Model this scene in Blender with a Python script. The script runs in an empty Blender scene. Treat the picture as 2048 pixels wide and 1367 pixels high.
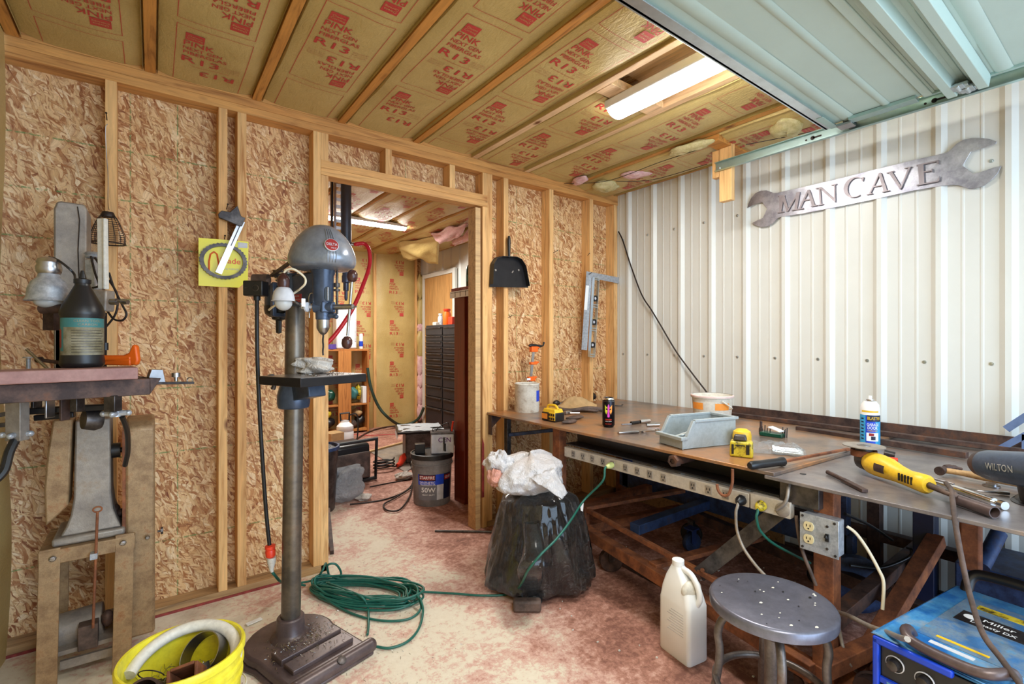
import bpy, bmesh, math, random
from math import sin, cos, pi, radians, sqrt, atan2
from mathutils import Vector, Matrix, noise as mn

# ---------------------------------------------------------------- camera
S = bpy.context.scene
COL = S.collection
F_, CX_, CY_ = 969.0, 1024.0, 682.0
CAM = Vector((-2.992, -2.611, 1.20))
PSI = radians(53.43)
FW = Vector((cos(PSI), sin(PSI), 0)); RT = Vector((sin(PSI), -cos(PSI), 0))
cd = bpy.data.cameras.new('camera'); cam = bpy.data.objects.new('camera', cd); COL.objects.link(cam)
cd.sensor_width = 36; cd.lens = 36 * F_ / 2048; cd.shift_y = (CY_ - 683.5) / 2048
cd.clip_start = 0.02
cam.location = CAM; cam.rotation_euler = (pi / 2, 0, PSI - pi / 2)
S.camera = cam

# ---------------------------------------------------------------- world, lights, exposure
w = bpy.data.worlds.new('world'); S.world = w; w.use_nodes = True
bg = w.node_tree.nodes['Background']; bg.inputs[0].default_value = (0.50, 0.72, 1.0, 1); bg.inputs[1].default_value = 1.3
S.view_settings.view_transform = 'Standard'; S.view_settings.look = 'None'
S.view_settings.gamma = 1; S.view_settings.use_curve_mapping = False
S.view_settings.exposure = 0.84
try: S.cycles.use_denoising = True
except Exception: pass
S.cycles.max_bounces = 7; S.cycles.diffuse_bounces = 4

def area(name, loc, size, rot, power, col):
    l = bpy.data.lights.new(name, 'AREA'); l.shape = 'RECTANGLE'; l.size, l.size_y = size
    l.energy = power; l.color = col
    o = bpy.data.objects.new(name, l); COL.objects.link(o); o.location = loc; o.rotation_euler = rot
    return o
# daylight through the open garage doorway behind the camera
area('doorway_daylight', (-1.5, -4.25, 1.15), (2.5, 2.1), (pi / 2, 0, 0), 40, (0.62, 0.80, 1.0))
# shop fluorescents: one in the photo over the bench, one in the far room
area('fluorescent_light', (-1.175, -1.60, 2.27), (0.10, 1.15), (0, 0, 0), 20, (1.0, 0.97, 0.92))
area('rear_fill_light', (-2.45, -2.95, 2.12), (1.2, 0.5), (0, radians(-12), 0), 26, (1.0, 0.965, 0.91))  # added fill behind the camera, unseen, standing in for bounced flash
area('far_room_light', (-1.0, 2.6, 2.38), (0.9, 0.5), (0, 0, 0), 32, (1.0, 0.97, 0.90))

# ---------------------------------------------------------------- helpers: points in the room
def ray(x, y):
    return FW + RT * ((x - CX_) / F_) + Vector((0, 0, (CY_ - y) / F_))
def atZ(x, y, z=0.0): v = ray(x, y); return CAM + v * ((z - CAM.z) / v.z)     # point on a level surface
def atY(x, y, Y=0.0): v = ray(x, y); return CAM + v * ((Y - CAM.y) / v.y)     # point on the back wall
def atX(x, y, X=0.0): v = ray(x, y); return CAM + v * ((X - CAM.x) / v.x)     # point on the metal wall
def atD(x, y, d): return CAM + ray(x, y) * d

# ---------------------------------------------------------------- helpers: meshes
class MB:
    def __init__(s): s.v = []; s.f = []; s.m = []; s.M = Matrix.Identity(4); s.mi = 0
    def at(s, loc=(0, 0, 0), rz=0, rx=0, ry=0):
        s.M = Matrix.Translation(Vector(loc)) @ Matrix.Rotation(rz, 4, 'Z') @ Matrix.Rotation(ry, 4, 'Y') @ Matrix.Rotation(rx, 4, 'X'); return s
    def frame(s, o, x, y, z):
        s.M = Matrix(((x[0], y[0], z[0], o[0]), (x[1], y[1], z[1], o[1]), (x[2], y[2], z[2], o[2]), (0, 0, 0, 1))); return s
    def mat(s, i): s.mi = i; return s
    def add(s, vs, fs):
        n = len(s.v)
        for v in vs: s.v.append(s.M @ Vector(v))
        for f in fs: s.f.append([n + i for i in f]); s.m.append(s.mi)
        return s
    def box(s, c, sz, top=1.0, ty=None):
        x, y, z = c; a, b, h = sz[0] / 2, sz[1] / 2, sz[2] / 2; t = top; u = top if ty is None else ty
        vs = [(x-a, y-b, z-h), (x+a, y-b, z-h), (x+a, y+b, z-h), (x-a, y+b, z-h), (x-a*t, y-b*u, z+h), (x+a*t, y-b*u, z+h), (x+a*t, y+b*u, z+h), (x-a*t, y+b*u, z+h)]
        return s.add(vs, [(3,2,1,0), (4,5,6,7), (0,1,5,4), (1,2,6,5), (2,3,7,6), (3,0,4,7)])
    def bx(s, a, b):
        return s.box([(a[i]+b[i])/2 for i in range(3)], [abs(b[i]-a[i]) for i in range(3)])
    def beam(s, p0, p1, w, h, up=(0, 0, 1)):
        p0 = Vector(p0); p1 = Vector(p1); d = (p1-p0); L = d.length; d = d / L
        u = Vector(up); sd = d.cross(u)
        if sd.length < 1e-4: sd = d.cross(Vector((1, 0, 0)))
        sd.normalize(); u = sd.cross(d)
        vs = []
        for p in (p0, p1):
            for a, b in ((-1,-1), (1,-1), (1,1), (-1,1)): vs.append(p + sd*a*w/2 + u*b*h/2)
        return s.add(vs, [(0,1,2,3), (7,6,5,4), (0,4,5,1), (1,5,6,2), (2,6,7,3), (3,7,4,0)])
    def lathe(s, base, axis, prof, n=28, cap=True):
        base = Vector(base); d = Vector(axis).normalized()
        u = d.orthogonal().normalized() if abs(d.z) < .999 else Vector((1, 0, 0)); t = d.cross(u)
        vs = []; fs = []
        for r, h in prof:
            for k in range(n):
                a = 2*pi*k/n; vs.append(base + d*h + (u*cos(a)+t*sin(a))*r)
        for i in range(len(prof)-1):
            for k in range(n): k2 = (k+1) % n; fs.append((i*n+k, i*n+k2, (i+1)*n+k2, (i+1)*n+k))
        if cap:
            if prof[0][0] > 1e-5: fs.append(tuple(range(n-1, -1, -1)))
            if prof[-1][0] > 1e-5: j = (len(prof)-1)*n; fs.append(tuple(range(j, j+n)))
        return s.add(vs, fs)
    def cyl(s, p0, p1, r0, r1=None, n=20, cap=True):
        p0 = Vector(p0); p1 = Vector(p1); L = (p1-p0).length
        return s.lathe(p0, p1-p0, [(r0, 0), (r0 if r1 is None else r1, L)], n, cap)
    def pipe(s, p0, p1, ro, ri, n=24):
        p0 = Vector(p0); L = (Vector(p1)-p0).length
        return s.lathe(p0, Vector(p1)-p0, [(ri, 0), (ro, 0), (ro, L), (ri, L), (ri, 0)], n, False)
    def tube(s, pts, r, n=8, closed=False, cap=True):
        P = [Vector(p) for p in pts]; N = len(P)
        rr = r if isinstance(r, (list, tuple)) else [r]*N
        vs = []; fs = []; u = None
        for i in range(N):
            if closed: d = P[(i+1) % N] - P[i-1]
            else: d = P[min(i+1, N-1)] - P[max(i-1, 0)]
            d = d.normalized() if d.length > 1e-9 else Vector((0, 0, 1))
            if u is None: u = d.orthogonal().normalized()
            else:
                u = u - d*u.dot(d); u = u.normalized() if u.length > 1e-6 else d.orthogonal().normalized()
            t = d.cross(u)
            for k in range(n): a = 2*pi*k/n; vs.append(P[i] + (u*cos(a)+t*sin(a))*rr[i])
        for i in range(N if closed else N-1):
            j = (i+1) % N
            for k in range(n): k2 = (k+1) % n; fs.append((i*n+k, i*n+k2, j*n+k2, j*n+k))
        if not closed and cap: fs.append(tuple(range(n-1, -1, -1))); fs.append(tuple(range((N-1)*n, N*n)))
        return s.add(vs, fs)
    def prism(s, poly, o, u, v, th):
        o = Vector(o); u = Vector(u).normalized(); v = Vector(v).normalized(); w_ = u.cross(v); n = len(poly)
        vs = [o + u*p[0] + v*p[1] for p in poly] + [o + u*p[0] + v*p[1] + w_*th for p in poly]
        fs = [tuple(range(n-1, -1, -1)), tuple(range(n, 2*n))] + [(k, (k+1) % n, n+(k+1) % n, n+k) for k in range(n)]
        return s.add(vs, fs)
    def poly3(s, pts, off):
        n = len(pts); off = Vector(off); vs = [Vector(p) for p in pts]; vs += [p + off for p in vs]
        fs = [tuple(range(n)), tuple(range(2*n-1, n-1, -1))] + [(n+k, n+(k+1) % n, (k+1) % n, k) for k in range(n)]
        return s.add(vs, fs)
    def ball(s, c, r, n=20, m=12):
        r = (r, r, r) if not isinstance(r, (tuple, list)) else r
        vs = []; fs = []
        for i in range(m+1):
            a = pi*i/m
            for k in range(n): b = 2*pi*k/n; vs.append((c[0]+r[0]*sin(a)*cos(b), c[1]+r[1]*sin(a)*sin(b), c[2]+r[2]*cos(a)))
        for i in range(m):
            for k in range(n): k2 = (k+1) % n; fs.append(((i+1)*n+k, (i+1)*n+k2, i*n+k2, i*n+k))
        return s.add(vs, fs)
    def grid(s, fn, nu, nv):
        vs = [fn(i/nu, j/nv) for j in range(nv+1) for i in range(nu+1)]; W = nu+1
        return s.add(vs, [(j*W+i, j*W+i+1, (j+1)*W+i+1, (j+1)*W+i) for j in range(nv) for i in range(nu)])
    def build(s, name, mats, parent=None, kind=None, label=None, cat=None, group=None, bev=0, smooth=35, loc=None, sub=0, solid=0):
        if not isinstance(mats, (list, tuple)): mats = [mats]
        off = Vector(loc) if loc is not None else (parent_origin(parent) if parent else Vector((0, 0, 0)))
        me = bpy.data.meshes.new(name)
        me.from_pydata([v - off for v in s.v], [], s.f)
        me.polygons.foreach_set('material_index', s.m)
        for m in mats: me.materials.append(m)
        bm = bmesh.new(); bm.from_mesh(me)
        bmesh.ops.remove_doubles(bm, verts=bm.verts, dist=1e-5); bm.to_mesh(me); bm.free()
        me.update(); me.shade_smooth()
        try: me.set_sharp_from_angle(angle=radians(smooth))
        except Exception: pass
        o = bpy.data.objects.new(name, me); COL.objects.link(o)
        if parent: o.parent = parent
        else: o.location = off
        if solid:
            md = o.modifiers.new('thick', 'SOLIDIFY'); md.thickness = solid; md.offset = 0
        if bev:
            md = o.modifiers.new('bevel', 'BEVEL'); md.width = bev; md.segments = 2; md.limit_method = 'ANGLE'; md.angle_limit = radians(40); md.harden_normals = False
        if sub:
            md = o.modifiers.new('sub', 'SUBSURF'); md.levels = sub; md.render_levels = sub
        tag(o, label, cat, group, kind); return o

def parent_origin(p):
    v = Vector((0, 0, 0))
    while p is not None: v += Vector(p.location); p = p.parent
    return v
def tag(o, label=None, cat=None, group=None, kind=None):
    if label: o['label'] = label
    if cat: o['category'] = cat
    if group: o['group'] = group
    if kind: o['kind'] = kind
    return o
def thing(name, label, cat, loc=(0, 0, 0), group=None):
    o = bpy.data.objects.new(name, None); COL.objects.link(o); o.location = Vector(loc); o.empty_display_size = .05
    return tag(o, label, cat, group)
def copy_tree(o, parent=None, **kw):
    c = o.copy(); COL.objects.link(c); c.parent = parent
    for k, v in kw.items(): c[k] = v
    for ch in [x for x in bpy.data.objects if x.parent == o]: copy_tree(ch, c)
    return c
def smoothpts(P, n=8, closed=False):
    P = [Vector(p) for p in P]; N = len(P); out = []
    rng = range(N) if closed else range(N-1)
    for i in rng:
        g = (lambda k: P[k % N]) if closed else (lambda k: P[max(0, min(N-1, k))])
        a, b, c, d = g(i-1), g(i), g(i+1), g(i+2)
        for j in range(n):
            t = j/n; out.append(0.5*((2*b)+(c-a)*t+(2*a-5*b+4*c-d)*t*t+(3*b-a-3*c+d)*t**3))
    if not closed: out.append(P[-1])
    return out

_tc = {}
def textmesh(txt, size=1.0, ext=0.0, spacing=1.0):
    k = (txt, ext, spacing)
    if k not in _tc:
        cu = bpy.data.curves.new('t', 'FONT'); cu.body = txt; cu.size = 1; cu.extrude = ext; cu.align_x = 'CENTER'; cu.align_y = 'CENTER'
        cu.resolution_u = 3; cu.space_character = spacing
        o = bpy.data.objects.new('t', cu); COL.objects.link(o); bpy.context.view_layer.update()
        me = o.to_mesh(); _tc[k] = ([tuple(v.co) for v in me.vertices], [tuple(p.vertices) for p in me.polygons])
        o.to_mesh_clear(); bpy.data.objects.remove(o); bpy.data.curves.remove(cu)
    return _tc[k]
def addtext(mb, txt, o, u, v, size, width=None, lift=0.0, ext=0.0, fn=None, bold=False):
    vs, fs = textmesh(txt, ext=ext); o = Vector(o); u = Vector(u).normalized(); v = Vector(v).normalized(); n = u.cross(v)
    sx = size
    if width:
        xs = [p[0] for p in vs]; sx = width/(max(xs)-min(xs))
    offs = ((-.012, 0), (.012, 0), (0, .012), (0, -.012)) if bold else ((0, 0),)
    for k, (dx, dy) in enumerate(offs):
        P = [o + u*(p[0]+dx)*sx + v*(p[1]+dy)*size + n*(lift+k*.00003+p[2]*size) for p in vs]
        if fn: P = [fn(p, k*.00005) for p in P]
        mb.add(P, fs)
    return mb

# ---------------------------------------------------------------- helpers: materials
def srgb(r, g, b):
    f = lambda c: (c/255/12.92) if c/255 <= .04045 else ((c/255+.055)/1.055)**2.4
    return (f(r), f(g), f(b), 1)
class NT:
    def __init__(s, name):
        s.m = bpy.data.materials.new(name); s.m.use_nodes = True; s.t = s.m.node_tree; s.n = s.t.nodes; s.b = s.n['Principled BSDF']
    def node(s, t, **kw):
        n = s.n.new(t)
        for k, v in kw.items():
            if k.startswith('i_'):
                key = k[2:]; key = int(key) if key.isdigit() else key
                s.set(n.inputs[key], v)
            else: setattr(n, k, v)
        return n
    def set(s, inp, v):
        if isinstance(v, bpy.types.NodeSocket): s.t.links.new(v, inp)
        else: inp.default_value = v
    def obj(s): return s.node('ShaderNodeTexCoord').outputs['Object']
    def map(s, vec, sc=(1, 1, 1), rot=(0, 0, 0), loc=(0, 0, 0)):
        return s.node('ShaderNodeMapping', i_Vector=vec, i_Scale=sc, i_Rotation=rot, i_Location=loc).outputs[0]
    def noise(s, vec, scale, detail=4, rough=.55, out=0, dist=0):
        return s.node('ShaderNodeTexNoise', i_Vector=vec, i_Scale=scale, i_Detail=detail, i_Roughness=rough, i_Distortion=dist).outputs[out]
    def ramp(s, fac, stops, interp='LINEAR'):
        n = s.node('ShaderNodeValToRGB', i_Fac=fac); cr = n.color_ramp; cr.interpolation = interp
        while len(cr.elements) < len(stops): cr.elements.new(.5)
        for e, (p, c) in zip(cr.elements, stops): e.position = p; e.color = c if len(c) == 4 else (*c, 1)
        return n.outputs[0]
    def mix(s, fac, a, b, bt='MIX'):
        n = s.node('ShaderNodeMix', data_type='RGBA', blend_type=bt)
        s.set(n.inputs[0], fac); s.set(n.inputs[6], a); s.set(n.inputs[7], b); return n.outputs[2]
    def math(s, op, a, b=0.0, c=None):
        n = s.node('ShaderNodeMath', operation=op); s.set(n.inputs[0], a); s.set(n.inputs[1], b)
        if c is not None: s.set(n.inputs[2], c)
        return n.outputs[0]
    def fin(s, col=None, rough=None, metal=None, bump=None, bs=.3, bd=.002, **kw):
        if col is not None: s.set(s.b.inputs['Base Color'], col)
        if rough is not None: s.set(s.b.inputs['Roughness'], rough)
        if metal is not None: s.set(s.b.inputs['Metallic'], metal)
        if bump is not None:
            bn = s.node('ShaderNodeBump', i_Strength=bs, i_Distance=bd, i_Height=bump); s.t.links.new(bn.outputs[0], s.b.inputs['Normal'])
        for k, v in kw.items(): s.set(s.b.inputs[k.replace('_', ' ')], v)
        return s.m
G = lambda v: (v, v, v, 1)
def plain(name, c, rough=.5, metal=0, var=.12, sc=30, bump=0.0, bsc=120, **kw):
    """a base colour with small procedural variation in tone and an optional fine bump"""
    t = NT(name); o = t.obj(); n = t.noise(o, sc, 4)
    c = srgb(*c)
    lo = tuple(x*(1-var) for x in c[:3]); hi = tuple(min(1, x*(1+var)) for x in c[:3])
    col = t.ramp(n, [(.3, lo), (.7, hi)])
    b = t.noise(o, bsc, 3) if bump else None
    return t.fin(col, rough, metal, b, bump, .001, **kw)
def worn(name, c1, c2, c3=None, rough=.5, metal=0, sc=12, th=(.42, .6), bump=.15, bsc=60, seed=0, m2=None, **kw):
    """two or three colours in patches (paint over metal, rust over steel, dirt)"""
    t = NT(name); o = t.map(t.obj(), loc=(seed*3.1, seed*1.7, seed)); n = t.noise(o, sc, 8, .65)
    st = [(th[0], srgb(*c1)), (th[1], srgb(*c2))]
    if c3: st.append((min(.95, th[1]+.14), srgb(*c3)))
    col = t.ramp(n, st); f = t.noise(o, sc*9, 5, .7)
    col = t.mix(.35, col, t.ramp(f, [(.3, G(.35)), (.7, G(1))]), 'MULTIPLY')
    return t.fin(col, rough, metal, t.noise(o, bsc, 5), bump, .0015, **kw)
def emit(name, c, s):
    t = NT(name); return t.fin(c, .4, **{'Emission_Color': c, 'Emission_Strength': s})
# ---------------------------------------------------------------- materials
def wood(name, base, dark, axis, sc=1.0, knots=True, rough=.62):
    t = NT(name); oi = t.node('ShaderNodeObjectInfo').outputs['Random']
    shift = t.node('ShaderNodeCombineXYZ', i_X=t.math('MULTIPLY', oi, 17.0), i_Y=t.math('MULTIPLY', oi, 9.0), i_Z=t.math('MULTIPLY', oi, 23.0)).outputs[0]
    v = t.node('ShaderNodeVectorMath', operation='ADD', i_0=t.obj(), i_1=shift).outputs[0]
    s = [14*sc]*3; s[axis] = 1.1*sc
    g = t.noise(t.map(v, s), 2.2, 5, .6, dist=1.2); s2 = [90*sc]*3; s2[axis] = 3*sc
    fine = t.noise(t.map(v, s2), 1.5, 3, .6)
    col = t.ramp(g, [(.30, srgb(*dark)), (.46, srgb(*base)), (.62, srgb(*[min(255, c*1.08) for c in base])), (.8, srgb(*[(a+b)/2 for a, b in zip(base, dark)]))])
    col = t.mix(.28, col, t.ramp(fine, [(.3, G(.45)), (.65, G(1))]), 'MULTIPLY')
    tone = t.ramp(t.noise(v, 1.3, 2), [(.3, srgb(214, 190, 168)), (.7, G(1))])
    col = t.mix(.6, col, tone, 'MULTIPLY')
    if knots:
        ks = [7.0]*3; ks[axis] = 3.2
        vo = t.node('ShaderNodeTexVoronoi', i_Vector=t.map(v, ks), i_Scale=1.0)
        k = t.ramp(vo.outputs['Distance'], [(.05, G(1)), (.13, G(0))])
        sel = t.math('GREATER_THAN', t.node('ShaderNodeSeparateColor', i_Color=vo.outputs['Color']).outputs[0], .55)
        col = t.mix(t.math('MULTIPLY', k, sel), col, srgb(112, 62, 28))
    return t.fin(col, rough, 0, fine, .12, .001)
M = {}
M['stud'] = wood('stud_pine', (232, 186, 124), (196, 138, 76), 2)
M['plate'] = wood('plate_pine', (214, 158, 90), (168, 108, 52), 0)
M['header'] = wood('header_pine', (226, 176, 110), (186, 126, 68), 0)
M['rafter'] = wood('rafter_pine', (206, 146, 72), (150, 94, 38), 1)
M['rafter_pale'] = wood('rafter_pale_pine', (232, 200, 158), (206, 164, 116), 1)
M['sill'] = wood('sill_wood', (176, 142, 98), (122, 92, 62), 0)
M['shelfwood'] = wood('shelf_wood', (196, 132, 68), (160, 98, 44), 2, knots=False)
M['tandoor'] = wood('tan_door_wood', (205, 160, 100), (186, 140, 82), 2, knots=False)
M['redpaint'] = worn('red_floor_paint', (128, 44, 40), (160, 62, 54), sc=20, rough=.6)
def osb(name):
    t = NT(name); o = t.obj(); wv = t.noise(o, 9, 3, out=1)
    v = t.node('ShaderNodeVectorMath', operation='MULTIPLY_ADD', i_0=wv, i_1=(.05, .05, .05), i_2=o).outputs[0]
    C = [srgb(234, 198, 146), srgb(218, 174, 118), srgb(246, 220, 176), srgb(198, 142, 88), srgb(232, 188, 132), srgb(166, 108, 62)]
    col = t.ramp(t.noise(t.map(v, (6, 6, 26)), 2, 5), [(.3, C[1]), (.5, C[0]), (.7, C[2])])
    hgt = None
    for i, (ang, sl, ss, th) in enumerate([(12, 16, 70, .35), (75, 14, 64, .4), (-50, 17, 80, .4), (38, 12, 54, .5), (-80, 11, 46, .6), (98, 8, 36, .72), (60, 7, 32, .8), (-25, 20, 110, .6), (110, 22, 120, .66)]):
        mv = t.map(t.map(v, (1, 1, 1), (0, radians(ang), 0)), (sl, 1, ss), (0, 0, 0), (i*7.3, 0, i*3.1))
        vo = t.node('ShaderNodeTexVoronoi', i_Vector=mv, i_Scale=1.0, i_Randomness=1.0)
        sc_ = t.node('ShaderNodeSeparateColor', i_Color=vo.outputs['Color'])
        cc = t.ramp(sc_.outputs[0], [(0, C[5]), (.06, C[3]), (.22, C[1]), (.5, C[0]), (.75, C[4]), (1, C[2])])
        st = t.noise(t.map(mv, (1, 1, 5)), 2.5, 4, .65)
        cc = t.mix(.45, cc, t.ramp(st, [(.3, srgb(150, 110, 84)), (.6, G(1))]), 'MULTIPLY')
        edge = t.ramp(vo.outputs['Distance'], [(.5, G(1)), (.8, srgb(190, 150, 118))])
        cc = t.mix(1.0, cc, edge, 'MULTIPLY')
        m = t.math('GREATER_THAN', sc_.outputs[1], th)
        col = t.mix(m, col, cc)
        hgt = sc_.outputs[2] if hgt is None else t.mix(m, hgt, sc_.outputs[2])
    fl = t.noise(o, 160, 4, .7); col = t.mix(t.ramp(fl, [(.60, G(0)), (.68, G(.7))]), col, srgb(120, 72, 40))
    # green chalk lines printed on the sheet, along x at several heights and two uprights
    xyz = t.node('ShaderNodeSeparateXYZ', i_Vector=o); z = t.math('ADD', xyz.outputs[2], t.math('MULTIPLY', t.noise(o, 40, 2), .006)); x = xyz.outputs[0]
    lines = None
    for (src, p, wd) in [(z, 1.815, .0035), (z, 1.62, .0035), (z, 1.385, .003), (z, .99, .003), (z, .70, .003), (z, .30, .003), (x, -3.07, .0025), (x, -2.90, .0025), (x, -.56, .002), (x, -.95, .002), (x, -1.78, .002), (z, 2.03, .003)]:
        d = t.math('LESS_THAN', t.math('ABSOLUTE', t.math('SUBTRACT', src, p)), wd); lines = d if lines is None else t.math('MAXIMUM', lines, d)
    br = t.ramp(t.noise(o, 55, 3, .7), [(.42, G(0)), (.56, G(.75))])
    col = t.mix(t.math('MULTIPLY', lines, br), col, srgb(86, 128, 62))
    return t.fin(col, .6, 0, hgt, .35, .0015)
M['osb'] = osb('osb_sheathing')
def paper(name, a, b):
    t = NT(name); o = t.obj()
    n1 = t.noise(o, 3, 4); n2 = t.noise(o, 130, 4, .6, dist=.6); n3 = t.noise(t.map(o, (1, .35, 1)), 30, 5, .6, dist=2.0)
    col = t.ramp(n1, [(.3, srgb(*a)), (.7, srgb(*b))]); col = t.mix(.18, col, t.ramp(n2, [(.35, G(.5)), (.6, G(1))]), 'MULTIPLY')
    h = t.math('ADD', t.math('MULTIPLY', n2, .25), n3)
    return t.fin(col, .42, 0, h, .55, .006)
M['paper'] = paper('kraft_paper', (186, 160, 98), (206, 182, 120))
M['ink'] = plain('red_ink', (190, 62, 58), .5, var=.15, sc=160)
M['inkfaint'] = plain('faint_ink', (186, 128, 92), .5, var=.1, sc=160)
M['pinkwool'] = worn('pink_fiberglass', (226, 176, 178), (240, 204, 200), (200, 140, 140), .95, 0, 25, bump=.9, bsc=90)
M['yellowwool'] = worn('yellow_fiberglass', (200, 186, 130), (222, 208, 160), None, .9, 0, 25, bump=.9, bsc=90)
def concrete():
    t = NT('painted_concrete'); o = t.obj()
    n = t.noise(o, 3.2, 12, .74, dist=.3); n2 = t.noise(o, 34, 10, .78, dist=.3)
    f = t.math('ADD', t.math('MULTIPLY', n, .52), t.math('MULTIPLY', n2, .48))
    # red paint survives under the bench; the bench's shade is darkened into it
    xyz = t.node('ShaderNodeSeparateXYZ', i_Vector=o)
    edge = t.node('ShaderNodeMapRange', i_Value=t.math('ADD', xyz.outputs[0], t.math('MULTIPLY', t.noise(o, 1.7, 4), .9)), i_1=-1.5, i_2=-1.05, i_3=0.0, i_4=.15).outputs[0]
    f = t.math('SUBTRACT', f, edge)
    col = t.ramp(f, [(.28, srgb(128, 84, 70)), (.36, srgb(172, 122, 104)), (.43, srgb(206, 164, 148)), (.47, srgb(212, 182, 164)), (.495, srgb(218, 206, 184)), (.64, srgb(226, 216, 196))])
    st = t.ramp(t.noise(o, 1.9, 5, .6), [(.30, srgb(160, 138, 126)), (.44, G(1))]); col = t.mix(.6, col, st, 'MULTIPLY')
    sp = t.ramp(t.noise(o, 95, 5, .75), [(.62, G(0)), (.70, G(.7))]); col = t.mix(sp, col, srgb(92, 66, 56))
    return t.fin(col, .75, 0, n2, .25, .002)
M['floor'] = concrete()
M['wallmetal'] = plain('cream_painted_steel', (216, 217, 211), .34, 0, .03, 4, .05, 60)
M['doorpanel'] = plain('garage_door_paint', (178, 196, 186), .42, 0, .04, 3, .25, 260)
M['galv'] = plain('galvanised_steel', (196, 206, 212), .28, .9, .10, 18)
M['tealgalv'] = plain('track_steel', (176, 204, 202), .30, .85, .08, 14)
M['steel'] = plain('brushed_steel', (176, 176, 180), .30, 1, .15, 30, .05)
M['chrome'] = plain('chrome', (220, 220, 222), .12, 1, .05, 20)
M['darksteel'] = worn('dark_steel', (70, 66, 66), (104, 98, 96), None, .42, .8, 14)
M['signsteel'] = worn('ground_steel', (150, 150, 162), (198, 198, 208), (226, 226, 232), .36, .75, 7, (.38, .58), .05)
M['letterside'] = plain('letter_steel', (150, 142, 146), .45, .7, .1, 30)
M['black'] = plain('black_plastic', (26, 26, 28), .38, 0, .2, 20, .05)
M['blackrub'] = plain('black_rubber', (30, 29, 29), .6, 0, .2, 30)
M['white'] = plain('white_plastic', (238, 240, 240), .4, 0, .03, 8)
M['dirtywhite'] = worn('dirty_white_plastic', (196, 184, 160), (228, 224, 212), None, .45, 0, 9, (.3, .45), .05)
M['grimy'] = worn('grimy_white_plastic', (150, 120, 92), (214, 208, 196), (226, 222, 212), .5, 0, 16, (.30, .44), .05)
M['offwhite'] = plain('off_white_cord', (226, 214, 186), .5, 0, .05)
M['rust'] = worn('rusted_steel', (104, 64, 46), (150, 92, 60), (178, 112, 68), .78, .2, 16, (.35, .55), .3)
M['rustdark'] = worn('dark_rusted_steel', (62, 48, 46), (96, 74, 66), (128, 84, 60), .6, .4, 14, (.38, .56), .25)
M['plateA'] = worn('rusty_plate_steel', (112, 98, 92), (146, 122, 104), (186, 132, 84), .30, .3, 3.4, (.38, .48), .12, 90, m2=1)
M['plateB'] = worn('swarf_covered_plate', (112, 106, 108), (142, 134, 132), (158, 130, 108), .33, .3, 4, (.38, .54), .15, 90, seed=4)
M['blue'] = plain('blue_paint', (30, 52, 104), .42, 0, .2, 14, .1)
M['bluemetal'] = worn('blue_worn_paint', (34, 46, 76), (54, 76, 118), (70, 62, 60), .5, .2, 14, (.4, .58), .15)
M['welderblue'] = worn('welder_blue', (30, 104, 176), (78, 150, 200), (150, 160, 166), .45, .1, 9, (.40, .56), .1)
M['welderdeep'] = plain('welder_deep_blue', (18, 62, 190), .35, 0, .1)
M['tan'] = worn('tan_hammertone', (146, 116, 84), (176, 146, 108), (160, 110, 72), .5, .35, 22, (.36, .56), .35, 260)
M['tangrey'] = worn('grey_tan_casting', (138, 130, 124), (168, 158, 146), (150, 122, 92), .5, .35, 7, (.36, .56), .35, 240)
M['brownmetal'] = worn('brown_cast_paint', (84, 70, 70), (104, 88, 86), (92, 70, 62), .36, .25, 8, (.4, .6), .12, 160)
M['bluegrey'] = worn('machine_blue_grey', (60, 72, 92), (82, 96, 120), (106, 116, 132), .32, .3, 8, (.42, .62), .06, 90)
M['dome'] = worn('domed_guard_grey', (122, 130, 144), (150, 158, 170), (174, 172, 170), .26, .35, 5, (.38, .6), .06, 120)
M['colrust'] = worn('column_steel', (96, 90, 84), (130, 118, 104), (122, 82, 50), .36, .7, 5, (.4, .58), .1)
M['orange'] = plain('orange_plastic', (244, 104, 22), .42, 0, .08)
M['red'] = plain('red_hose_rubber', (206, 42, 54), .35, 0, .08)
M['redpl'] = plain('red_plastic', (226, 62, 34), .4, 0, .08)
M['green'] = plain('green_cord', (26, 92, 78), .42, 0, .15, 60)
M['greenlt'] = plain('green_cord_sunlit', (46, 128, 104), .42, 0, .12, 60)
M['darkgreen'] = plain('dark_green_hose', (38, 62, 52), .5, 0, .15)
M['propane'] = plain('green_cylinder', (16, 70, 52), .3, .1, .1)
M['yellow'] = worn('yellow_bucket_plastic', (196, 176, 24), (228, 212, 40), (240, 226, 60), .42, 0, 6, (.25, .40), .05)
M['toolyellow'] = worn('tool_yellow', (196, 150, 30), (240, 194, 44), None, .42, 0, 14, (.25, .36), .08)
M['dirtyyellow'] = worn('dirty_yellow', (60, 48, 22), (206, 182, 44), (220, 200, 60), .45, 0, 34, (.38, .50), .1)
M['cardyellow'] = plain('yellow_card', (236, 228, 34), .32, 0, .04, 6)
M['fabric'] = plain('tan_canvas', (178, 146, 102), .9, 0, .15, 20, .5, 500)
M['leather'] = worn('dark_leather', (70, 56, 50), (104, 84, 74), None, .7, 0, 12, bump=.3)
M['greybin'] = worn('grey_bin_plastic', (132, 140, 144), (168, 178, 182), None, .42, 0, 6, (.2, .5), .06)
M['greybucket'] = worn('grey_bucket_plastic', (118, 116, 116), (140, 138, 138), None, .5, 0, 8)
M['brick'] = worn('mottled_board', (140, 70, 60), (180, 130, 120), None, .8, 0, 60, bump=.2)
M['cherry'] = wood('dark_cherry_wood', (112, 44, 26), (82, 30, 18), 2, knots=False, rough=.3)
M['toolchest'] = plain('black_painted_steel', (42, 42, 46), .35, .2, .15, 8)
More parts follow.
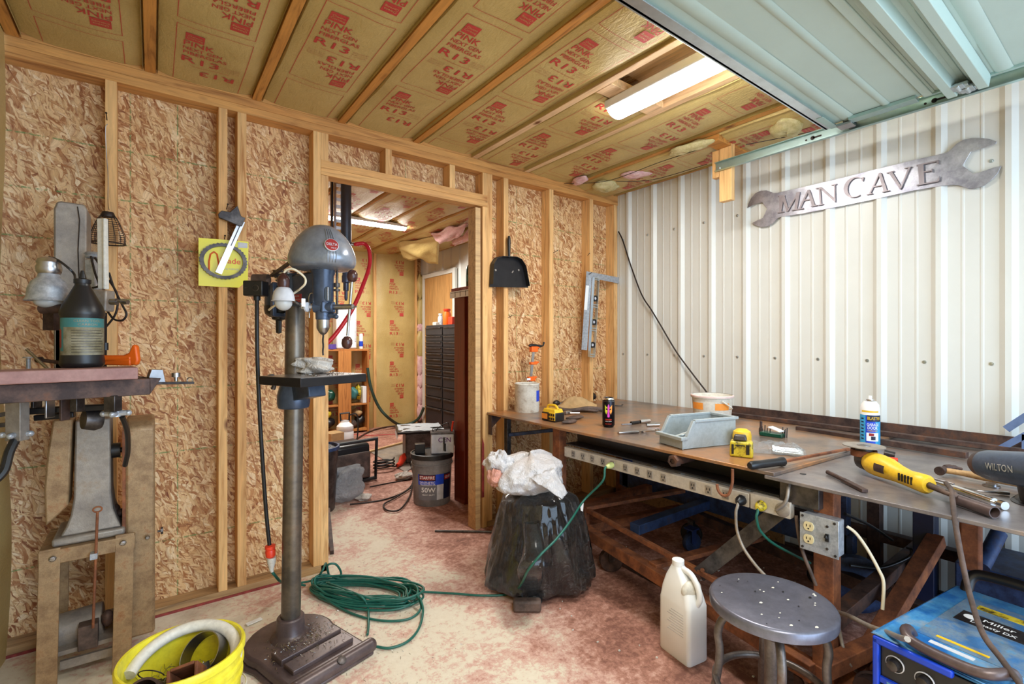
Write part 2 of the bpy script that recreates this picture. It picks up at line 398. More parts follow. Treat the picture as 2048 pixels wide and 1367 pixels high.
M['glass'] = NT('frosted_bulb').fin(srgb(222, 224, 224), .25, 0, Transmission_Weight=.35)
M['tube'] = emit('fluorescent_tube', (1, .98, .95, 1), 16)
M['fixture'] = plain('white_enamel', (236, 236, 232), .35, 0, .02)
M['bakelite'] = plain('brown_bakelite', (70, 40, 36), .25, 0, .15)
M['swarf'] = plain('metal_shavings', (180, 176, 170), .3, 1, .3, 60)
M['blacksat'] = plain('satin_black_metal', (36, 34, 36), .35, .4, .2, 20)
M['wireb'] = plain('black_wire', (44, 34, 30), .5, .3, .15)
M['duct'] = plain('black_stove_pipe', (92, 98, 106), .38, .7, .15, 6)
M['stool'] = worn('stool_seat_steel', (104, 104, 116), (126, 126, 140), (142, 140, 152), .32, .5, 5, (.38, .62), .04)
M['stoolleg'] = worn('stool_leg_steel', (96, 88, 84), (130, 122, 118), (110, 84, 70), .42, .6, 12, (.4, .6), .1)
M['label'] = plain('grey_label', (196, 198, 204), .5)
M['labelblue'] = plain('blue_label', (28, 70, 200), .45)
M['labelred'] = plain('red_label', (150, 40, 40), .4)
M['labelteal'] = plain('teal_label', (60, 120, 120), .5)
M['labelgrey'] = worn('soiled_paper_label', (120, 112, 84), (150, 144, 120), None, .55, 0, 24)
M['magenta'] = plain('magenta_print', (214, 70, 190), .35)
M['lime'] = plain('lime_print', (206, 214, 60), .35)
M['peach'] = plain('orange_print', (236, 150, 60), .35)
M['canblack'] = plain('black_can', (24, 20, 28), .22, .6, .1)
M['navy'] = plain('navy_paint', (20, 30, 60), .45)
M['outlet'] = plain('ivory_outlet', (222, 206, 160), .4, 0, .06)
M['galvbox'] = worn('galvanised_spangle', (168, 174, 184), (200, 206, 214), (184, 190, 198), .42, .5, 60, (.4, .6), .05)
M['beige'] = worn('beige_painted_steel', (172, 160, 146), (198, 188, 174), None, .45, .1, 10, (.3, .5), .06)
M['board'] = wood('pale_board', (206, 172, 124), (178, 140, 96), 0, knots=False)
def film(name, c, tr, rough, bs=.9, sc=18, bd=.02, **kw):
    t = NT(name); o = t.obj(); n = t.noise(o, sc, 6, .6, dist=2.5); n2 = t.noise(t.map(o, (3, 3, .8)), 30, 4, .6, dist=1)
    return t.fin(srgb(*c), rough, 0, t.math('ADD', n, t.math('MULTIPLY', n2, .6)), bs, bd, Transmission_Weight=tr, **kw)
M['bagblack'] = film('black_bag_plastic', (30, 29, 31), 0, .20, 1.0, 13, .06, Specular_IOR_Level=1.0, Coat_Weight=.8, Coat_Roughness=.12)
M['bagwhite'] = film('white_bag_plastic', (226, 222, 222), .12, .4, .9, 14)
M['bagclear'] = film('clear_bag_plastic', (226, 232, 236), 0, .12, 1.0, 26, .04, Alpha=.34, Specular_IOR_Level=1.0)
M['binliner'] = film('bin_liner_plastic', (206, 212, 218), 0, .16, 1.0, 18, .05, Alpha=.72, Specular_IOR_Level=1.0)
M['bagpink'] = film('pink_bag_tint', (226, 160, 140), .1, .4)
M['sheet'] = film('clear_sheet', (206, 212, 218), .1, .25, .7, 12)
M['rag'] = film('white_rag', (228, 220, 210), 0, .85, 1.0, 30)
# ---------------------------------------------------------------- floor, walls, framing
ZC = 2.36        # underside of the rafters
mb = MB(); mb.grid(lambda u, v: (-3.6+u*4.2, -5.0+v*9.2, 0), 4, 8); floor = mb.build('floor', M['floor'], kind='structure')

D_X0, D_X1 = -2.252, -1.290       # the doorway
mb = MB()
T = .012
mb.bx((-3.62, .089, 0), (D_X0-.038, .089+T, ZC)); mb.bx((D_X1+.038, .089, 0), (.0, .089+T, ZC)); mb.bx((D_X0-.038, .089, 2.10), (D_X1+.038, .089+T, ZC))
wall = mb.build('wall_back', M['osb'], kind='structure')
def stud(x, z0=.038, z1=ZC-.076, m='stud', w_=.038, y0=0.0, y1=.089, name='stud', wallo=None, lab=None):
    b = MB(); b.bx((x-w_/2, y0, z0), (x+w_/2, y1, z1))
    return b.build(name, M[m], wallo or wall, bev=.0015, label=lab)
for x in (-3.54, -3.131, -2.729, -2.651, -2.309, -1.233, -1.104, -.704, -.299, -.024): stud(x, w_=.036 if x == -2.729 else .038)
for x in (D_X0-.019, D_X1+.019): stud(x, 0.0 if x > -2 else .0, 2.065)
stud(D_X0-.019, 2.142, ZC-.076); stud(-1.921, 2.142, ZC-.076); stud(-1.511, 2.142, ZC-.076); stud(-1.271, 2.142, ZC-.076)
b = MB(); b.bx((-1.345, -.002, 0), (-1.307, .087, 2.052)); b.build('stud', M['board'], wall, bev=.0015, label='pale pine board doubled onto the doorway stud')
for a, z in ((0, ZC-.076), (1, ZC-.038)):
    b = MB(); b.bx((-3.62, 0, z), (0, .089, z+.0375)); b.build('top_plate', M['plate'], wall, bev=.0015)
for z in (2.066, 2.1045):
    b = MB(); b.bx((D_X0-.038, 0, z), (D_X1+.038, .089, z+.038)); b.build('header', M['header'], wall, bev=.0015)
b = MB(); b.bx((-3.62, 0, .0), (D_X0, .089, .038)); b.build('bottom_plate', M['sill'], wall, bev=.002)
b = MB(); b.bx((D_X1+.03, 0, .0), (0, .089, .038)); b.build('bottom_plate', M['sill'], wall, bev=.002)
b = MB(); b.bx((-3.62, .0, ZC), (0, .089, ZC+.10)); b.build('blocking', M['plate'], wall)
b = MB(); b.bx((-3.60, -.004, .0), (D_X0-.20, -.0005, .011)); b.build('paint_stripe', M['redpaint'], wall)
b = MB(); b.prism([(0, 0), (.018, 0), (.018, .34), (.006, .38), (0, .30)], (-1.30, -.0035, .20), (1, 0, 0), (0, 0, 1), .003); b.build('paint_stripe', M['redpaint'], wall, label='red paint drip on the doorway stud')

# metal wall on the right: ribbed sheets
ribs = [-1.741 + .2328*k for k in range(-12, 8)]
def profile():
    ys = {}
    pts = []
    for c in sorted(ribs):
        pts += [(c-.030, 0), (c-.010, -.017), (c+.010, -.017), (c+.030, 0)]
        for m_ in (.085, .150):
            pts += [(c+m_-.008, 0), (c+m_-.003, -.002), (c+m_+.003, -.002), (c+m_+.008, 0)]
    pts = [p for p in pts if -4.45 < p[0] < .08]
    return [(-4.5, 0)] + pts + [(.10, 0)]
pr = profile()
mb = MB(); n = len(pr)
vs = [(x, y, 0) for y, x in pr] + [(x, y, 2.5) for y, x in pr]
mb.add(vs, [(i, i+1, n+i+1, n+i) for i in range(n-1)])
wr = mb.build('wall_right', M['wallmetal'], kind='structure', smooth=20)
def screw_row(ylist, z, mat='galv', x=-.004):
    for y in ylist:
        s = MB(); s.cyl((0, y, z), (x-.001, y, z), .008, n=12).cyl((x-.001, y, z), (x-.005, y, z), .0045, n=6)
        s.build('screw', M[mat], wr)
screw_row([c+.055 for c in ribs if c > -2.6], 1.10, x=-.002)
screw_row([c+.055 for c in ribs if -2.6 < c], 2.00, x=-.002)
# bottom angle of the wall
b = MB(); b.bx((-.05, -4.4, 0), (-.018, .0, .03)); b.build('baseboard_right', M['rustdark'], kind='structure')

# left wall: insulation paper between studs (only its edge shows)
mb = MB(); mb.grid(lambda u, v: (-3.440+.012*sin(v*9)+.008*sin(u*57+v*5), -4.3+u*4.29, v*2.36), 60, 30)
mb.build('wall_left', M['paper'], kind='structure')
b = MB(); b.bx((-3.50, -.11, 0), (-3.462, -.02, 2.3)); b.build('trim_1', M['stud'], kind='structure', bev=.002)
# front wall around the open garage doorway, behind the camera
mb = MB(); mb.bx((-3.6, -4.40, 0), (-2.85, -4.34, 2.5)); mb.bx((-.15, -4.40, 0), (.0, -4.34, 2.5)); mb.bx((-2.85, -4.40, 2.25), (-.15, -4.34, 2.5))
mb.build('wall_front', M['osb'], kind='structure')

# ---------------------------------------------------------------- ceiling with rafters and printed batts
mb = MB(); mb.bx((-3.62, -4.4, ZC+.10), (.02, .10, ZC+.12)); ceil = mb.build('ceiling', M['osb'], kind='structure')
RX = [-3.42, -3.00, -2.59, -2.185, -1.755, -1.352, -.932, -.478]
for i, x in enumerate(RX):
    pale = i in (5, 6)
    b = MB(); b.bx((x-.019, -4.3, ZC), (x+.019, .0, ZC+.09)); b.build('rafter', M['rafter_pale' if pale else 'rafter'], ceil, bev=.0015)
b = MB(); b.bx((-.045, -4.3, ZC), (-.008, 0, ZC+.09)); b.build('rafter', M['rafter'], ceil, bev=.0015)

def block(mb, o, u, v, fn, s=1.0, flip=1, logo=True):
    """one printed block of the kraft facing: box, name, value; flip=-1 turns it half round"""
    o = Vector(o); U = Vector(u)*flip; V = Vector(v)*flip
    def rect(cx, cy, w_, h, mi):
        mb.mat(mi); P = []
        nx = 3
        for (a, b_) in ((-1,-1), (1,-1), (1,1), (-1,1)): P.append(fn(o + U*(cx+a*w_/2)*s + V*(cy+b_*h/2)*s, .0012))
        mb.add(P, [(0, 1, 2, 3)])
    rect(-.046, .200, .060, .052, 1)
    mb.mat(3); addtext(mb, 'Owens', o + U*(-.046)*s + V*.208*s, U, V, .015*s, width=.044*s, fn=lambda p, k: fn(p, .0020+k)); addtext(mb, 'Corning', o + U*(-.046)*s + V*.193*s, U, V, .015*s, width=.05*s, fn=lambda p, k: fn(p, .0020+k))
    mb.mat(1)
    def tx(t, cx, cy, size, width, bold=True, mi=1):
        mb.mat(mi); addtext(mb, t, o + U*cx*s + V*cy*s, U, V, size*s, width=width*s, fn=lambda p, k: fn(p, .0012+k), bold=bold)
    tx('PINK', -.032, .150, .046, .098); tx('NEXT GEN', -.016, .113, .030, .128); tx('FIBERGLAS', -.006, .081, .030, .146)
    tx('R13', -.018, .028, .060, .126)
    tx('MEETS STANDARD', .090, .036, .011, .062, False, 2); tx('CLASS C TYPE II', .090, .022, .011, .062, False, 2); tx('R-13 VALUE', .090, .008, .011, .062, False, 2)
def linept(mb, a, b, w_, fn, side, mi=1):
    a = Vector(a); b = Vector(b); sd = Vector(side)*w_/2; mb.mat(mi); N = 10; P = []
    for i in range(N+1):
        p = a.lerp(b, i/N); P += [fn(p-sd, .0012), fn(p+sd, .0012)]
    mb.add(P, [(2*i, 2*i+1, 2*i+3, 2*i+2) for i in range(N)])
def ceil_batt(x0, x1, y0, y1, z, seed, parent, shift=0.0, sag=.02, dx=0.0, ny=60, name='insulation_batt'):
    W = x1-x0
    def surf(x, y):
        u = (x-x0)/W*2-1
        return z + .016 - sag*(1-u**4) - .012*mn.noise(Vector((x*2.2+seed*5, y*1.7, seed))) - .006*mn.noise(Vector((x*7, y*4+seed*3, seed)))*(1-u*u)
    mb = MB(); mb.grid(lambda a, b_: (x0+a*W, y0+b_*(y1-y0), surf(x0+a*W, y0+b_*(y1-y0))), 16, ny)
    # stapled flanges that fold down along the rafters
    for xx, sg in ((x0, 1), (x1, -1)):
        def fl(a, b_):
            y = y0+b_*(y1-y0); k = .010+.010*mn.noise(Vector((y*3.1, seed, sg)))
            return (xx+sg*(.002+k*.5*a), y, z+.016-(.014+k)*a)
        mb.grid(fl, 2, ny)
    fn = lambda p, lift: Vector((p[0], p[1], surf(p[0], p[1])-.0012-lift))
    cx = (x0+x1)/2+dx; per = .613; y = shift
    while y < y1+.25: y += per
    while y > y0-.05:
        ya = y-.018  # forward block above the dividing line, reversed block below it
        if ya-.07 > y0 and ya-.24 <= y0: mb.mat(1); addtext(mb, 'R13', (cx-.03, ya-.028, 0), (1, 0, 0), (0, -1, 0), .06, width=.127, fn=lambda p, k_: fn(p, .0012+k_), bold=True)
        if ya-.24 > y0 and ya < y1-.02:
            block(mb, (cx-.018, ya, 0), (1, 0, 0), (0, -1, 0), fn, 1.03)
        yb = y+.018
        if yb+.23 < y1-.005 and yb > y0+.05:
            block(mb, (cx+.018, yb, 0), (1, 0, 0), (0, -1, 0), fn, 1.03, flip=-1)
        elif yb+.06 < y1-.01 and yb > y0+.05:
            mb.mat(1); addtext(mb, 'R13', (cx+.03, yb+.028, 0), (-1, 0, 0), (0, 1, 0), .06, width=.127, fn=lambda p, k_: fn(p, .0012+k_), bold=True)
        for xs in (cx-.125, cx+.125):
            a_, b2 = max(y0, y-.292), min(y1-.005, y+.280)
            if b2 > a_+.05: linept(mb, (xs, a_, 0), (xs, b2, 0), .0022, fn, (1, 0, 0))
        for yy, wd in ((y-.003, .14), (y-.292, .25), (y+.280, .25)):
            if y0+.01 < yy < y1-.01: linept(mb, (cx-wd/2, yy, 0), (cx+wd/2, yy, 0), .0020, fn, (0, 1, 0))
        y -= per
    return mb.build(name, [M['paper'], M['ink'], M['inkfaint'], M['paper']], parent, smooth=60)
prev = None
edges = [(RX[i]+.019, RX[i+1]-.019) for i in range(len(RX)-1)]
# block centres from the photograph: the dividing line between the two R13 of each bay
shifts = {0: .10, 1: -.17, 2: -.61, 3: -.23, 4: -.428, 5: -.29, 6: -.392}
ceil_batt(-3.62, RX[0]-.019, -2.4, 0.0, ZC+.01, 9, ceil, -.2)
for i, (a, b_) in enumerate(edges):
    if i == 5:    # the bay over the light is open above the lamp
        ceil_batt(a, b_, -1.02, -.002, ZC+.008, i, ceil, shifts[i], ny=30); continue
    ceil_batt(a, b_, -4.2, -.002, ZC+.008, i, ceil, shifts[i], sag=.02 if i < 6 else .035)
ceil_batt(-.459, -.045, -4.2, -.002, ZC-.002, 12, ceil, -.476, sag=.045)
# blocking in the open bay and beside the post
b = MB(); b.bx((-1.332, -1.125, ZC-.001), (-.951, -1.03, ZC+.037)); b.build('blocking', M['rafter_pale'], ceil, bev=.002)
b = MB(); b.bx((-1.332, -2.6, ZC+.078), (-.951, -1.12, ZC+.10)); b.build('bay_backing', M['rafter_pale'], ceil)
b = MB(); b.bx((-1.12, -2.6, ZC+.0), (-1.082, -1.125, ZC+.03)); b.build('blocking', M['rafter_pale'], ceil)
b = MB(); b.bx((-.459, -1.13, ZC-.040), (-.06, -1.045, ZC-.002)); b.build('blocking', M['rafter'], ceil, bev=.002)
# torn paper and bare wool in the two right-hand bays
random.seed(5)
def tuft(c, sx, sy, sz, rz, mat, name, parent, seed=0):
    b = MB().at(c, rz)
    def f(u, v):
        a = u*2*pi; t = v*pi; k = 1+.35*mn.noise(Vector((cos(a)*1.6+seed, sin(a)*1.6, t*1.8)))
        return (sx*sin(t)*cos(a)*k, sy*sin(t)*sin(a)*k, sz*cos(t)*k)
    b.grid(f, 20, 12); return b.build(name, M[mat], parent, smooth=180)
tuft((-.55, -.13, ZC-.018), .045, .085, .02, -.3, 'pinkwool', 'bare_wool', ceil, 1)
tuft((-.34, -.18, ZC-.030), .11, .10, .035, .4, 'yellowwool', 'bare_wool', ceil, 2)
tuft((-.36, -.47, ZC-.028), .05, .10, .02, .5, 'pinkwool', 'bare_wool', ceil, 3)
tuft((-.47, -.95, ZC-.028), .045, .14, .022, .1, 'yellowwool', 'bare_wool', ceil, 4)
tuft((-.30, -1.42, ZC-.03), .10, .08, .035, .2, 'yellowwool', 'bare_wool', ceil, 5)
for P in ([(-.60, -.02, ZC-.02), (-.45, -.3, ZC-.045), (-.42, -.7, ZC-.03), (-.44, -1.0, ZC-.045)], [(-.42, -.35, ZC-.055), (-.28, -.55, ZC-.07), (-.2, -.9, ZC-.05)], [(-.30, -1.2, ZC-.05), (-.2, -1.5, ZC-.055), (-.1, -1.8, ZC-.045)]):
    b = MB(); b.tube(smoothpts(P, 6), .0022, 5); b.build('loose_string', M['wireb'], ceil)

# ---------------------------------------------------------------- ceiling light over the bench
t = thing('ceiling_light', 'long white fluorescent strip light glowing on the ceiling above the bench', 'light', (-1.175, -1.0, ZC), group=None)
b = MB(); b.bx((-1.245, -2.22, 2.318), (-1.105, -1.00, 2.358)); b.build('fixture_body', M['fixture'], t, bev=.006)
b = MB(); b.grid(lambda u, v: (-1.175-.058*cos(u*pi), -2.20+v*1.19, 2.320-.034*sin(u*pi)), 12, 1); b.add([(-1.175-.058*cos(u*pi/8), -1.012, 2.320-.034*sin(u*pi/8)) for u in range(9)], [tuple(range(9))])
b.build('diffuser', M['tube'], t, smooth=60)

# ---------------------------------------------------------------- garage door overhead, track, hanging post
gd = thing('garage_door', 'raised pale green-white sectional garage door with steel struts overhead', 'garage door', (-1.65, -1.66, 2.21))
def section(y0, y1, name='door_panel'):
    b = MB(); b.bx((-2.95, y1, 2.213), (-.44, y0, 2.250)); b.bx((-2.95, y0-.03, 2.203), (-.44, y0, 2.213)); 
    b.build(name, M['doorpanel'], gd, bev=.003)
    r = MB(); ym = y0-.12
    for x0 in (0,):
        r.prism([(0, 0), (.05, 0), (.038, -.005), (.012, -.005)], (-2.95, ym, 2.213), (0, 1, 0), (0, 0, 1), 2.51)
        r.prism([(0, 0), (.03, 0), (.022, -.004), (.008, -.004)], (-2.95, y1+.10, 2.213), (0, 1, 0), (0, 0, 1), 2.51)
    r.build('panel_rib', M['doorpanel'], gd)
section(-1.66, -2.014); section(-2.018, -2.155); section(-2.159, -2.75); section(-2.76, -3.35); section(-3.36, -3.95)
b = MB(); b.bx((-2.95, -1.665, 2.198), (-.435, -1.650, 2.252)); b.bx((-2.95, -1.700, 2.198), (-.435, -1.655, 2.204)); b.build('edge_channel', M['galv'], gd, bev=.001)
for y in (-2.085, -2.175):
    b = MB(); b.prism([(0, 0), (.042, 0), (.036, -.042), (.006, -.042)], (-2.95, y-.042, 2.212), (0, 1, 0), (0, 0, 1), 2.52)
    b.build('strut', M['doorpanel'], gd, bev=.002)
b = MB(); b.bx((-.475, -2.00, 2.196), (-.425, -1.76, 2.212)); b.bx((-.445, -2.6, 2.205), (-.43, -2.02, 2.235)); b.bx((-.60, -1.705, 2.196), (-.43, -1.675, 2.202)); b.build('end_stile', M['tealgalv'], gd, bev=.001)
for (y, sz) in ((-1.735, 1), (-2.15, 1.1)):
    b = MB(); b.bx((-.455, y-.03, 2.188), (-.395, y+.03, 2.198)); b.cyl((-.43, y, 2.20), (-.362, y, 2.212), .008); b.bx((-.43, y-.012, 2.192), (-.40, y+.012, 2.232))
    b.build('roller_bracket', M['steel'], gd, bev=.001)
    b = MB(); b.cyl((-.375, y, 2.216), (-.361, y, 2.216), .021); b.build('roller', M['black'], gd, bev=.002)
for (x, y) in ((-.50, -2.135), (-.455, -2.155)):
    b = MB(); b.bx((x-.035, y-.02, 2.170), (x+.02, y+.02, 2.178)); b.cyl((x-.03, y, 2.174), (x+.02, y, 2.174), .009); b.bx((x-.01, y-.03, 2.176), (x+.02, y+.03, 2.19)); b.build('hinge', M['galv'], gd, bev=.001)

t = thing('door_track', 'horizontal galvanised garage door track running along the metal wall', 'track', (-.345, -1.04, 2.2))
def zt(y): return 2.195
b = MB()
prof = [(-.022, .000), (-.022, .003), (-.003, .003), (-.003, .047), (-.022, .047), (-.022, .050), (.0, .050), (.0, .0)]
b.prism([(p[0], p[1]) for p in prof], (-.335, -1.04, 2.192), (1, 0, 0), (0, 0, 1), 3.1)
b.build('track_channel', M['tealgalv'], t)
for y in (-1.56, -2.03):
    b = MB(); b.cyl((-.3395, y, 2.217), (-.3375, y, 2.217), .010, n=14); b.bx((-.3395, y-.04, 2.213), (-.3375, y, 2.221)); b.build('track_slot', M['wireb'], t)
    b = MB(); b.cyl((-.3395, y+.03, 2.215), (-.3375, y+.03, 2.215), .005, n=12); b.build('track_slot', M['wireb'], t)
b = MB(); b.cyl((-.342, -1.06, 2.21), (-.334, -1.06, 2.21), .007, n=6); b.build('bolt', M['galv'], t)
t = thing('hanging_post', 'short pale pine post hanging from the ceiling that carries the track end', 'post', (-.31, -1.09, ZC-.04))
b = MB(); b.bx((-.332, -1.132, 2.012), (-.294, -1.058, 2.335)); b.build('post', M['stud'], t, bev=.002)
b = MB(); b.bx((-.334, -1.056, 2.16), (-.296, -1.015, 2.318)); b.build('side_block', M['stud'], t, bev=.002)

# ---------------------------------------------------------------- wrench-shaped sign
PX = [(1495,412),(1500,398),(1508,388),(1520,381.5),(1533,380.5),(1543,383),(1549,386)]
Z_ = lambda x, y: (1480+x/3.6056, 250+y/3.6045)
OUT = [(52,597),(60,565),(80,525),(110,490),(150,472),(190,470),(220,480),(243,489),(270,487),(400,458),(700,388),(1000,312),(1250,252),(1470,203),(1500,192),(1530,165),(1560,135),(1610,105),(1670,92),(1740,92),(1800,100),(1850,118),(1845,135),(1800,150),(1730,172),(1665,192),(1605,293),(1685,350),(1760,330),(1830,305),(1885,293),(1860,345),(1820,390),(1760,435),(1700,455),(1650,458),(1610,446),(1580,435),(1530,430),(1440,440),(1250,472),(1000,528),(700,590),(450,638),(290,662),(268,675),(240,705),(200,730),(150,734),(110,722),(85,706),(120,688),(165,668),(195,602),(160,556),(120,565),(85,580)]
def signP(x, y, X=-.02):
    p = atX(*Z_(x, y), X); return (p.y, p.z)
sg = thing('wrench_sign', 'grey steel wrench-shaped sign lettered MAN CAVE on the metal wall', 'sign', (-.03, -1.62, 1.98))
b = MB(); poly = [signP(*p) for p in OUT]
b.prism([(-y, z) for y, z in poly], (-.020, 0, 0), (0, -1, 0), (0, 0, 1), -.0045)
b.build('sign_plate', M['signsteel'], sg, bev=.0008)
# raised serif letters, drawn as strokes in the crop frame of the sign
def serif_letters():
    L = []
    def q(*p): L.append(list(p))
    # M
    q((288,508),(322,508),(304,626),(288,628)); q((278,508),(330,506),(330,513),(278,516)); q((275,630),(322,622),(322,629),(275,636))
    q((300,508),(326,508),(352,600),(342,624)); q((418,486),(432,484),(352,622),(342,624)); q((410,488),(438,484),(416,606),(398,610)); q((378,612),(462,598),(462,605),(378,618))
    # A
    q((492,470),(506,468),(440,604),(428,606)); q((490,472),(508,468),(546,580),(524,586)); q((468,540),(528,528),(530,536),(466,549)); q((518,584),(560,576),(560,583),(518,591)); q((412,606),(460,598),(460,604),(412,612))
    # N
    q((552,456),(592,448),(592,455),(552,463)); q((572,452),(584,450),(594,572),(582,574)); q((572,452),(592,449),(692,538),(690,558)); q((682,428),(692,426),(694,556),(684,552)); q((664,432),(704,424),(704,430),(664,439)); q((568,576),(608,568),(608,574),(568,582))
    # C
    import math as m_
    cx, cy, rx, ry = 832, 450, 80, 74
    arc = [m_.radians(a) for a in range(-52, -312, -13)]
    o_ = [(cx+rx*m_.cos(a), cy+ry*m_.sin(a)-(m_.cos(a))*14) for a in arc]
    i_ = [(cx+6+(rx-(24 if m_.cos(a) < .1 else 10))*m_.cos(a), cy+(ry-8)*m_.sin(a)-(m_.cos(a))*14) for a in arc]
    for k in range(len(arc)-1): q(o_[k], o_[k+1], i_[k+1], i_[k])
    q((886,378),(898,376),(892,410),(882,404))
    # A
    q((1004,352),(1018,346),(946,496),(932,500)); q((1002,354),(1024,348),(1066,474),(1040,480)); q((966,442),(1034,430),(1038,438),(962,451)); q((916,500),(962,492),(962,498),(916,506)); q((1030,480),(1084,470),(1084,476),(1030,487))
    # V
    q((1062,344),(1116,332),(1116,339),(1062,351)); q((1074,342),(1100,336),(1164,440),(1156,464)); q((1220,306),(1236,302),(1168,458),(1156,464)); q((1190,312),(1242,300),(1242,306),(1190,318))
    # E
    q((1288,290),(1328,284),(1334,424),(1296,428)); q((1278,290),(1430,256),(1432,264),(1278,299)); q((1420,258),(1436,254),(1438,284),(1428,282)); q((1328,338),(1388,326),(1388,334),(1328,346)); q((1384,318),(1392,316),(1392,344),(1386,340)); q((1278,432),(1436,400),(1436,409),(1278,440)); q((1424,402),(1444,370),(1442,404),(1430,408))
    return L
b = MB()
for k, st in enumerate(serif_letters()):
    p2 = [signP(*p) for p in st]
    pts = [Vector((-.0246, y, z)) for y, z in p2]
    nrm = (pts[1]-pts[0]).cross(pts[2]-pts[0])
    if nrm.x > 0: pts.reverse()
    b.poly3(pts, (-.0055-.00004*k, 0, 0))
b.build('raised_letters', M['letterside'], sg)
# ---------------------------------------------------------------- the room beyond the doorway
YB, XR2, ZC2 = 3.95, .22, 2.45
mb = MB(); mb.bx((-2.9, YB+.05, 0), (XR2+.1, YB+.07, 2.6)); w2 = mb.build('wall_far', M['osb'], kind='structure')
mb = MB(); mb.bx((-2.9, .12, 0), (-2.88, YB, 2.6)); mb.build('wall_far_left', M['osb'], kind='structure')
mb = MB(); n_ = 0
pr2 = [(.10, 0)]
c = .30
while c < YB:
    pr2 += [(c-.030, 0), (c-.010, -.017), (c+.010, -.017), (c+.030, 0)]; c += .2328
pr2.append((YB+.05, 0)); n = len(pr2)
mb.add([(XR2+x, y, 0) for y, x in pr2] + [(XR2+x, y, 2.6) for y, x in pr2], [(i, i+1, n+i+1, n+i) for i in range(n-1)])
mb.build('wall_far_right', M['wallmetal'], kind='structure', smooth=20)
mb = MB(); mb.bx((-2.9, .10, ZC2+.09), (XR2+.1, YB+.07, ZC2+.11)); ceil2 = mb.build('ceiling_far', M['osb'], kind='structure')
x = XR2-.02; k = 0
while x > -2.8:
    b = MB(); b.bx((x-.019, .10, ZC2), (x+.019, YB, ZC2+.08)); b.build('rafter', M['rafter'], ceil2)
    ceil_batt(x-.40+.010, x-.010, .10, YB, ZC2-.004, 20+k, ceil2, [.10, -.1, -.25, .05, -.2, 0, 0][k % 7], sag=.045, ny=40); x -= .40; k += 1
# printed wall batts on the far wall
def wall_batt(x0, x1, z0, z1, y, seed, parent, shift=0.0):
    W = x1-x0
    def surf(x, z):
        u = (x-x0)/W*2-1; return y - .035*(1-u**4) - .02*mn.noise(Vector((x*3, z*2.4, seed))) - .008*mn.noise(Vector((x*9, z*5, seed)))
    mb = MB(); mb.grid(lambda a, b_: (x0+a*W, surf(x0+a*W, z0+b_*(z1-z0)), z0+b_*(z1-z0)), 14, 50)
    fn = lambda p, lift: Vector((p[0], surf(p[0], p[2])-.002-lift, p[2]))
    cx = (x0+x1)/2; zc = z1-.10+shift
    while zc > z0-.2:
        if z0+.02 < zc+.05 and zc+.235 < z1: block(mb, (cx-.03, 0, zc+.052), (1, 0, 0), (0, 0, 1), fn, .95)
        if zc-.23 > z0 and zc-.06 < z1: block(mb, (cx+.03, 0, zc-.045), (1, 0, 0), (0, 0, 1), fn, .95, flip=-1)
        zc -= .585
    return mb.build('insulation_batt', [M['paper'], M['ink'], M['inkfaint'], M['paper']], parent, smooth=60)
xa = atY(703, 680, YB).x; xb = atY(746, 680, YB).x; xc = atY(752, 680, YB).x; xd = atY(829, 680, YB).x; xe = atY(834, 680, YB).x; xf = atY(846, 680, YB).x
wall_batt(xa-.42, xa-.01, 0, 2.5, YB, 31, w2, .1); wall_batt(xa, xb, 0, 2.5, YB, 32, w2, -.02); wall_batt(xc, xd, 0, 2.5, YB, 33, w2, .0)
for a, b_, nm in ((xb+.002, xc-.002, 'stud'), (xd+.002, xe-.004, 'stud'), (xf, xf+.04, 'stud')):
    b = MB(); b.bx((a, YB-.02, 0), (b_, YB+.05, 2.5)); b.build(nm, M['stud'], w2)
for k, (z, h, m) in enumerate(((2.0, .16, 'paper'), (1.62, .2, 'paper'), (1.40, .06, 'pinkwool'), (1.18, .22, 'paper'), (.84, .16, 'pinkwool'), (.62, .12, 'pinkwool'), (.40, .16, 'pinkwool'), (.17, .12, 'pinkwool'))):
    tuft(((xe+xf)/2, YB-.01, z), (xf-xe)*.60, .045, h*1.1, 0, m, 'torn_insulation', w2, k*2.2)
# torn ceiling piece hanging by the right wall and pink wool
def flap(pts, nm, mat, parent, amp=.03, seed=0, th=.006):
    P = [Vector(p) for p in pts]
    b = MB()
    def f(u, v):
        p = P[0].lerp(P[1], u).lerp(P[3].lerp(P[2], u), v); return p + Vector((0, 0, amp*mn.noise(Vector((u*3, v*3, seed)))-amp*.6*sin(u*pi)*sin(v*pi)))
    b.grid(f, 12, 12); return b.build(nm, M[mat], parent, smooth=180, solid=th)
flap([atZ(795, 487, 2.40), atZ(880, 470, 2.42), atD(876, 528, 6.2), atD(806, 515, 6.3)], 'torn_paper', 'paper', ceil2, .05, 3)
flap([atZ(862, 468, 2.40), atZ(935, 447, 2.38), atZ(922, 470, 2.34), atZ(880, 486, 2.36)], 'bare_wool', 'pinkwool', ceil2, .05, 4, .02)
flap([atZ(905, 480, 2.38), atZ(951, 452, 2.38), atZ(951, 470, 2.33), atZ(910, 492, 2.34)], 'bare_wool', 'pinkwool', ceil2, .05, 6, .02)
b = MB(); b.bx((-1.95, 2.15, 2.40), (-.83, 2.26, 2.43)); t = thing('ceiling_light', 'fluorescent strip light glowing on the ceiling of the far room', 'light', (-1.4, 2.2, 2.43)); b.build('fixture_body', M['fixture'], t, bev=.005)
b = MB(); b.grid(lambda u, v: (-1.94+v*1.10, 2.205-.05*cos(u*pi), 2.402-.03*sin(u*pi)), 12, 1); b.build('diffuser', M['tube'], t)

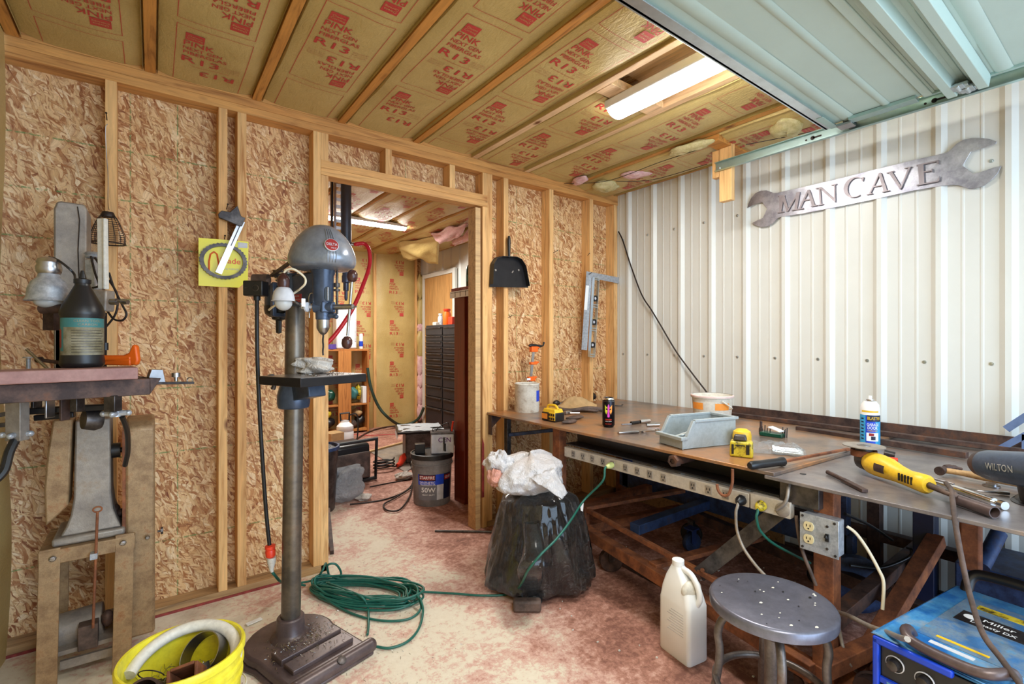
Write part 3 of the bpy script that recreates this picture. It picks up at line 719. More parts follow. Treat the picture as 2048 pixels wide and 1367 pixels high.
# tan door in the far right wall
y0, y1 = 2.95, 3.78
d = MB(); d.bx((XR2-.045, y0, 0), (XR2-.018, y1, 2.10)); dr = d.build('door_1', M['tandoor'], kind='structure', bev=.003)
d = MB(); d.bx((XR2-.06, y0-.06, 0), (XR2-.018, y0, 2.16)); d.bx((XR2-.06, y1, 0), (XR2-.018, y1+.05, 2.16)); d.bx((XR2-.06, y0, 2.10), (XR2-.018, y1, 2.16)); d.build('door_frame', M['wallmetal'], dr, bev=.003)

# tool chest
cx0 = -.25
t = thing('tool_chest', 'tall black rolling tool chest with many drawers by the tan door', 'tool chest', (-.02, 2.45, 0))
b = MB(); b.bx((cx0+.01, 2.0, .12), (XR2-.07, 2.91, 1.395)); b.build('cabinet', M['toolchest'], t, bev=.006)
zs = [.15, .40, .53, .66, .79, .86, .92, .99, 1.06, 1.13, 1.20, 1.27, 1.375]
for a, b_ in zip(zs[:-1], zs[1:]):
    for ya, yb in ((2.02, 2.44), (2.46, 2.89)):
        b = MB(); b.bx((cx0-.006, ya, a+.005), (cx0+.012, yb, b_-.005)); dw = b.build('drawer', M['toolchest'], t, bev=.003)
        h = MB(); h.bx((cx0-.018, ya+.02, b_-.022), (cx0-.004, yb-.02, b_-.008)); h.build('handle', M['galv' if 0 else 'darksteel'], dw, bev=.002)
b = MB(); b.prism([(0, 0), (-.45, 0), (-.45, .19), (-.12, .19), (0, .04)], (XR2-.09, 2.91, 1.395), (0, 1, 0), (0, 0, 1), .012); b.build('lid', M['toolchest'], t, bev=.003)
for y in (2.1, 2.8):
    b = MB(); b.cyl((-.15, y-.02, .06), (-.15, y+.02, .06), .06); b.bx((-.19, y-.03, .06), (-.11, y+.03, .12)); b.build('caster', M['blackrub'], t)
def bottle(name, label, cat, p, r, h, mat, cap='white', neck=.35, group=None):
    b = MB(); b.lathe(p, (0, 0, 1), [(r*.94, 0), (r, .01*h), (r, h*.68), (r*neck, h*.84), (r*neck, h*.90)], 20)
    t = thing(name, label, cat, p, group); b.build('body', M[mat], t)
    b = MB(); b.cyl((p[0], p[1], p[2]+h*.88), (p[0], p[1], p[2]+h), r*neck*1.25, n=14); b.build('cap', M[cap], t); return t
p = atX(894, 653, -.16); p.z = 1.396
bottle('cleaner_jug', 'orange plastic jug on top of the black tool chest', 'bottle', p, .05, .19, 'orange', 'redpl', .7)
p = atX(881, 652, -.1); p.z = 1.396; bottle('glass_jar', 'small clear jar on the tool chest left of the orange jug', 'jar', p, .033, .15, 'sheet', 'white', .6)
p = atX(872, 655, -.17); p.z = 1.396; b = MB(); b.box((p.x, p.y, p.z+.02), (.05, .09, .04)); tag(b.build('small_parts_box', M['dirtywhite'], loc=p, bev=.004), 'small pale box at the left end of the tool chest top', 'box')
p = atX(906, 655, -.16); p.z = 1.396; b = MB(); b.box((p.x, p.y, p.z+.045), (.08, .10, .09)); tag(b.build('orange_carton', M['redpl'], loc=p, bev=.004), 'square orange-red box on the tool chest right of the jug', 'box')

# dark cherry cabinet right of the doorway with a board, calendar strip, cylinders
t = thing('tall_cabinet', 'tall dark cherry wood cabinet just inside the far room, right of the doorway', 'cabinet', (-.95, .38, 0))
b = MB(); b.bx((-1.13, .20, .0), (-.72, .60, 1.575)); b.build('cabinet_body', M['cherry'], t, bev=.003)
b = MB(); b.bx((-1.155, .45, .0), (-1.125, .60, 1.575)); b.build('side_stile', M['cherry'], t, bev=.003)
b = MB(); b.bx((-1.16, .16, 1.576), (-.70, .64, 1.60)); tag(b.build('shelf_board', M['brick'], loc=(-.95, .4, 1.576), bev=.002), 'reddish mottled board lying on top of the cherry cabinet', 'board')
b = MB(); b.bx((-1.172, .16, 1.525), (-1.166, .635, 1.574)); t = thing('calendar_strip', 'white strip calendar pinned along the top edge of the cherry cabinet', 'calendar', (-1.17, .4, 1.5)); b.build('paper_strip', M['white'], t)
b = MB()
for k in range(6): b.bx((-1.1735, .18+k*.075, 1.53), (-1.1722, .185+k*.075, 1.568))
b.bx((-1.1735, .16, 1.562), (-1.1722, .62, 1.565)); b.build('ruled_lines', M['black'], t)
for k, (px, lb) in enumerate(((940, 'dark green gas cylinder on the mottled board, the left of two'), (953, 'dark green gas cylinder on the mottled board, the right of two'))):
    p = atX(px, 540, -1.06); p.z = 1.60
    t = thing('gas_cylinder', lb, 'gas cylinder', p, 'green gas cylinders'); b = MB(); b.lathe(p, (0, 0, 1), [(.026, 0), (.030, .01), (.030, .145), (.022, .17), (.010, .18)], 20); b.build('tank', M['propane'], t)
    b = MB(); b.cyl(p+Vector((0, 0, .178)), p+Vector((0, 0, .20)), .010); b.build('valve', M['steel'], t)
    b = MB(); b.lathe(p, (0, 0, 1), [(.0305, .05), (.0305, .10)], 20, cap=False); b.build('label_band', M['labelteal'], t)

# wooden shelf unit against the far wall
sx1 = -.677; yf = 3.70
t = thing('wooden_shelf', 'honey brown wooden cubby shelf standing against the papered far wall', 'shelf', (-1.2, 3.8, 0))
def P_(a, b_, nm='panel', m='shelfwood'):
    b = MB(); b.bx(a, b_); return b.build(nm, M[m], t, bev=.002)
P_((-1.7, yf, 1.075), (sx1, YB-.04, 1.10), 'top'); P_((sx1-.025, yf, 0), (sx1, YB-.04, 1.075), 'side'); P_((-1.7, yf, 0), (-1.675, YB-.04, 1.075), 'side')
P_((-1.08, yf-.005, 0), (-.915, yf+.015, 1.075), 'divider'); P_((-1.675, yf+.01, .36), (sx1-.025, YB-.04, .38), 'shelf_plank'); P_((-1.675, yf+.01, .02), (sx1-.025, YB-.04, .05), 'shelf_plank'); P_((-1.675, yf+.01, .74), (sx1-.025, YB-.04, .76), 'shelf_plank')
random.seed(11)
cl = [('camouflage_bundle', 'dirtyyellow', 'olive patterned bundle'), ('green_pouch', 'propane', 'dark green pouch'), ('teal_pouch', 'labelteal', 'teal cloth pouch'), ('brown_boot', 'leather', 'dark leather boot'), ('canvas_glove', 'fabric', 'tan work glove'), ('black_case', 'black', 'black soft case')]
def lump(name, c, s, mat, label, cat, seed, group=None):
    b = MB(); c = Vector(c)
    def f(u, v):
        a = u*2*pi; th = v*pi; k = 1+.3*mn.noise(Vector((cos(a)*1.4+seed*3, sin(a)*1.4, th+seed))); return (c.x+s[0]*sin(th)*cos(a)*k, c.y+s[1]*sin(th)*sin(a)*k, max(c.z-s[2]*.96, c.z+s[2]*cos(th)*k))
    b.grid(f, 20, 12); return tag(b.build(name, M[mat], loc=(c.x, c.y, c.z-s[2]), smooth=180), label, cat, group)
spots = [(-.85, .47, .06, .08, 2, 'in the right cubby above the middle plank'), (-.79, .46, .035, .10, 0, 'at the right edge of the middle cubby'), (-1.16, .47, .07, .07, 1, 'in the left cubby above the middle plank'), (-.86, .10, .05, .05, 3, 'on the bottom plank of the right cubby'), (-.77, .12, .06, .07, 5, 'in the bottom right corner of the shelf'), (-.80, .24, .06, .05, 4, 'on top of the lower right pile'), (-1.18, .12, .08, .07, 5, 'on the bottom plank of the left cubby'), (-1.2, .25, .07, .06, 0, 'on the lower left pile')]
for k, (x, z, sx, sz, ci, where) in enumerate(spots):
    nm, mt, ad = cl[ci]; lump(nm, (x, yf+.11, z+sz-.04), (sx, .08, sz), mt, ad + ' ' + where, 'clothing', k)
b = MB(); b.bx((-.755, yf+.02, .381), (-.705, yf+.16, .60)); tag(b.build('white_binder', M['white'], loc=(-.73, yf+.1, .381), bev=.003), 'narrow white box standing at the right side of the shelf', 'box')
p0 = atY(671, 697, yf+.05); p1 = atY(712, 614, yf+.05)
t = thing('white_cabinet_box', 'tall white plastic container standing on the wooden shelf', 'container', ((p0.x+p1.x)/2, yf+.1, 1.10))
b = MB(); b.bx((p0.x, yf+.01, 1.101), (p1.x, YB-.06, p1.z)); b.build('body', M['white'], t, bev=.02)
b = MB(); b.bx((p1.x-.03, yf+.002, 1.2), (p1.x-.012, yf+.012, 1.5)); b.build('edge_strip', M['label'], t, bev=.003)
p = atY(722, 697, yf+.06); p.z = 1.101
t = thing('spray_tube', 'slim white tube with blue label beside the tall white container', 'tube', p); b = MB(); b.lathe(p, (0, 0, 1), [(.024, 0), (.026, .01), (.026, .17), (.02, .20)], 18); b.build('body', M['white'], t)
b = MB(); b.lathe(p, (0, 0, 1), [(.0265, .03), (.0265, .10)], 18, cap=False); b.build('label_band', M['labelblue'], t)
p = atY(661, 695, yf+.06); p.z = 1.101; b = MB(); b.lathe(p, (0, 0, 1), [(.03, 0), (.07, .0), (.07, .06), (.03, .06), (.03, 0)], 24, cap=False)
tag(b.build('ribbon_roll', plain('purple_ribbon', (90, 70, 150), .4), loc=p), 'purple ribbon roll at the left of the white container', 'roll')

# black iron pipe with ladder rack and air fittings
pp = atY(692, 500, 1.0); px_, py_ = pp.x, pp.y
t = thing('iron_pipe', 'thick black iron pipe coming down from the far room ceiling', 'pipe', (px_, py_, 1.74))
b = MB(); b.cyl((px_, py_, 1.74), (px_, py_, 2.46), .038, n=28); b.build('pipe', M['duct'], t)
b = MB(); b.lathe((px_, py_, 1.52), (0, 0, 1), [(.008, -.02), (.012, 0), (.012, .05), (.020, .055), (.020, .11), (.030, .115), (.030, .16), (.026, .17), (.026, .22)], 20); b.build('water_trap', M['bluegrey'], t)
b = MB(); b.cyl((px_, py_, 1.915), (px_+.09, py_-.03, 1.925), .014); b.build('hose_barb', M['steel'], t)
t = thing('slotted_rail', 'black slotted rail with pale rungs beside the iron pipe', 'rail', (px_-.085, py_, 1.6))
xl = atY(664, 500, 1.0).x; xr = atY(681, 500, 1.0).x
for x in (xl, xl+.022):
    b = MB(); b.bx((x-.006, .99, 1.70), (x+.006, 1.02, 2.46)); b.build('rail', M['blacksat' if x == xl else 'steel'], t)
for k in range(14):
    b = MB(); b.bx((xl+.02, 1.0, 1.76+k*.052), (xr+.004, 1.012, 1.782+k*.052)); b.build('rung', M['white'], t)
pts = [atY(712, 488, .95), atY(728, 487, .95), atY(738, 500, .92), atY(739, 530, .9), atY(726, 570, .85), atY(708, 612, .8), atY(688, 645, .78), atY(668, 672, .76), atY(650, 690, .74)]
b = MB(); b.tube(smoothpts([(px_+.07, py_-.02, 1.922)] + pts, 8), .0145, 12); tag(b.build('air_hose', M['red'], loc=(px_+.1, .9, 1.7)), 'bright red rubber hose clamped to the black iron pipe', 'hose')
b = MB(); 
for k in range(3):
    c = Vector((px_+.075+k*.013, py_-.022, 1.9225)); b.lathe(c, (1, -.25, .08), [(.0145, 0), (.018, 0), (.018, .006), (.0145, .006)], 16)
    bb = b
tag(b.build('hose_clamp', M['chrome'], loc=(px_+.085, py_-.02, 1.92)), 'bright wire clamp where the red hose meets the iron pipe', 'clamp')

# hoses and cords on the far room floor
def cord(name, pts, r, mat, label, cat='cord', n=8, sm=8, group=None):
    b = MB(); b.tube(smoothpts(pts, sm), r, n); return tag(b.build(name, M[mat], loc=Vector(pts[0]), smooth=80), label, cat, group)
cord('garden_hose', [atY(735, 735, yf-.01), atY(742, 775, 3.66), atY(757, 812, 3.66), atY(777, 835, 3.62), atZ(800, 849, .02), atZ(822, 846, .02), atZ(838, 835, .10), (.12, 3.7, .25)], .02, 'darkgreen', 'dark green hose hanging in a curve beside the wooden shelf', 'hose')
cord('brown_cable', [atZ(842, 845, .012), atZ(815, 850, .012), atZ(775, 853, .012), atZ(738, 863, .012), atZ(705, 883, .012)], .010, 'rustdark', 'thin brown cord lying on the floor in front of the shelf')
cord('red_wire', [atZ(700, 868, .004), atZ(740, 870, .004), atZ(780, 868, .004), atZ(812, 866, .004)], .004, 'red', 'thin red wire on the far room floor')
cord('black_floor_cable', [atZ(700, 1008, .006), atZ(735, 1004, .006), atZ(770, 998, .006), atZ(805, 985, .006), atZ(824, 968, .006), atZ(826, 945, .006), atZ(815, 915, .006)], .006, 'wireb', 'dark cord running from the clear bag to the grey metal box')
cord('black_loop_cable', [atZ(826, 960, .012), atZ(820, 990, .012), atZ(800, 1018, .012), atZ(775, 1020, .012), atZ(768, 1008, .012), atZ(790, 995, .012), atZ(822, 975, .014)], .006, 'wireb', 'dark looped cord on the floor left of the oil pail')
cord('thin_floor_cable', [atZ(740, 973, .005), atZ(780, 965, .005), atZ(822, 958, .005)], .005, 'wireb', 'thin straight dark cord on the floor behind the crumpled rags')

# mat, pump sprayer, cardboard, black tote with clear bag, barrel
b = MB(); b.poly3([atZ(738, 903, .0), atZ(815, 882, .0), atZ(868, 905, .0), atZ(812, 945, .0)], (0, 0, .008)); tag(b.build('floor_mat', M['tangrey'], loc=atZ(800, 910)), 'flat grey-brown mat on the far room floor', 'mat')
b = MB(); b.beam(atZ(737, 903, .018), atZ(812, 883, .018), .03, .018); tag(b.build('wood_strip', M['board'], loc=atZ(775, 893)), 'long thin wood strip along the edge of the grey-brown mat', 'wood strip')
p = atZ(690, 893, 0)
t = thing('pump_sprayer', 'white plastic pump sprayer with a black handle near the shelf', 'sprayer', p)
b = MB(); b.lathe(p, (0, 0, 1), [(.085, 0), (.095, .02), (.095, .17), (.088, .185), (.088, .19), (.095, .205), (.09, .24), (.045, .285), (.045, .30)], 24); b.build('tank', M['white'], t)
b = MB(); b.tube([p+Vector((0, 0, .29)), p+Vector((-.045, .01, .30)), p+Vector((-.05, .01, .38)), p+Vector((.045, -.01, .385)), p+Vector((.045, -.01, .30)), p+Vector((0, 0, .29))], .013, 8); b.build('pump_handle', M['black'], t)
b = MB(); b.tube(smoothpts([p+Vector((.04, -.03, .36)), p+Vector((.11, -.05, .37)), p+Vector((.13, -.06, .28)), p+Vector((.12, -.06, .1)), p+Vector((.10, -.05, .02))], 6), .008, 8); b.build('wand_hose', M['black'], t)
for (px, py, w_, h, rz, lb) in ((667, 900, .16, .20, .3, 'brown cardboard box leaning left of the pump sprayer'), (663, 925, .2, .14, -.1, 'low brown cardboard box in front of the pump sprayer')):
    p = atZ(px, py, 0); b = MB().at(p, rz); b.box((0, 0, h/2), (w_, w_, h)); tag(b.build('cardboard_box', M['fabric'], loc=p, bev=.003), lb, 'box', 'cardboard boxes')
p = atZ(715, 978, 0); b = MB().at((p.x-.04, p.y+.20, 0), .0)
t = thing('storage_tote', 'black plastic tote tipped on its side behind the clear plastic bag', 'tote', (p.x-.04, p.y+.2, 0))
ax = .62
b.at((p.x-.02, p.y+.14, .0), rz=.15)
b.box((0, .16, .165), (.42, .30, .33), .96, .96); b.build('body', M['black'], t, bev=.03)
b = MB().at((p.x-.02, p.y+.14, 0), rz=.15); b.tube([(-.24, 0, .02), (.24, 0, .02), (.24, -.02, .36), (-.24, -.02, .36)], .018, 8, closed=True); b.build('rim', M['blackrub'], t)
b = MB().at((p.x-.02, p.y+.14, 0), rz=.15); b.box((0, -.035, .16), (.34, .03, .22)); b.build('stuffed_contents', M['leather'], t, bev=.02)
def bag(name, c, s, mat, label, seed, flat=.0, sub=None, rz=0, nu=56, nv=34, amp=.38, fold=11, group=None, cat='bag', pinch=0):
    b = MB().at(c, rz)
    def f(u, v):
        a = u*2*pi; th = v*pi
        k = 1+amp*mn.noise(Vector((cos(a)*1.3+seed*2.1, sin(a)*1.3, th*1.2+seed)))+.10*mn.noise(Vector((cos(a)*fold*.35+seed, sin(a)*fold*.35, th*1.4)))+.035*mn.noise(Vector((cos(a)*fold, sin(a)*fold, th*4+seed)))
        zz = s[2]*(1-cos(pi-th))/2*2 if False else s[2]*(1+cos(th))
        rr = (sin(th)**.55)*(1-pinch*(zz/(2*s[2]))**1.5)
        return (s[0]*rr*cos(a)*k, s[1]*rr*sin(a)*k, max(.002, zz*(1+.12*(k-1))))
    b.grid(f, nu, nv); return tag(b.build(name, M[mat], loc=c, smooth=180), label, cat, group)
bag('clear_bag', atZ(698, 1003, 0)+Vector((0, .05, 0)), (.17, .11, .125), 'binliner', 'clear plastic bag slumped in front of the black tote', 7, rz=.5, amp=.5)
cc = Vector((-2.063, .983, 0))
t = thing('trash_barrel', 'grey-brown round barrel just behind the left doorway stud', 'barrel', cc)
b = MB(); b.lathe(cc, (0, 0, 1), [(.125, 0), (.13, .01), (.155, .44), (.145, .44), (.12, .02), (0, .02)], 30); b.build('body', M['darksteel'], t)
b = MB(); b.lathe(cc, (0, 0, 1), [(.150, .43), (.162, .432), (.162, .455), (.150, .456), (.145, .44)], 30, cap=False); b.build('rim', M['bluemetal'], t)
bag('liner_bag', cc+Vector((0, 0, .40)), (.12, .12, .035), 'binliner', 'silvery clear liner bulging out of the barrel by the doorway', 3)
b = MB(); b.beam(atZ(664, 1105, .01), atZ(661, 1055, .02)+Vector((.0, .05, .10)), .02, .03); tag(b.build('wood_offcut', M['rustdark'], loc=atZ(662, 1080)), 'dark reddish offcut leaning beside the left doorway stud', 'offcut')
bag('crumpled_rag', atZ(728, 999, 0), (.055, .05, .022), 'rag', 'small crumpled white rag on the floor, nearer the clear bag', 5, cat='rag', amp=.6, group='crumpled rags', fold=5)
bag('crumpled_rag', atZ(808, 957, 0), (.075, .05, .028), 'rag', 'crumpled white rag on the floor beside the oil pail', 8, cat='rag', amp=.6, group='crumpled rags', fold=5)
# red power tool with its cord
p = atZ(801, 926, .03); t = thing('angle_drill', 'red power tool with its black cord coiled beside it on the mat', 'power tool', p)
b = MB(); b.tube([p+Vector((.10, .12, .03)), p+Vector((.05, .06, .03)), p, p+Vector((-.06, -.06, 0))], [.035, .034, .025, .018], 12); b.build('body', M['redpl'], t)
b = MB(); q = p+Vector((-.06, -.06, 0)); b.tube(smoothpts([q]+[q+Vector((-.12+.10*cos(a*.9), .02+.06*sin(a*.9), -.01+.004*a)) for a in range(0, 22)], 3), .007, 6); b.build('power_cord', M['black'], t)
# grey metal case under a clear sheet
p = atZ(826, 935, 0); t = thing('metal_case', 'worn grey metal case under a clear plastic sheet behind the oil pail', 'case', p+Vector((.18, .18, 0)))
b = MB().at((p.x+.25, p.y+.30, 0), -.35); b.box((0, 0, .15), (.38, .42, .29)); b.build('body', M['darksteel'], t, bev=.01)
b = MB().at((p.x+.25, p.y+.30, 0), -.35); b.box((-.04, 0, .305), (.46, .46, .02)); b.build('lid', M['blacksat'], t, bev=.005)
b = MB().at((p.x+.25, p.y+.30, 0), -.35); b.grid(lambda u, v: (-.27+u*.46, -.2+v*.42, .320+.02*mn.noise(Vector((u*4, v*4, 2)))-(.08 if u < .02 else 0)), 20, 14); b.build('plastic_sheet', M['sheet'], t, smooth=180)

# the oil pail with its label
pc = Vector((-1.305, .672, 0))
t = thing('oil_pail', 'grey five gallon oil pail with blue and silver 50W label', 'pail', pc)
b = MB(); b.lathe(pc, (0, 0, 1), [(.132, 0), (.136, .006), (.147, .29), (.155, .292), (.155, .30), (.149, .302), (.150, .335), (.157, .337), (.157, .345), (.150, .346)], 40); b.build('body', M['greybucket'], t)
b = MB(); b.lathe(pc, (0, 0, 1), [(.152, .338), (.161, .339), (.161, .372), (.150, .374), (.148, .366), (0, .366)], 40); b.build('lid', M['black'], t)
vdir = atan2(CAM.y-pc.y, CAM.x-pc.x)
def arc_patch(mb, c, r, z0, z1, a0, a1, n=12, taper=0):
    mb.add([(c.x+(r+taper*z)*cos(a), c.y+(r+taper*z)*sin(a), c.z+z) for z in (z0, z1) for a in [a0+(a1-a0)*i/n for i in range(n+1)]], [(i, i+1, n+1+i+1, n+1+i) for i in range(n)])
TP = .038
b = MB(); b.mat(0); arc_patch(b, pc, .1368, .16, .235, vdir-.75, vdir+1.15, 16, TP); b.mat(1); b.mat(5); arc_patch(b, pc, .1368, .05, .16, vdir-.75, vdir+.25, 10, TP); b.mat(1); arc_patch(b, pc, .1368, .05, .16, vdir+.25, vdir+1.15, 8, TP)
b.mat(2); arc_patch(b, pc, .1372, .19, .235, vdir-.70, vdir+.18, 10, TP); b.mat(3); arc_patch(b, pc, .1376, .196, .229, vdir-.66, vdir+.14, 10, TP)
b.mat(2); arc_patch(b, pc, .1372, .05, .235, vdir+.62, vdir+1.15, 8, TP); b.mat(3); arc_patch(b, pc, .1376, .19, .225, vdir+.66, vdir+1.1, 8, TP)
def curved(mb, txt, c, r, z, ang, size, width, bold=True, lean=0, taper=TP):
    def fn(p, k):
        s_, zz = p[0], p[2]; a = ang+s_/r; R = r+taper*zz+k; return Vector((c.x+R*cos(a), c.y+R*sin(a), c.z+zz))
    addtext(mb, txt, (0, 0, z), (1, 0, 0), (0, 0, 1), size, width=width, fn=fn, bold=bold)
b.mat(4); curved(b, 'STARFIRE', pc, .1382, .212, vdir-.26, .030, .105); curved(b, 'SYNTHETIC', pc, .1376, .175, vdir-.25, .026, .11); curved(b, 'TRANSMISSION OIL', pc, .1376, .160, vdir-.22, .014, .11)
curved(b, '50W', pc, .1376, .122, vdir-.20, .048, .10); curved(b, 'HEAVY DUTY', pc, .1376, .088, vdir-.2, .014, .09); curved(b, 'CD 50', pc, .138, .207, vdir+.88, .022, .05)
b.build('label_print', [M['labelblue'], M['label'], M['navy'], M['labelred'], M['white'], plain('mid_grey_label', (112, 114, 122), .5)], t, smooth=60)
# charger on the pail
p = pc+Vector((.02, -.02, .367))
t = thing('battery_charger', 'grey and white portable charger with clamp sitting on the oil pail', 'charger', p)
b = MB().at(p+Vector((.01, .0, 0)), -.45); b.box((.04, 0, .072), (.17, .12, .144), .97); b.build('body', M['label'], t, bev=.006)
b = MB().at(p+Vector((.01, .0, 0)), -.45); b.box((.04, 0, .15), (.175, .125, .014)); b.tube([(-.03, 0, .155), (-.03, 0, .185), (.10, 0, .185), (.10, 0, .155)], .005, 6); b.build('lid', M['darksteel'], t, bev=.003)
b = MB().at(p+Vector((.01, .0, 0)), -.45); addtext(b, 'CEN', (.055, -.0605, .10), (1, 0, 0), (0, 0, 1), .05, width=.09, bold=True); b.build('logo', plain('purple_print', (96, 40, 110), .5), t)
b = MB().at(p+Vector((.01, .0, 0)), -.45); b.tube([(.05, -.062, .12), (.05, -.075, .08), (.06, -.065, .02)], .006, 6); b.box((.055, -.068, .05), (.018, .012, .05)); b.build('black_clamp', M['black'], t)
b = MB().at(p+Vector((.01, .0, 0)), -.45); b.tube(smoothpts([(.11, -.02, .155), (.115, -.02, .20), (.12, -.02, .23)], 3), [.007]*6+[.010], 8); b.build('red_clamp', M['redpl'], t)
b = MB().at(p+Vector((.01, .0, 0)), -.45); b.tube(smoothpts([(-.01, 0, .155), (.02, 0, .19), (.08, -.02, .22), (.09, -.03, .18)], 6), .003, 6); b.build('clamp_lead', M['black'], t)
b = MB(); q = pc+Vector((-.085, .03, .367)); b.at(q, -.45); b.box((0, 0, .035), (.075, .07, .07)); tag(b.build('black_adapter', M['blacksat'], loc=q, bev=.004), 'small black box on the oil pail left of the charger', 'box')
b = MB(); b.cyl(atZ(870, 1061, .008), atZ(986, 1063, .008), .007, n=8); tag(b.build('steel_rod', M['darksteel'], loc=atZ(870, 1061)), 'thin dark steel rod on the floor across the doorway stud', 'rod')
# ---------------------------------------------------------------- steel bench along the metal wall
ZA, ZB = .742, .730
A_ = lambda x, y: atZ(x, y, ZA)
B_ = lambda x, y: atZ(x, y, ZB)
bench = thing('workbench', 'long rusty steel plate workbench along the metal wall', 'workbench', (-.65, -1.3, 0))
b = MB(); b.poly3([(-1.262, -.006, ZA), (-.022, -.006, ZA), (-.022, -1.82, ZA), (-.60, -1.835, ZA), (-1.255, -1.80, ZA)], (0, 0, -.013)); b.build('tabletop', M['plateA'], bench, bev=.002)
b = MB(); b.poly3([(-1.262, -1.77, ZB-.001), (-.022, -1.77, ZB-.001), (-.022, -3.0, ZB-.001), (-1.262, -3.0, ZB-.001)], (0, 0, -.012)); b.build('tabletop', M['plateB'], bench, bev=.002, label='swarf covered grey plate at the right end')
b = MB(); b.cyl((atZ(1606, 947, ZB).x, atZ(1606, 947, ZB).y, ZB-.0005), (atZ(1606, 947, ZB).x, atZ(1606, 947, ZB).y, ZB+.0006), .010, n=16); b.build('drilled_hole', M['black'], bench)
def leg(x, y, w_=.055, m='rust', z1=ZB-.014, nm='leg'):
    b = MB(); b.bx((x-w_/2, y-w_/2, 0), (x+w_/2, y+w_/2, z1)); return b.build(nm, M[m], bench, bev=.003)
leg(-1.17, -.60); leg(-.10, -.12); leg(-.10, -1.75, m='rustdark'); leg(-.10, -2.75)
leg(-1.16, -1.93, .062); leg(-.42, -2.02, .07, 'navy', .6)
def rail(p, q, w_, h, m='rustdark', nm='rail', lab=None):
    b = MB(); b.beam(p, q, w_, h); return b.build(nm, M[m], bench, bev=.002, label=lab)
rail((-1.16, -.56, .70), (-.10, -.56, .70), .05, .05); rail((-1.16, -1.90, .69), (-.42, -2.02, .69), .05, .06); rail((-.10, -.1, .69), (-.10, -2.9, .69), .05, .05)
rail((-1.16, -1.93, .24), (-.10, -1.93, .24), .05, .05); rail((-1.17, -.60, .24), (-.10, -.60, .24), .05, .05, 'rust')
rail((-.10, -.6, .24), (-.10, -2.6, .24), .05, .05, 'rustdark'); rail((-1.15, -1.98, .04), (-.44, -2.06, .40), .055, .05, 'rust', 'brace')
# bracket at the left end, blueish angle under the table
rail((-1.25, -.03, .728), (-1.25, -.03, .60), .04, .006, 'rustdark', 'bracket'); b = MB(); b.prism([(0, 0), (.12, 0), (0, -.10)], (-1.25, -.02, .729), (1, 0, 0), (0, 0, 1), .006); b.build('bracket', M['rustdark'], bench)
rail((-1.15, -.10, .60), (-.95, -.40, .66), .035, .02, 'bluemetal', 'brace'); rail((-1.15, -.08, .70), (-1.15, -.08, .40), .035, .03, 'darksteel', 'brace')
# hanging stub and blue tube under the right end
a = atX(1942, 1058, -.75); c_ = atX(1942, 1138, -.75)
b = MB(); b.bx((-.77, c_.y-.028, c_.z), (-.735, c_.y+.028, ZB-.013)); b.build('hanging_stub', M['rust'], bench, bev=.008)
b = MB(); b.cyl(atX(1963, 1132, -.62), atX(1998, 1065, -.50), .024, n=16); b.build('blue_tube', M['bluemetal'], bench)
# channel tray hung below the edge
b = MB(); b.bx((-1.13, -1.80, .655), (-1.122, -.70, .728)); b.bx((-1.215, -1.80, .650), (-1.122, -.70, .656)); b.build('channel_tray', M['blacksat'], bench, bev=.001)
b = MB(); b.bx((-1.225, -1.93, .640), (-1.14, -1.805, .728)); b.build('end_box', M['darksteel'], bench, bev=.002)
b = MB(); b.cyl((-1.255, -1.40, .705), (-1.0, -1.40, .705), .020, n=16); b.lathe((-1.27, -1.40, .705), (1, 0, 0), [(.012, .0), (.024, .0), (.026, .006), (.026, .030), (.020, .034)], 6, cap=False); b.cyl((-1.262, -1.40, .705), (-1.25, -1.40, .705), .013)
b.build('pipe_socket', M['rustdark'], bench)
h0 = atX(1465, 944, -1.262)
hk = [h0+Vector((0, 0, .012)), h0+Vector((0, 0, -.03)), atX(1463, 972, -1.265), atX(1457, 988, -1.268), atX(1446, 990, -1.27), atX(1437, 981, -1.272), atX(1434, 968, -1.274)]
b = MB(); b.tube(smoothpts(hk, 5), .0055, 8); b.build('hook', M['rust'], bench, smooth=80)
# diagonal grey flat bar
b = MB(); b.beam(atX(1398, 1148, -1.235), atX(1560, 1020, -1.21), .055, .006, up=(1, 0, 0)); b.build('flat_brace', M['darksteel'], bench, bev=.001, label='grey flat bar brace')
b = MB(); p = atX(1406, 1139, -1.240); b.cyl(p, p+Vector((-.008, 0, 0)), .008, n=6); b.build('bolt', M['rust'], bench)

# ---------------------------------------------------------------- plug strip along the front
ps = thing('plug_strip', 'long beige metal plug strip fixed under the front edge of the bench', 'power strip', (-1.235, -1.27, .585))
X1 = -1.232
b = MB(); b.bx((X1, -1.70, .588), (X1+.03, -.705, .640)); b.build('strip_body', M['beige'], ps, bev=.003)
b = MB(); b.bx((X1-.003, -1.845, .588), (X1+.03, -1.705, .645)); b.build('end_plate', M['beige'], ps, bev=.003)
sock = [(1147, 907), (1166, 914), (1185, 920), (1206, 927), (1225, 934), (1251, 938), (1275, 945), (1300, 953), (1327, 961), (1386, 978), (1417, 987), (1451, 994), (1485, 1006), (1525, 1014)]
for k, (x, y) in enumerate(sock):
    p = atX(x, y, X1)
    b = MB(); b.box((X1-.0012, p.y, .614), (.003, .026, .032)); so = b.build('socket', M['tangrey'], ps, bev=.001)
    b = MB(); b.box((X1-.0032, p.y+.006, .618), (.001, .003, .009)); b.box((X1-.0032, p.y-.006, .618), (.001, .003, .009)); b.cyl((X1-.0026, p.y, .606), (X1-.0037, p.y, .606), .0032, n=10); b.build('slots', M['black'], so)
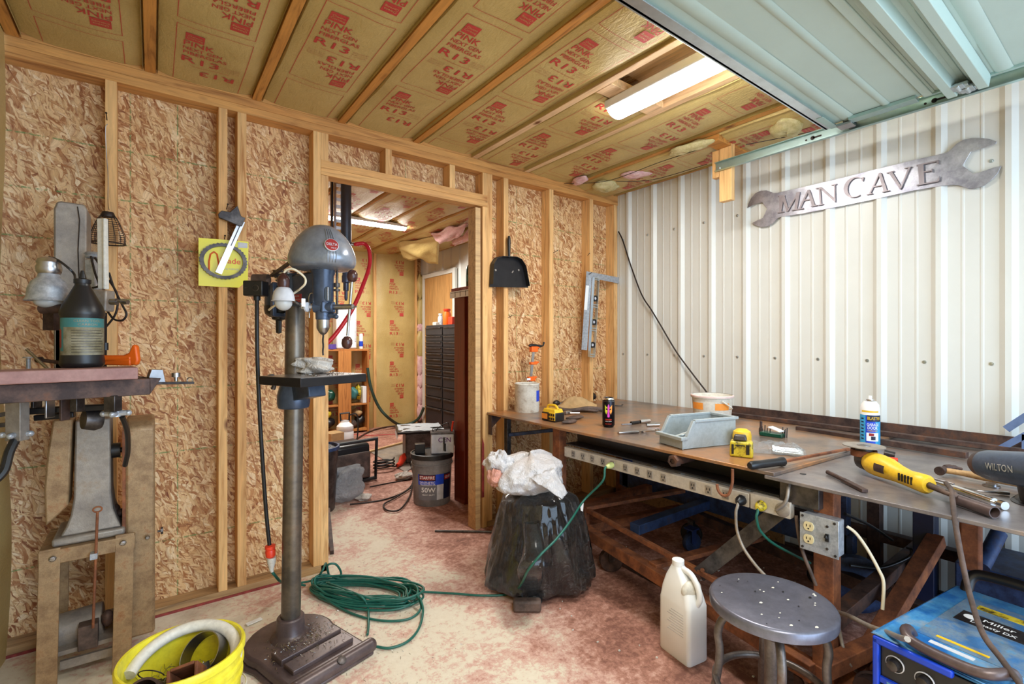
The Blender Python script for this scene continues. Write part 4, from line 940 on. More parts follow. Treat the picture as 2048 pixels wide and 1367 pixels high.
b = MB(); p = atX(1553, 1022, X1-.003); b.lathe((X1-.003, p.y-.02, .614), (-1, 0, 0), [(.024, 0), (.024, .002), (.021, .004), (0, .004)], 24); b.build('round_outlet', M['tangrey'], ps)

# plugs and cords
def plug(name, p, mat, label, grp=None, sz=.013):
    b = MB(); b.lathe(p, (-1, 0, 0), [(sz, 0), (sz*1.1, .006), (sz*.95, .020), (sz*.5, .034)], 14); return tag(b.build(name, M[mat], loc=p), label, 'plug', grp)
p = atX(1225, 934, X1-.004); p.z = .614
gp = [p+Vector((-.004, 0, 0)), p+Vector((-.045, .005, -.01)), atX(1205, 962, -1.30), atX(1168, 1000, -1.34)]
t = thing('extension_cord', 'green extension cord plugged into the strip, trailing over the black bag to the big coil', 'extension cord', gp[0])
b = MB(); b.lathe(p+Vector((-.001, 0, 0)), (-1, .05, -.15), [(.013, 0), (.015, .008), (.014, .022), (.007, .040)], 14); b.build('plug', plain('cream_plug', (196, 206, 130), .4), t)
pl = gp + [atD(1140, 1042, 2.16), atD(1112, 1078, 2.07), atD(1080, 1110, 2.01), atD(1056, 1140, 2.02), atD(1044, 1164, 2.10), atZ(1030, 1182, .012), atZ(1005, 1189, .008), atZ(960, 1190, .008), atZ(905, 1186, .008), atZ(850, 1183, .008), atZ(820, 1182, .010)]
b = MB(); b.tube(smoothpts(pl, 8), .0052, 8); 
# the coil: many loose oval turns, all one cord
random.seed(3)
ca = atZ(700, 1185, 0); cb = atZ(815, 1200, 0); cen = atZ(722, 1193, 0); ax1 = (atZ(830, 1205, 0)-atZ(615, 1180, 0)); ax1.z = 0; L1 = ax1.length/2; ax1.normalize(); ax2 = Vector((-ax1.y, ax1.x, 0))
pts = [atZ(820, 1182, .010)]
NT_ = 15
for k in range(NT_):
    s1 = L1*(.80+.20*random.random()); s2 = .125*(.55+.5*random.random()); ox = random.uniform(-.03, .03); oy = random.uniform(-.02, .02); ph = random.uniform(-.2, .2)
    for j in range(12):
        a = 2*pi*j/12+ph*.0
        pinch = .62+.38*(cos(a)*.5+.5)     # flatter near the post, open at the right end
        c = cen+ax1*(ox+s1*cos(a))+ax2*(oy+s2*sin(a)*pinch)
        pts.append((c.x, c.y, .007+.0045*k*(.5+.5*random.random())))
b.tube(smoothpts(pts, 5), .0052, 7)
b.build('coiled_cord', M['green'], t, smooth=80)
ends = [atZ(840, 1195, .05), atZ(846, 1220, .02), atZ(838, 1255, .008), atZ(815, 1282, .008), atZ(780, 1295, .008), atZ(752, 1292, .01)]
b = MB(); b.tube(smoothpts(ends, 8), .0052, 8); b.tube(smoothpts([atZ(640, 1187, .03), atZ(680, 1215, .01), atZ(725, 1233, .008), atZ(775, 1241, .008), atZ(820, 1236, .008), atZ(842, 1215, .02), atZ(835, 1190, .05)], 8), .0052, 8)
b.tube(smoothpts([atZ(655, 1165, .05), atZ(690, 1178, .06), atZ(722, 1192, .06), atZ(735, 1212, .02), atZ(737, 1245, .008), atZ(735, 1268, .01)], 8), .0052, 8)
b.tube(smoothpts([atZ(600, 1165, .03), atZ(630, 1158, .04), atZ(645, 1140, .10), atZ(652, 1126, .11), atZ(658, 1150, .05), atZ(655, 1130, .12), atZ(672, 1128, .12), atZ(682, 1148, .06), atZ(660, 1158, .04), atZ(640, 1155, .04)], 8), .0052, 8)
b.build('loose_loops', M['green'], t, smooth=80)

def plug_cord(name, pxs, r, mat, pmat, label, x0=X1):
    p = atX(*pxs[0][:2], x0-.004); p.z = .614
    t = thing(name, label, 'power cord', p)
    b = MB(); b.lathe(p, (-1, 0, -.12), [(.015, 0), (.019, .006), (.017, .022), (.008, .036)], 14); b.build('plug', M[pmat], t)
    pts = [p+Vector((-.030, 0, -.004)), p+Vector((-.036, 0, -.02))] + [atX(x, y, X_) for x, y, X_ in pxs[1:]]
    b = MB(); b.tube(smoothpts(pts, 8), r, 8); b.build('cord', M[mat], t, smooth=80); return t
plug_cord('appliance_lead', [(1485, 1006), (1472, 1025, -1.275), (1474, 1060, -1.275), (1487, 1095, -1.28), (1510, 1128, -1.29), (1530, 1150, -1.30)], .0055, 'tangrey', 'black', 'grey cord with a fat black plug hanging from the strip')
plug_cord('tool_lead', [(1525, 1014), (1513, 1035, -1.275), (1520, 1060, -1.26), (1545, 1085, -1.22), (1590, 1110, -1.12), (1620, 1125, -1.0)], .005, 'green', 'dirtyyellow', 'green cord with a grimy yellow plug near the right end of the strip')
cord('conduit_cable', [(X1-.012, atX(1556, 1018, X1).y, .614), atX(1571, 1003, -1.255), atX(1577, 975, -1.24), atX(1578, 955, -1.20)], .006, 'tangrey', 'grey cord dropping from the end box into the round outlet', 'power cord')
cord('brown_cable', [atX(1592, 1030, -1.21), atX(1598, 1075, -1.22), atX(1608, 1110, -1.23), atX(1620, 1140, -1.24), atX(1632, 1170, -1.24)], .006, 'leather', 'brown cord hanging just left of the outlet box', 'power cord')
cord('cream_cable', [atX(1694, 1052, -1.20), atX(1712, 1066, -1.19), atX(1735, 1098, -1.17), atX(1757, 1138, -1.16), atX(1767, 1165, -1.16), atX(1765, 1218, -1.17)], .005, 'offwhite', 'cut cream cable curving out of the right side of the outlet box', 'cable')
cord('dark_back_cable', [atX(1690, 1027, -.9), atX(1740, 1050, -.6), atX(1785, 1080, -.3)], .006, 'black', 'black cable sagging behind the bench legs', 'cable')
cord('ring_cable', [atX(1700, 1130, -.7), atX(1760, 1135, -.6), atX(1815, 1115, -.5), atX(1823, 1100, -.5), atX(1815, 1095, -.48)], .006, 'black', 'black cable looped round the dark post under the bench', 'cable')

# outlet box
p0 = atX(1602, 1027, -1.235); p1 = atX(1680, 1112, -1.235)
ob = thing('outlet_box', 'galvanised outlet box with two ivory sockets and a switch on the bench leg', 'outlet box', (-1.22, (p0.y+p1.y)/2, (p0.z+p1.z)/2))
cy_, cz_ = (p0.y+p1.y)/2, (p0.z+p1.z)/2
W_, H_ = abs(p0.y-p1.y), .122
b = MB(); b.box((-1.215, cy_, cz_), (.05, W_-.006, H_-.006)); b.build('box_body', M['galvbox'], ob, bev=.004)
b = MB(); b.box((-1.243, cy_, cz_), (.004, W_, H_)); b.build('cover_plate', M['galvbox'], ob, bev=.0015)
yo = cy_+W_*.25; ys = cy_-W_*.22
for dz in (.021, -.021):
    b = MB(); b.at((-1.2455, yo, cz_+dz)); b.add([(0, .016*cos(a)*(1.0), max(-.0145, min(.0145, .018*sin(a)))) for a in [2*pi*i/24 for i in range(24)]] + [(-.004, .016*cos(a), max(-.0145, min(.0145, .018*sin(a)))) for a in [2*pi*i/24 for i in range(24)]], [tuple(range(24)), tuple(range(47, 23, -1))] + [(24+i, 24+(i+1) % 24, (i+1) % 24, i) for i in range(24)])
    so = b.build('socket_face', M['outlet'], ob, bev=.0008)
    b = MB(); b.box((-1.2502, yo+.0055, cz_+dz+.003), (.0012, .002, .008)); b.box((-1.2502, yo-.0055, cz_+dz+.003), (.0012, .002, .008)); b.cyl((-1.2496, yo, cz_+dz-.007), (-1.2508, yo, cz_+dz-.007), .0026, n=10); b.build('slots', M['black'], so)
b = MB(); b.box((-1.247, ys, cz_), (.006, .011, .024)); b.beam((-1.25, ys, cz_), (-1.262, ys, cz_+.008), .007, .009); b.build('switch', M['black'], ob, bev=.001)
for (yy, zz) in ((ys, cz_+.036), (ys, cz_-.036), (cy_+W_*.42, cz_+H_*.42), (cy_-W_*.40, cz_+H_*.42), (cy_+W_*.42, cz_-H_*.42), (cy_-W_*.42, cz_-H_*.42)):
    b = MB(); b.cyl((-1.245, yy, zz), (-1.248, yy, zz), .004, n=10); b.build('screw', M['darksteel'], ob)

# ---------------------------------------------------------------- rusty cart and blue cart under the bench
ct = thing('rusty_cart', 'rusty orange steel cart frame on casters under the bench', 'cart', (-.9, -1.3, 0))
def cbeam(p, q, w_, h, m='rust', nm='frame_bar', par=None):
    b = MB(); b.beam(p, q, w_, h); return b.build(nm, M[m], par or ct, bev=.003)
a0 = atZ(1172, 1050, .20); a1 = atZ(1375, 1172, .20); dv = (a1-a0).normalized()
pa = a0-dv*.03; pb = a0+dv*1.25
nx = Vector((dv.y, -dv.x, 0)); nx = nx if nx.x > 0 else -nx
cbeam(pa+Vector((0, 0, -.03)), pb+Vector((0, 0, -.03)), .05, .055)
cbeam(pa+nx*.02+Vector((0, 0, .075)), pb+nx*.02+Vector((0, 0, .075)), .022, .022)
cbeam(pa+nx*.01+Vector((0, 0, .085)), pa+nx*.75+Vector((0, 0, .085)), .05, .02); cbeam(pa+nx*.0+dv*.55+Vector((0, 0, .0)), pa+nx*.75+dv*.55, .05, .02); cbeam(pa+nx*.72+Vector((0, 0, -.03)), pb+nx*.72+Vector((0, 0, -.03)), .05, .055, 'rustdark')
cbeam(pa+Vector((0, 0, -.03)), pa+nx*.72+Vector((0, 0, -.03)), .05, .05); cbeam(pb+Vector((0, 0, -.03)), pb+nx*.72+Vector((0, 0, -.03)), .05, .05)
cbeam(pa+nx*.02+Vector((0, 0, -.03)), pa+nx*.02+Vector((0, 0, .085)), .03, .03); cbeam(pb+nx*.02+Vector((0, 0, -.03)), pb+nx*.02+Vector((0, 0, .085)), .03, .03)
def caster(p, par, m='blackrub', fm='darksteel', ang=0, r=.062):
    u = Vector((cos(ang), sin(ang), 0)); b = MB(); c = Vector((p[0], p[1], r)); b.lathe(c-u*.016, u, [(r*.3, 0), (r*.9, 0), (r, .008), (r, .024), (r*.9, .032), (r*.3, .032)], 24); w_ = b.build('caster', M[m], par)
    f = MB(); 
    for s_ in (-1, 1): f.beam(c+u*.022*s_, c+u*.022*s_+Vector((0, 0, r+.025)), .03, .004, up=u)
    f.box((c.x, c.y, r*2+.022), (.06, .06, .008)); f.cyl(c-u*.026, c+u*.026, .008); f.build('fork', M[fm], w_); return w_
caster(atZ(1222, 1142, 0), ct, 'rustdark', 'darksteel', .9, .062); caster(pb+dv*-.1, ct, 'rustdark', 'darksteel', .9); caster(pa+nx*.7+dv*.1, ct, ang=.3)
bc = thing('blue_cart', 'low blue steel cart frame with blue casters in the shade under the bench', 'cart', (-.45, -.95, 0))
q0 = Vector((-1.02, -1.20, .17)); q1 = Vector((-.28, -.95, .30))
cbeam((-1.02, -1.00, .245), (-.30, -1.00, .245), .06, .05, 'bluemetal', par=bc); cbeam((-.36, -.35, .25), (-.36, -1.75, .25), .05, .09, 'bluemetal', par=bc); cbeam((-.36, -.40, .20), (-.36, -.40, .62), .05, .05, 'blue', par=bc); cbeam((-.36, -1.70, .20), (-.36, -1.70, .60), .05, .05, 'bluemetal', par=bc); cbeam((-.36, -1.2, .60), (-.36, -1.38, .45), .05, .02, 'bluemetal', 'gusset', bc)
caster((-.52, -1.00, 0), bc, 'bluemetal', 'blue', 1.2, .055); caster((-.36, -1.6, 0), bc, 'blackrub', 'blue', .4, .055)
b = MB(); b.bx((-.070, -1.30, 0), (-.052, -.10, .11)); tag(b.build('plank', M['sill'], loc=(-.08, -.6, 0), bev=.003), 'old plank on edge against the metal wall under the bench', 'plank')
e0 = atZ(1245, 1128, .0); e1 = atZ(1520, 1275, .0)
b = MB(); b.beam(Vector((e0.x, e0.y, .02)), Vector((e1.x, e1.y, .02)), .05, .035); tag(b.build('floor_board', M['rustdark'], loc=e0, bev=.003), 'dark flat bar lying on the floor beside the rusty cart', 'bar')
b = MB(); b.cyl((-.60, -2.06, .12), (-.42, -2.10, .14), .10, n=24); b.cyl((-.61, -2.06, .12), (-.62, -2.06, .12), .05)
b = MB(); p = Vector((-.52, -1.80, .14)); b.lathe(p, (-.9, -.5, 0), [(.03, -.03), (.10, -.03), (.12, -.02), (.12, .02), (.10, .03), (.03, .03)], 30); b.build('wheel', M['bluemetal'], bc)

# ---------------------------------------------------------------- things on the bench
def obj1(name, mb, mat, label, cat, loc, group=None, **kw):
    return tag(mb.build(name, M[mat] if isinstance(mat, str) else mat, loc=loc, **kw), label, cat, group)
# angle iron and bars along the back
pz = atX(1462, 811, -.045)
b = MB(); b.bx((-.052, -2.95, ZA+.001), (-.046, -.80, ZA+.052)); b.bx((-.10, -2.95, ZA+.001), (-.046, -.80, ZA+.007)); obj1('angle_iron', b, 'rustdark', 'long rusty angle iron lying against the wall at the back of the bench', 'angle iron', (-.07, -1.9, ZA), bev=.001)
b = MB(); b.beam(Vector((-.15, -1.03, ZA+.012)), Vector((-.15, -2.4, ZA+.012)), .03, .022); obj1('steel_bar', b, 'rustdark', 'long flat rusty bar lying just in front of the angle iron', 'steel bar', (-.15, -1.7, ZA), bev=.002)
s0 = atZ(1594, 858, ZB+.013); s1 = atZ(1935, 912, ZB+.013)
b = MB(); b.beam(s0+Vector((0, 0, .004)), s1+Vector((0, 0, .004)), .028, .026); obj1('square_bar', b, 'rustdark', 'dark square steel bar lying behind the spray can, nearest of the three long bars', 'steel bar', s0, bev=.002)
# white cut-down jug
p = A_(1054, 829)+Vector((0, .05, 0)); p = Vector((A_(1054, 822).x, A_(1054, 822).y, ZA))
t = thing('white_pot', 'grimy cut-down white plastic pot with a blue label beside the yellow battery', 'container', p)
b = MB(); b.lathe(p, (0, 0, 1), [(.072, .004), (.078, .0), (.080, .01), (.080, .175), (.083, .18), (.080, .185), (.076, .18), (.074, .02), (0, .015)], 36); b.build('body', M['grimy'], t)
vd = atan2(CAM.y-p.y, CAM.x-p.x); b = MB(); arc_patch(b, p, .0808, .07, .14, vd+.85, vd+1.5, 8); b.build('label_patch', M['labelblue'], t)
# battery pack
def dirw(f, a, b_): v = f(*b_)-f(*a); v.z = 0; return v.normalized()
p = A_(1097, 842); u = dirw(A_, (1080, 838), (1112, 844)); v = Vector((-u.y, u.x, 0)); 
t = thing('battery_pack', 'yellow and black cordless tool battery on the bench corner', 'battery', p)
b = MB().frame(p+v*.035, u, v, Vector((0, 0, 1))); b.box((0, 0, .026), (.115, .075, .052)); b.build('case', M['black'], t, bev=.007)
b = MB().frame(p+v*.035, u, v, Vector((0, 0, 1))); b.box((.0, 0, .060), (.105, .070, .022), .85); b.box((.03, -.036, .03), (.05, .006, .045)); b.tube(smoothpts([(-.045, 0, .066), (-.035, 0, .086), (.02, 0, .088), (.045, 0, .066)], 4), .008, 8); b.build('yellow_top', M['toolyellow'], t, bev=.004)
b = MB().frame(p+v*.035, u, v, Vector((0, 0, 1))); b.box((-.03, -.0385, .028), (.045, .002, .030)); b.build('label_patch', M['peach'], t)
for k in range(6):
    b = MB().frame(p+v*.035, u, v, Vector((0, 0, 1))); b.box((.012+.018*(k % 3), -.040, .018+.022*(k//3)), (.010, .004, .012)); b.build('vent', M['black'], t)
# leather pads
for k, (x, y, sx, lb) in enumerate(((1139, 846, .052, 'flat dark leather pad on the bench, nearer the edge'), (1150, 838, .060, 'flat dark leather pad lying behind the other pad'))):
    lump('leather_pad', A_(x, y)+Vector((0, 0, .011)), (sx, .026, .011), 'leather', lb, 'pad', k+20, 'leather pads')
# tool pouch and clutter
p = A_(1155, 822); t = thing('tool_pouch', 'crumpled tan canvas tool pouch with dark straps on the bench', 'tool pouch', p)
b = MB().frame(p, FW.cross(Vector((0, 0, 1))), FW, Vector((0, 0, 1)))
b.grid(lambda u, v: (-.13+.26*u+.02*mn.noise(Vector((v*3, u, 3))), -.03+.16*v, max(.003, .070*max(0, sin(min(1, v*1.15)*pi))**.6*(.45+.55*sin(u*pi))*(1+.7*mn.noise(Vector((u*3, v*3, 1)))-.5*abs(mn.noise(Vector((u*7+v*4, v*5, 3))))))), 44, 28); b.build('pouch', M['fabric'], t, smooth=180, solid=.004)
b = MB().frame(p, FW.cross(Vector((0, 0, 1))), FW, Vector((0, 0, 1))); 
b.tube(smoothpts([(-.14, -.02, .02), (-.05, -.055, .012), (.06, -.045, .025), (.17, -.01, .012)], 6), .014, 8); b.tube(smoothpts([(-.02, -.05, .02), (.05, -.07, .018), (.12, -.06, .012), (.10, -.02, .02)], 6), .008, 8); b.build('strap', M['leather'], t, smooth=80)
lump('dark_ball', A_(1183, 800)+Vector((0, 0, .030)), (.042, .03, .030), 'black', 'dark rounded tool head behind the canvas pouch', 'tool', 31)
for k, (a, c, r, m, lb) in enumerate((((1108, 812), (1150, 800), .007, 'steel', 'bright steel wrench leaning behind the canvas pouch'), ((1128, 810), (1160, 803), .006, 'darksteel', 'dark thin file behind the canvas pouch'), ((1205, 811), (1245, 812), .004, 'darksteel', 'thin dark bit lying behind the tall can'))):
    b = MB(); P0, P1 = A_(*a), A_(*c); b.cyl(P0+Vector((0, 0, r+.001)), P1+Vector((0, 0, r+.012 if k < 2 else r+.001)), r, n=10); b.ball(tuple(P1+Vector((0, 0, r+.008))), (r*1.8, r*1.8, r)); obj1('hand_tool', b, m, lb, 'tool', P0)
b = MB(); p = A_(1113, 812); b.ball((p.x, p.y, ZA+.022), (.03, .022, .022)); b.cyl((p.x+.01, p.y-.02, ZA+.02), (p.x+.06, p.y-.05, ZA+.014), .010); obj1('clamp_head', b, 'darksteel', 'small dark clamp head beside the yellow battery', 'clamp', p)
p = A_(1135, 828); b = MB(); b.box((p.x, p.y, ZA+.011), (.045, .03, .020)); b.cyl((p.x, p.y-.02, ZA+.010), (p.x+.05, p.y-.06, ZA+.010), .006); obj1('buckle', b, 'steel', 'silver buckle lying in front of the canvas pouch', 'buckle', p, bev=.003)
p = A_(1175, 822); b = MB(); b.cyl((p.x-.04, p.y+.02, ZA+.014), (p.x+.03, p.y-.02, ZA+.014), .013, n=14); obj1('dark_sleeve', b, 'black', 'short black sleeve lying against the canvas pouch', 'sleeve', p)
# energy drink can
p = A_(1217, 853); vd = atan2(CAM.y-p.y, CAM.x-p.x)
t = thing('drink_can', 'tall black drink can with a magenta and yellow emblem on the bench', 'can', p)
b = MB(); b.lathe(p, (0, 0, 1), [(.024, 0), (.027, .003), (.033, .012), (.033, .140), (.028, .150), (.0265, .152), (.0265, .157), (.024, .157), (.023, .153), (0, .153)], 36); b.build('body', M['canblack'], t)
b = MB(); b.lathe(p, (0, 0, 1), [(.0332, .1385), (.0285, .1495), (.0272, .1525), (.0272, .1575), (.0262, .158)], 36, cap=False); b.build('rim', M['chrome'], t)
b = MB()
def cpoly(pts, mi):
    b.mat(mi); R = .0334
    b.add([(p.x+R*cos(vd+s_/R), p.y+R*sin(vd+s_/R), p.z+z_) for s_, z_ in pts], [tuple(range(len(pts)))])
cpoly([(-.004, .055), (.004, .055), (.006, .062), (.0045, .09), (.0045, .115), (0, .126), (-.0045, .115), (-.0045, .09), (-.006, .062)], 0)
for s_ in (-1, 1): cpoly([(s_*.006, .085), (s_*.012, .07), (s_*.019, .085), (s_*.020, .122), (s_*.013, .112), (s_*.006, .108), (s_*.006, .10), (s_*.014, .103), (s_*.014, .096), (s_*.006, .093)], 1 if s_ < 0 else 2)
b.mat(3); curved(b, 'GUNS MOSH', p, .0335, .043, vd, .011, .034, taper=0); b.mat(4); curved(b, 'ENERGY DRINK', p, .0335, .034, vd, .005, .034, taper=0); b.mat(3); curved(b, 'PRE WORKOUT', p, .0335, .020, vd, .006, .034, taper=0)
b.build('emblem', [M['magenta'], M['lime'], M['peach'], M['redpl'], M['white']], t, smooth=60)
# sockets, wrenches
def rod(name, a, c, r, mat, label, cat, fn=A_, z0=None, group=None, head=None, n=12):
    P0 = fn(*a); P1 = fn(*c); zz = Vector((0, 0, (r if z0 is None else z0)+.0005)); b = MB(); b.cyl(P0+zz, P1+zz, r, n=n)
    if head: b.cyl(P1+zz, P1+zz+(P1-P0).normalized()*head[1], head[0], n=n)
    return obj1(name, b, mat, label, cat, P0, group)
rod('socket_extension', (1243, 850), (1262, 849), .004, 'steel', 'short socket extension behind the black socket', 'tool', head=(.006, .004))
rod('impact_socket', (1262, 849), (1278, 847), .009, 'black', 'black impact socket on the bench right of the can', 'socket')
rod('chrome_socket', (1280, 847), (1299, 845), .011, 'chrome', 'larger chrome deep socket next to the black socket', 'socket')
rod('chrome_socket', (1293, 853), (1318, 852), .009, 'chrome', 'slim chrome socket lying just behind the grey bin lip', 'socket')
P0, P1 = A_(1236, 868), A_(1318, 863)
b = MB(); z1 = Vector((0, 0, .007)); b.beam(P0+z1, P0.lerp(P1, .5)+z1, .020, .012); obj1('ratchet_wrench', b, 'steel', 'flat steel wrench handle in front of the sockets', 'wrench', P0, bev=.004)
b = MB(); b.beam(P0.lerp(P1, .53)+z1, P0.lerp(P1, .92)+z1, .010, .007); b.lathe(P0.lerp(P1, .97)+Vector((0, 0, .002)), (0, 0, 1), [(.007, 0), (.014, 0), (.014, .012), (.007, .012), (.007, 0)], 16, cap=False); b.beam(P0.lerp(P1, .50)+Vector((.01, -.01, .006)), P0.lerp(P1, .62)+Vector((.0, .0, .006)), .022, .007); obj1('combination_wrench', b, 'chrome', 'chrome combination wrench with one end under the grey bin lip', 'wrench', P0)

# grey stacking bin with bolts
Af, Bf, Cf = A_(1324, 887), A_(1365, 899), A_(1447, 880)
ub = (Bf-Af); wb = ub.length; ub.normalize(); vb_ = (Cf-Bf); lb_ = vb_.length; vb_ -= ub*vb_.dot(ub); vb_.normalize()
t = thing('parts_bin', 'grey plastic stacking bin full of small bolts on the bench', 'bin', Af)
lb_ = .30; wb = .145; hb = .118
def Fm(mb): return mb.frame(Bf-ub*wb, ub, vb_, Vector((0, 0, 1)))
b = Fm(MB()); th = .004
side = [(0, 0), (lb_, 0), (lb_, hb), (.060, hb), (.022, .045), (0, .045)]
for x in (0, wb-th): b.prism(side, (x, 0, .001), (0, 1, 0), (0, 0, 1), th)
b.bx((0, 0, .001), (wb, lb_, .005)); b.bx((0, lb_-th, .001), (wb, lb_, hb)); b.bx((0, -.0, .001), (wb, th, .045)); b.build('bin_shell', M['greybin'], t, bev=.0015)
b = Fm(MB())
for x in (-.008, wb-.002): b.beam((x+.005, .060, hb), (x+.005, lb_+.006, hb), .016, .012); b.beam((x+.005, .057, hb), (x+.005, .018, .048), .016, .012, up=(0, 1, 0)); b.beam((x+.005, .022, .047), (x+.005, -.012, .047), .016, .012)
b.beam((-.008, lb_, hb), (wb+.010, lb_, hb), .016, .012); b.beam((-.010, -.008, .047), (wb+.012, -.008, .047), .018, .014); b.build('bin_rim', M['greybin'], t, bev=.002)
random.seed(8)
proto = None
for k in range(16):
    x = random.uniform(.02, wb-.02); y = random.uniform(.02, .16); z = .012+random.random()*.018; a = random.uniform(0, 6.28); L = random.choice((.03, .05, .07))
    c = Bf-ub*wb+ub*x+vb_*y+Vector((0, 0, z)); dd = Vector((cos(a), sin(a), random.uniform(-.1, .3))).normalized(); 
    e = c+dd*L
    rel = (e-(Bf-ub*wb)); xx, yy = rel.dot(ub), rel.dot(vb_)
    if not (.01 < xx < wb-.01 and .01 < yy < lb_-.01): e = c-dd*L*.5
    if e.z < ZA+.012: e.z = ZA+.012
    b = MB(); b.cyl(c, e, .003, n=8).cyl(c-(e-c).normalized()*.004, c, .0065, n=6); obj1('bolt', b, 'galv', 'small zinc bolt lying in the pile in the grey stacking bin', 'bolt', c, 'bolts in the grey bin')
b = MB(); c0 = Bf-ub*wb+ub*.03+vb_*.06+Vector((0, 0, .03)); c1 = Bf-ub*.03+vb_*.17+Vector((0, 0, .085)); b.cyl(c0, c1, .006, n=10).cyl(c1, c1+(c1-c0).normalized()*.012, .013, n=8); obj1('long_bolt', b, 'galv', 'long bolt leaning up against the side inside the grey bin', 'bolt', c0)
# white tub
p = A_(1424, 848)+Vector((0, .0, 0)); p = Vector(((A_(1424, 846)).x, (A_(1424, 846)).y, ZA))
p = Vector((-.565, -.99, ZA)) if False else p
t = thing('white_tub', 'round white plastic tub with orange labels and a wire handle on the bench', 'tub', p)
b = MB(); b.lathe(p, (0, 0, 1), [(.092, 0), (.096, .005), (.106, .145), (.112, .147), (.112, .158), (.106, .160), (.102, .15), (.090, .008), (0, .006)], 40); b.build('body', M['dirtywhite'], t)
b = MB(); b.lathe(p, (0, 0, 1), [(.1125, .150), (.1135, .152), (.1130, .159), (.106, .1615)], 40, cap=False); b.build('rim', plain('pale_pink_rim', (232, 206, 200), .45), t)
vd = atan2(CAM.y-p.y, CAM.x-p.x); b = MB()
for a0, a1 in ((-.95, -.15), (.45, 1.2)):
    b = MB(); arc_patch(b, p, .0968, .085, .122, vd-a1, vd-a0, 8, .069); b.build('label_patch', M['peach'], t)
b = MB(); arc_patch(b, p, .0965, .02, .05, vd-1.2, vd-.55, 6, .069); b.build('label_patch', M['white'], t)
b = MB(); b.tube(smoothpts([p+Vector((.1*cos(vd+1.1), .1*sin(vd+1.1), .09)), p+Vector((.125*cos(vd+.9), .125*sin(vd+.9), .10)), p+Vector((.120*cos(vd+.45), .120*sin(vd+.45), .135))], 6), .004, 6); b.build('handle', M['dirtywhite'], t)

# yellow flashlight head and dome
p = A_(1482, 915); u = dirw(A_, (1460, 912), (1508, 917)); v = Vector((-u.y, u.x, 0))
t = thing('dirty_yellow_battery', 'grimy yellow tool battery standing on its side near the bench edge', 'battery', p)
b = MB().frame(p+v*.03, u, v, Vector((0, 0, 1))); b.box((0, 0, .031), (.085, .055, .062), .95); b.build('case', M['dirtyyellow'], t, bev=.007)
b = MB().frame(p+v*.03, u, v, Vector((0, 0, 1))); b.bx((-.034, -.030, .012), (-.026, -.0272, .050)); b.bx((.018, -.030, .014), (.030, -.0272, .052)); b.bx((-.020, -.030, .046), (.014, -.0272, .050)); b.build('contacts', M['black'], t)
b = MB().frame(p+v*.03, u, v, Vector((0, 0, 1))); b.box((-.005, .0, .075), (.05, .045, .02), .8); b.build('terminal_block', M['darksteel'], t, bev=.004)
p = A_(1484, 893); b = MB(); b.lathe(p, (0, 0, 1), [(.03, 0), (.036, .004), (.038, .05), (.034, .068), (.02, .078), (0, .081)], 24); obj1('yellow_cup', b, 'toolyellow', 'round yellow plastic cup behind the grimy yellow battery', 'cup', p)
# bag of bolts
p = A_(1555, 907); u = dirw(A_, (1500, 898), (1610, 908)); v = Vector((-u.y, u.x, 0))
t = thing('bag_of_bolts', 'clear plastic bag of long zinc bolts on the bench beside the pry bar', 'bag', p)
b = MB().frame(p+v*.03, u, v, Vector((0, 0, 1)))
b.grid(lambda uu, vv: (-.10+.20*uu, -.06+.12*vv+.02*mn.noise(Vector((uu*4, 1, 2))), .003+.040*(sin(vv*pi)**.6)*(sin(max(.02, min(.98, uu*.9+.08))*pi)**.4)*(1+.6*mn.noise(Vector((uu*7, vv*6, 4))))), 34, 22); b.build('plastic', M['bagclear'], t, smooth=180)
for k in range(7):
    b = MB().frame(p+v*.03, u, v, Vector((0, 0, 1))); y = -.045+k*.014; b.cyl((-.01, y+.01, .008+.004*(k % 2)), (.090, y, .008+.004*(k % 2)), .006, n=10); b.cyl((-.018, y+.01, .009+.004*(k % 2)), (-.01, y+.01, .009+.004*(k % 2)), .0095, n=6); b.build('bolt', M['galv'], t)
# drill index
p = A_(1545, 872); u = dirw(A_, (1515, 868), (1575, 876)); v = Vector((-u.y, u.x, 0))
t = thing('drill_index', 'green drill bit tray with small bits standing in it behind the clear bag', 'tool tray', p)
b = MB().frame(p, u, v, Vector((0, 0, 1))); b.box((0, 0, .010), (.10, .06, .018)); b.build('tray', M['propane'], t, bev=.003)
b = MB().frame(p, u, v, Vector((0, 0, 1))); b.beam((-.01, .0, .045), (.045, -.01, .030), .04, .004); b.build('card', M['white'], t)
for k in range(9):
    b = MB().frame(p, u, v, Vector((0, 0, 1))); x = -.065+.012*k if k < 5 else .01+.01*k*.6; b.cyl((x, .015-.004*(k % 2), .0), (x+.002, .015-.004*(k % 2), .035+.006*(k % 3)), .0025, n=6); b.build('drill_bit', M['darksteel'], t)
b = MB(); q = A_(1522, 864); b.tube([q, q+Vector((0, 0, .02)), q+Vector((0, 0, .022)), q+Vector((0, 0, .055)), q+Vector((0, 0, .058))], [.010, .010, .006, .006, .003], 10); obj1('countersink_bit', b, 'rustdark', 'dark stubby bit standing upright behind the green tray', 'drill bit', q)
